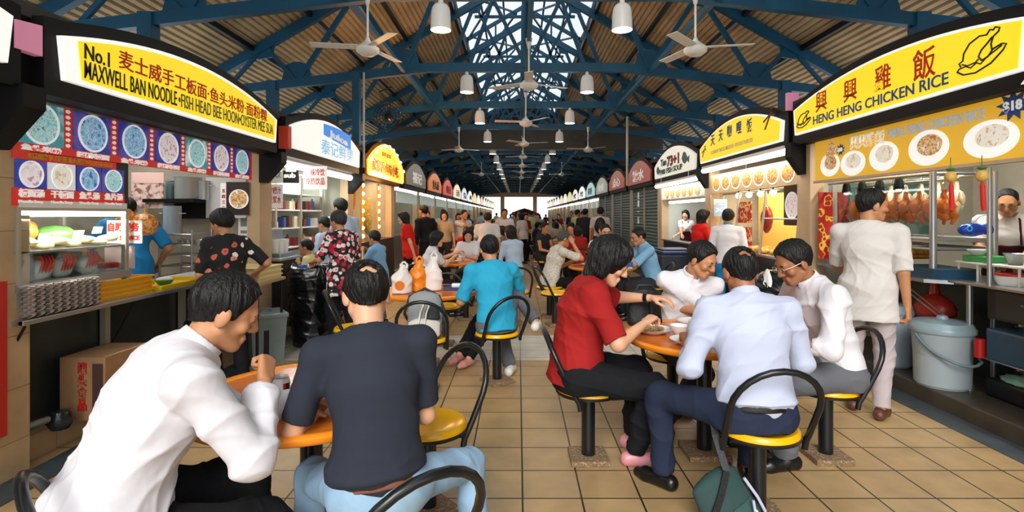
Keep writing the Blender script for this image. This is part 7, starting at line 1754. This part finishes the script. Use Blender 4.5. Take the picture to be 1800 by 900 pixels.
# green sling bag on the floor against the front stool
r = empty('sling_bag', (1.05, 2.60, 0.0), 0.25, 'dark green shoulder bag leaning against the front stool', 'bag')
gb = mat('bag_canvas_green', '33524f', 0.8, bump=0.25, bscale=120, vary=0.12, vscale=6)
Rb = rotm(V3(0, 1, 0), -24)@rotm(V3(1, 0, 0), -10)
def bag_fn(F):
    F.loft(Rb@V3(0, 0, 0.02), Rb@V3(0, 0, 0.22), Rb@V3(1, 0, 0), 0.15, 0.055, 0.125, 0.035, 0.03); F.cut((0, 0, 0.004), (0, 0, -1))
sdf('body', gb, (-0.25, -0.15, 0), (0.25, 0.15, 0.32), 0.008, bag_fn, r, 0.006, 4)
def flap_fn(F):
    F.loft(Rb@V3(0, -0.012, 0.10), Rb@V3(0, 0, 0.235), Rb@V3(1, 0, 0), 0.14, 0.056, 0.128, 0.044, 0.01, True, False)
sdf('flap', mat('bag_canvas_dark', '24403e', 0.8, bump=0.2, bscale=120), (-0.25, -0.15, 0), (0.25, 0.15, 0.36), 0.008, flap_fn, r, 0.003, 8)
sp = [Rb@V3(-0.15, -0.065, 0.03), Rb@V3(-0.12, -0.068, 0.12), Rb@V3(-0.02, -0.065, 0.20), Rb@V3(0.06, -0.05, 0.27), Rb@V3(0.11, 0.0, 0.42), Rb@V3(0.17, 0.02, 0.55)]
b = MB()
for a, c_ in zip(sp[:-1], sp[1:]): b.beam(a, c_, 0.034, 0.006, (0.2, 1, 0.1))
b.build('strap', blk, r)
b = MB(); b.tube([Rb@V3(0.145, -0.055, 0.02), Rb@V3(0.14, -0.06, 0.10), Rb@V3(0.125, -0.05, 0.2)], 0.008, 8); b.tube([Rb@V3(0.09, -0.066, 0.04), Rb@V3(0.11, -0.068, 0.10)], 0.007, 8); b.build('zip_trim', mat('zip_silver', 'b9bcd0', 0.4), r, smooth=60)
b = MB()
for q in (0.06, 0.09): b.box(q, q+0.012, -0.08, -0.066, 0.02, 0.06, Matrix(Rb.tolist()).to_4x4())
b.build('zip_pull', porc, r)
# backpack on the stool
r = empty('backpack', (-0.80, 4.64, 0.464), 0.1, 'grey and black backpack sitting on the stool before the bag table', 'backpack')
gm = mat('pack_grey', '8f9496', 0.8, bump=0.2, bscale=150); 
sdf('body', gm, (-0.2, -0.14, 0), (0.2, 0.16, 0.5), 0.008, lambda F: (F.loft((0, 0, 0.06), (0, 0, 0.30), (1, 0, 0), 0.155, 0.105, 0.135, 0.085, 0.03), F.cut((0, 0, 0.0), (0, 0, -1))), r, 0.005, 2)
sdf('front_pocket', mat('pack_pale', 'c9c6bd', 0.8, bump=0.2, bscale=150), (-0.2, -0.2, 0), (0.2, 0.05, 0.3), 0.008, lambda F: (F.loft((0, -0.085, 0.03), (0, -0.085, 0.12), (1, 0, 0), 0.135, 0.05, 0.135, 0.045, 0.02), F.cut((0, 0, 0.0), (0, 0, -1))), r, 0.004, 3)
sdf('mesh_pocket', mat('pack_charcoal', '25292c', 0.7), (-0.2, -0.2, 0.1), (0.2, 0.05, 0.4), 0.008, lambda F: (F.loft((0.06, -0.075, 0.17), (0.06, -0.065, 0.26), (1, 0, 0), 0.075, 0.035, 0.06, 0.025, 0.02),), r, 0.003, 3)
b = MB()
for x0 in (-0.05, 0.0): b.tube([(x0, -0.13, 0.05), (x0+0.005, -0.135, 0.13), (x0+0.02, -0.12, 0.22), (x0+0.05, -0.09, 0.30)], 0.008, 8)
b.build('strap', mat('strap_cream', 'dcd8cc', 0.6), r, smooth=60)
b = MB(); b.tube([(-0.13, 0.02, 0.10), (-0.17, -0.04, 0.20), (-0.13, 0.0, 0.34), (0, 0.0, 0.405), (0.12, 0.0, 0.34), (0.165, -0.03, 0.22), (0.16, -0.05, 0.02), (0.17, -0.06, -0.10)], 0.012, 8); b.build('piping', blk, r, smooth=60)
# carrier bags on the middle table
def carrier(loc, w_, d, hh, m, label, twist=0.0, seed=1, prt=None):
    r = empty('carrier_bag', loc, twist, label, 'bag', 'carrier bags on the table')
    def fn(F):
        F.loft((0, 0, 0.03), (0, 0, hh*0.45), (1, 0, 0), w_*0.5, d*0.5, w_*0.46, d*0.42, 0.03); F.loft((0, 0, hh*0.45), (0.02, 0, hh*0.85), (1, 0, 0), w_*0.46, d*0.40, w_*0.12, d*0.14, 0.03); F.cut((0, 0, 0.0), (0, 0, -1))
    sdf('bag', m, (-w_*0.6, -d*0.7, 0), (w_*0.6, d*0.7, hh), 0.009, fn, r, 0.008, seed, 24)
    b = MB()
    for s in (-1, 1): b.tube([(0.02+s*0.025, 0, hh*0.80), (0.02+s*0.03, 0, hh*0.92), (0.02, 0, hh*1.02)], [0.016, 0.012, 0.008], 8)
    b.build('handle', m, r, smooth=60)
    if prt: MB().lathe([(0.0, 0.0), (0.045, 0.001), (0.045, 0.004), (0, 0.004)], 16, mtx=Matrix.Translation((-0.02, -d*0.52, hh*0.28)) @ Matrix.Rotation(math.pi/2, 4, 'X')).build('print', prt, r)
carrier((-1.12, 5.20, 0.747), 0.20, 0.15, 0.30, mat('bag_white', 'e3dcd6', 0.45), 'white printed carrier bag nearest on the bag table', 0.2, 3, orange)
carrier((-1.00, 5.36, 0.747), 0.18, 0.15, 0.34, mat('bag_bright_orange', 'e8860c', 0.4), 'orange carrier bag in the middle of the three bags', 0.1, 4)
carrier((-0.86, 5.40, 0.747), 0.20, 0.14, 0.38, mat('bag_white', 'e3dcd6', 0.45), 'tall white carrier bag at the right of the three bags', -0.15, 5)
r = empty('serving_tray', (-0.60, 5.55, 0.747), 0.15, 'navy serving tray with a red box on the bag table', 'tray')
b = MB(); b.box(-0.17, 0.17, -0.12, 0.12, 0, 0.012, bev=0.004); b.box(-0.17, 0.17, -0.12, -0.11, 0.012, 0.025); b.box(-0.17, 0.17, 0.11, 0.12, 0.012, 0.025); b.build('tray', mat('tray_indigo', '26336a', 0.4), r)
b = MB(); b.box(-0.53, -0.42, 5.49, 5.62, 0.762, 0.815, bev=0.012); b.build('lunch_box', mat('lunch_red', 'c8381c', 0.4), label='red box on the navy tray', cat='box', origin=(-0.48, 5.55, 0.762))
b = MB(); b.box(-0.68, -0.58, 5.50, 5.58, 0.762, 0.80, bev=0.01); b.build('tissue_pack', porc, label='white pack on the navy tray', cat='tissue pack', origin=(-0.63, 5.54, 0.762))
# bins on the left
r = empty('waste_bin', (-2.62, 5.60, 0), 0.62, 'grey lidded bin marked with a black 1', 'bin')
bing = mat('bin_grey', '7d8a8a', 0.45, vary=0.12, vscale=7)
b = MB(); b.add([(-0.14, -0.17, 0), (0.14, -0.17, 0), (0.14, 0.17, 0), (-0.14, 0.17, 0), (-0.17, -0.20, 0.46), (0.17, -0.20, 0.46), (0.17, 0.20, 0.46), (-0.17, 0.20, 0.46)], [(0,3,2,1),(4,5,6,7),(0,1,5,4),(1,2,6,5),(2,3,7,6),(3,0,4,7)]); b.build('body', bing, r)
b = MB(); b.box(-0.185, 0.185, -0.215, 0.215, 0.455, 0.50, bev=0.012); b.build('lid', bing, r)
b = MB(); b.tube([(-0.05, 0, 0.50), (-0.04, 0, 0.53), (0.04, 0, 0.53), (0.05, 0, 0.50)], 0.012, 8); b.build('handle', bing, r, smooth=60)
me, co = text_mesh('1', 0.34, None, 0.008, 0.002); W = np.stack([co[:, 0]-0.05, -0.172-0.065*(co[:, 1]+0.10)-co[:, 2]*1.0-0.003, co[:, 1]+0.10], 1); me.vertices.foreach_set('co', W.ravel().astype(np.float32)); me.materials.clear(); me.materials.append(ink); me.update()
o = bpy.data.objects.new('lettering', me); C.objects.link(o); o.parent = r
r = empty('rubbish_bin', (-2.38, 6.25, 0), 0, 'bin wrapped in a shiny black plastic bag by the drinks stall', 'bin')
sdf('bin_liner', mat('liner_black', '0c0f10', 0.22, bump=0.3, bscale=9), (-0.35, -0.35, 0), (0.35, 0.35, 0.95), 0.011, lambda F: (F.loft((0, 0, 0.0), (0, 0, 0.78), (1, 0, 0), 0.21, 0.21, 0.27, 0.25, 0.02, True, False), F.loft((0, 0, 0.78), (0, 0, 0.90), (1, 0, 0), 0.29, 0.27, 0.25, 0.24, 0.03, False, True), F.loft((0, 0, 0.84), (0, 0, 1.05), (1, 0, 0), 0.2, 0.2, 0.22, 0.22, 0.01, False, False, '-')), r, 0.02, 7, 13)
for k in range(4): MB().lathe([(0, 0), (0.035, 0), (0.045, 0.1), (0, 0.1)], 14, (-0.08+0.07*k, -0.08+0.05*(k % 2), 0.83)).build('cup', [mat('cup_blue', '2a6ac0', 0.4), porc][k % 2], r, smooth=40)
r = empty('side_table', (-2.62, 5.30, 0), 0, 'small folding side table with dark legs beside the noodle stall', 'table')
b = MB(); b.box(-0.20, 0.22, -0.30, 0.28, 0.84, 0.865); b.build('top', mat('side_top', 'b89a70', 0.5), r)
for x in (-0.17, 0.19):
    for y in (-0.27, 0.25): MB().tube([(x, y, 0), (x, y, 0.84)], 0.014, 8).build('leg', darkmetal, r)
for k in range(3): tray(-2.80, -2.42, 5.05, 5.52, 0.866+0.045*k, 0.045, mat('tray_cream', 'e8d9a0', 0.5), 'cream tray, %s of the stack on the small side table' % ['lowest', 'middle', 'topmost'][k], 'cream trays on the side table')
# tray return cart and black bags on the right
r = empty('tray_cart', (2.60, 9.1, 0), 0, 'dark navy bin stand with blue trays near the fish soup stall', 'cart')
b = MB(); b.box(-0.28, 0.28, -0.35, 0.35, 0.05, 0.85, bev=0.02); b.build('body', mat('counter_navy', '1a2233', 0.5), r)
for k in range(3): b = MB(); b.box(-0.24, 0.24, -0.3, 0.3, 0.86+0.03*k, 0.88+0.03*k, bev=0.005); b.build('tray', mat('tray_pale_blue', '7fa0c0', 0.4) if k % 2 else mat('tray_indigo', '26336a', 0.4), r)
r = empty('rubbish_bag', (2.62, 5.45, 0), 0, 'shiny black rubbish bag with white plastic behind the man in glasses', 'bag')
sdf('bag', mat('liner_black', '0c0f10', 0.22), (-0.3, -0.3, 0), (0.3, 0.3, 1.0), 0.012, lambda F: (F.loft((0, 0, 0.0), (0, 0, 0.7), (1, 0, 0), 0.22, 0.22, 0.26, 0.24, 0.05, True, False), F.ell((0, 0, 0.8), V3(0.2, 0.2, 0.14))), r, 0.02, 9, 14)
MB().blob((-0.15, -0.1, 0.78), (0.05, 0.06, 0.16), 3, 0.25, 4).build('plastic_sheet', porc, r, smooth=80)
# middle right table: bottle and plates
r = empty('water_bottle', (1.57, 7.58, 0.746), 0, 'clear water bottle with blue label on the middle right table', 'bottle')
MB().lathe([(0, 0), (0.034, 0), (0.036, 0.02), (0.036, 0.15), (0.014, 0.20), (0.014, 0.22), (0, 0.22)], 20).build('body', mat('bottle_blue', '9fbfdc', 0.1), r, smooth=40)
MB().lathe([(0.0365, 0.03), (0.0365, 0.10)], 20, caps=False).build('label', mat('label_blue', '2a58b8', 0.4), r, smooth=40)
plate((1.40, 7.85, 0.746), 0.12, 'plate before the man in the sky blue shirt', ricef, 14, 7); plate((1.05, 8.05, 0.746), 0.12, 'plate on the left of the middle right table', noodle, 14, 8)
plate((-1.05, 8.55, 0.746), 0.12, 'plate between the two women in white', noodle, 12, 9)
MB().lathe([(0.03, 0), (0.05, 0.09), (0.045, 0.09), (0, 0.01)], 16, (-0.95, 8.75, 0.746)).build('cup', porc, label='white cup on the table of the two women in white', cat='cup', smooth=40, origin=(-0.95, 8.75, 0.746))
k = 0
for ti, y in enumerate((12.0, 15.2, 18.4, 21.8)):
    for sx, nm in ((-1, 'left'), (1, 'right')):
        for q in range(3):
            MB().lathe([(0, 0), (0.06, 0.0), (0.12, 0.03), (0.115, 0.034), (0, 0.012)], 20, (XC+sx*1.15+0.28*math.cos(2.1*q+k), y+0.3*(sx > 0)+0.28*math.sin(2.1*q+k), 0.746)).build('plate', porc, label='white plate on the %s far table of the %s row' % (TORD[ti], nm), cat='plate', group='plates on the %s far %s table' % (TORD[ti], nm), smooth=45, origin=(XC+sx*1.15+0.28*math.cos(2.1*q+k), y+0.3*(sx > 0)+0.28*math.sin(2.1*q+k), 0.746))
        k += 1
# rucksack worn by the standing person
b = MB(); b.blob((2.09, 13.80, 1.22), (0.15, 0.10, 0.22), 3, 0.06, 3); b.build('rucksack', blk, label='black rucksack on the back of the person in white by the shutters', cat='backpack', smooth=80, origin=(2.09, 13.80, 1.0))
# wall fan, drop posts, pipes
r = empty('wall_fan', P(682, 205, 8.9), 0, 'black wire cage fan hung from the left truss post', 'fan')
b = MB()
for R_ in (0.08, 0.14, 0.19, 0.235): b.tube([(R_*math.cos(2*math.pi*k/32), -0.05*(1-R_/0.24), R_*math.sin(2*math.pi*k/32)) for k in range(32)], 0.006, 6, closed=True)
for k in range(16): a = 2*math.pi*k/16; b.tube([(0.03*math.cos(a), -0.06, 0.03*math.sin(a)), (0.235*math.cos(a), 0.0, 0.235*math.sin(a)), (0.2*math.cos(a), 0.08, 0.2*math.sin(a))], 0.004, 5)
b.build('cage', darkmetal, r, smooth=60)
MB().lathe([(0, -0.06), (0.05, -0.05), (0.05, 0.12), (0, 0.13)], 16, mtx=Matrix.Rotation(-math.pi/2, 4, 'X')).build('motor', darkmetal, r, smooth=50)
for k in range(3): a = 2*math.pi*k/3; MB().beam((0.04*math.cos(a), 0.0, 0.04*math.sin(a)), (0.2*math.cos(a), 0.02, 0.2*math.sin(a)), 0.01, 0.08, (-math.sin(a), 0.3, math.cos(a))).build('blade', mat('blade_grey', '5a6068', 0.4), r)
x, y, z = P(682, 205, 8.9); MB().tube([(0, 0.1, 0), (0, 0.16, 0.25), (-0.2, 0.2, 0.45), (x*0, 0.25, 0.55)], 0.012, 8).build('arm', darkmetal, r, smooth=60)
b = MB(); b.box(-2.80, -2.68, 9.1, 9.22, 2.7, 3.9); b.build('trim_8', blue, kind='structure', cat='post', label='blue drop post from the truss beside the bulb stall')
b = MB(); b.tube([(-2.60, 9.1, 2.3), (-2.60, 9.1, 3.9)], 0.02, 8); b.build('trim_9', alu, kind='structure', cat='pipe', label='thin grey conduit beside the blue drop post')
b = MB(); b.tube([(2.60, 12.9, 2.2), (2.60, 12.9, 3.85)], 0.03, 8); b.build('trim_10', alu, kind='structure', cat='pipe', label='grey vertical pipe on the right before the red signs')
r = empty('parasol', (0.6, 52.0, 0), 0, 'dark red parasol at the far end of the aisle', 'parasol')
MB().lathe([(0.02, 2.15), (0.5, 2.02), (1.1, 1.78), (1.5, 1.50), (1.48, 1.49), (1.05, 1.75), (0.0, 2.10)], 24).build('canopy', mat('parasol_red', '6a1a1c', 0.7), r, smooth=40)
MB().tube([(0, 0, 0), (0, 0, 2.12)], 0.03, 8).build('pole', alu, r, smooth=60)
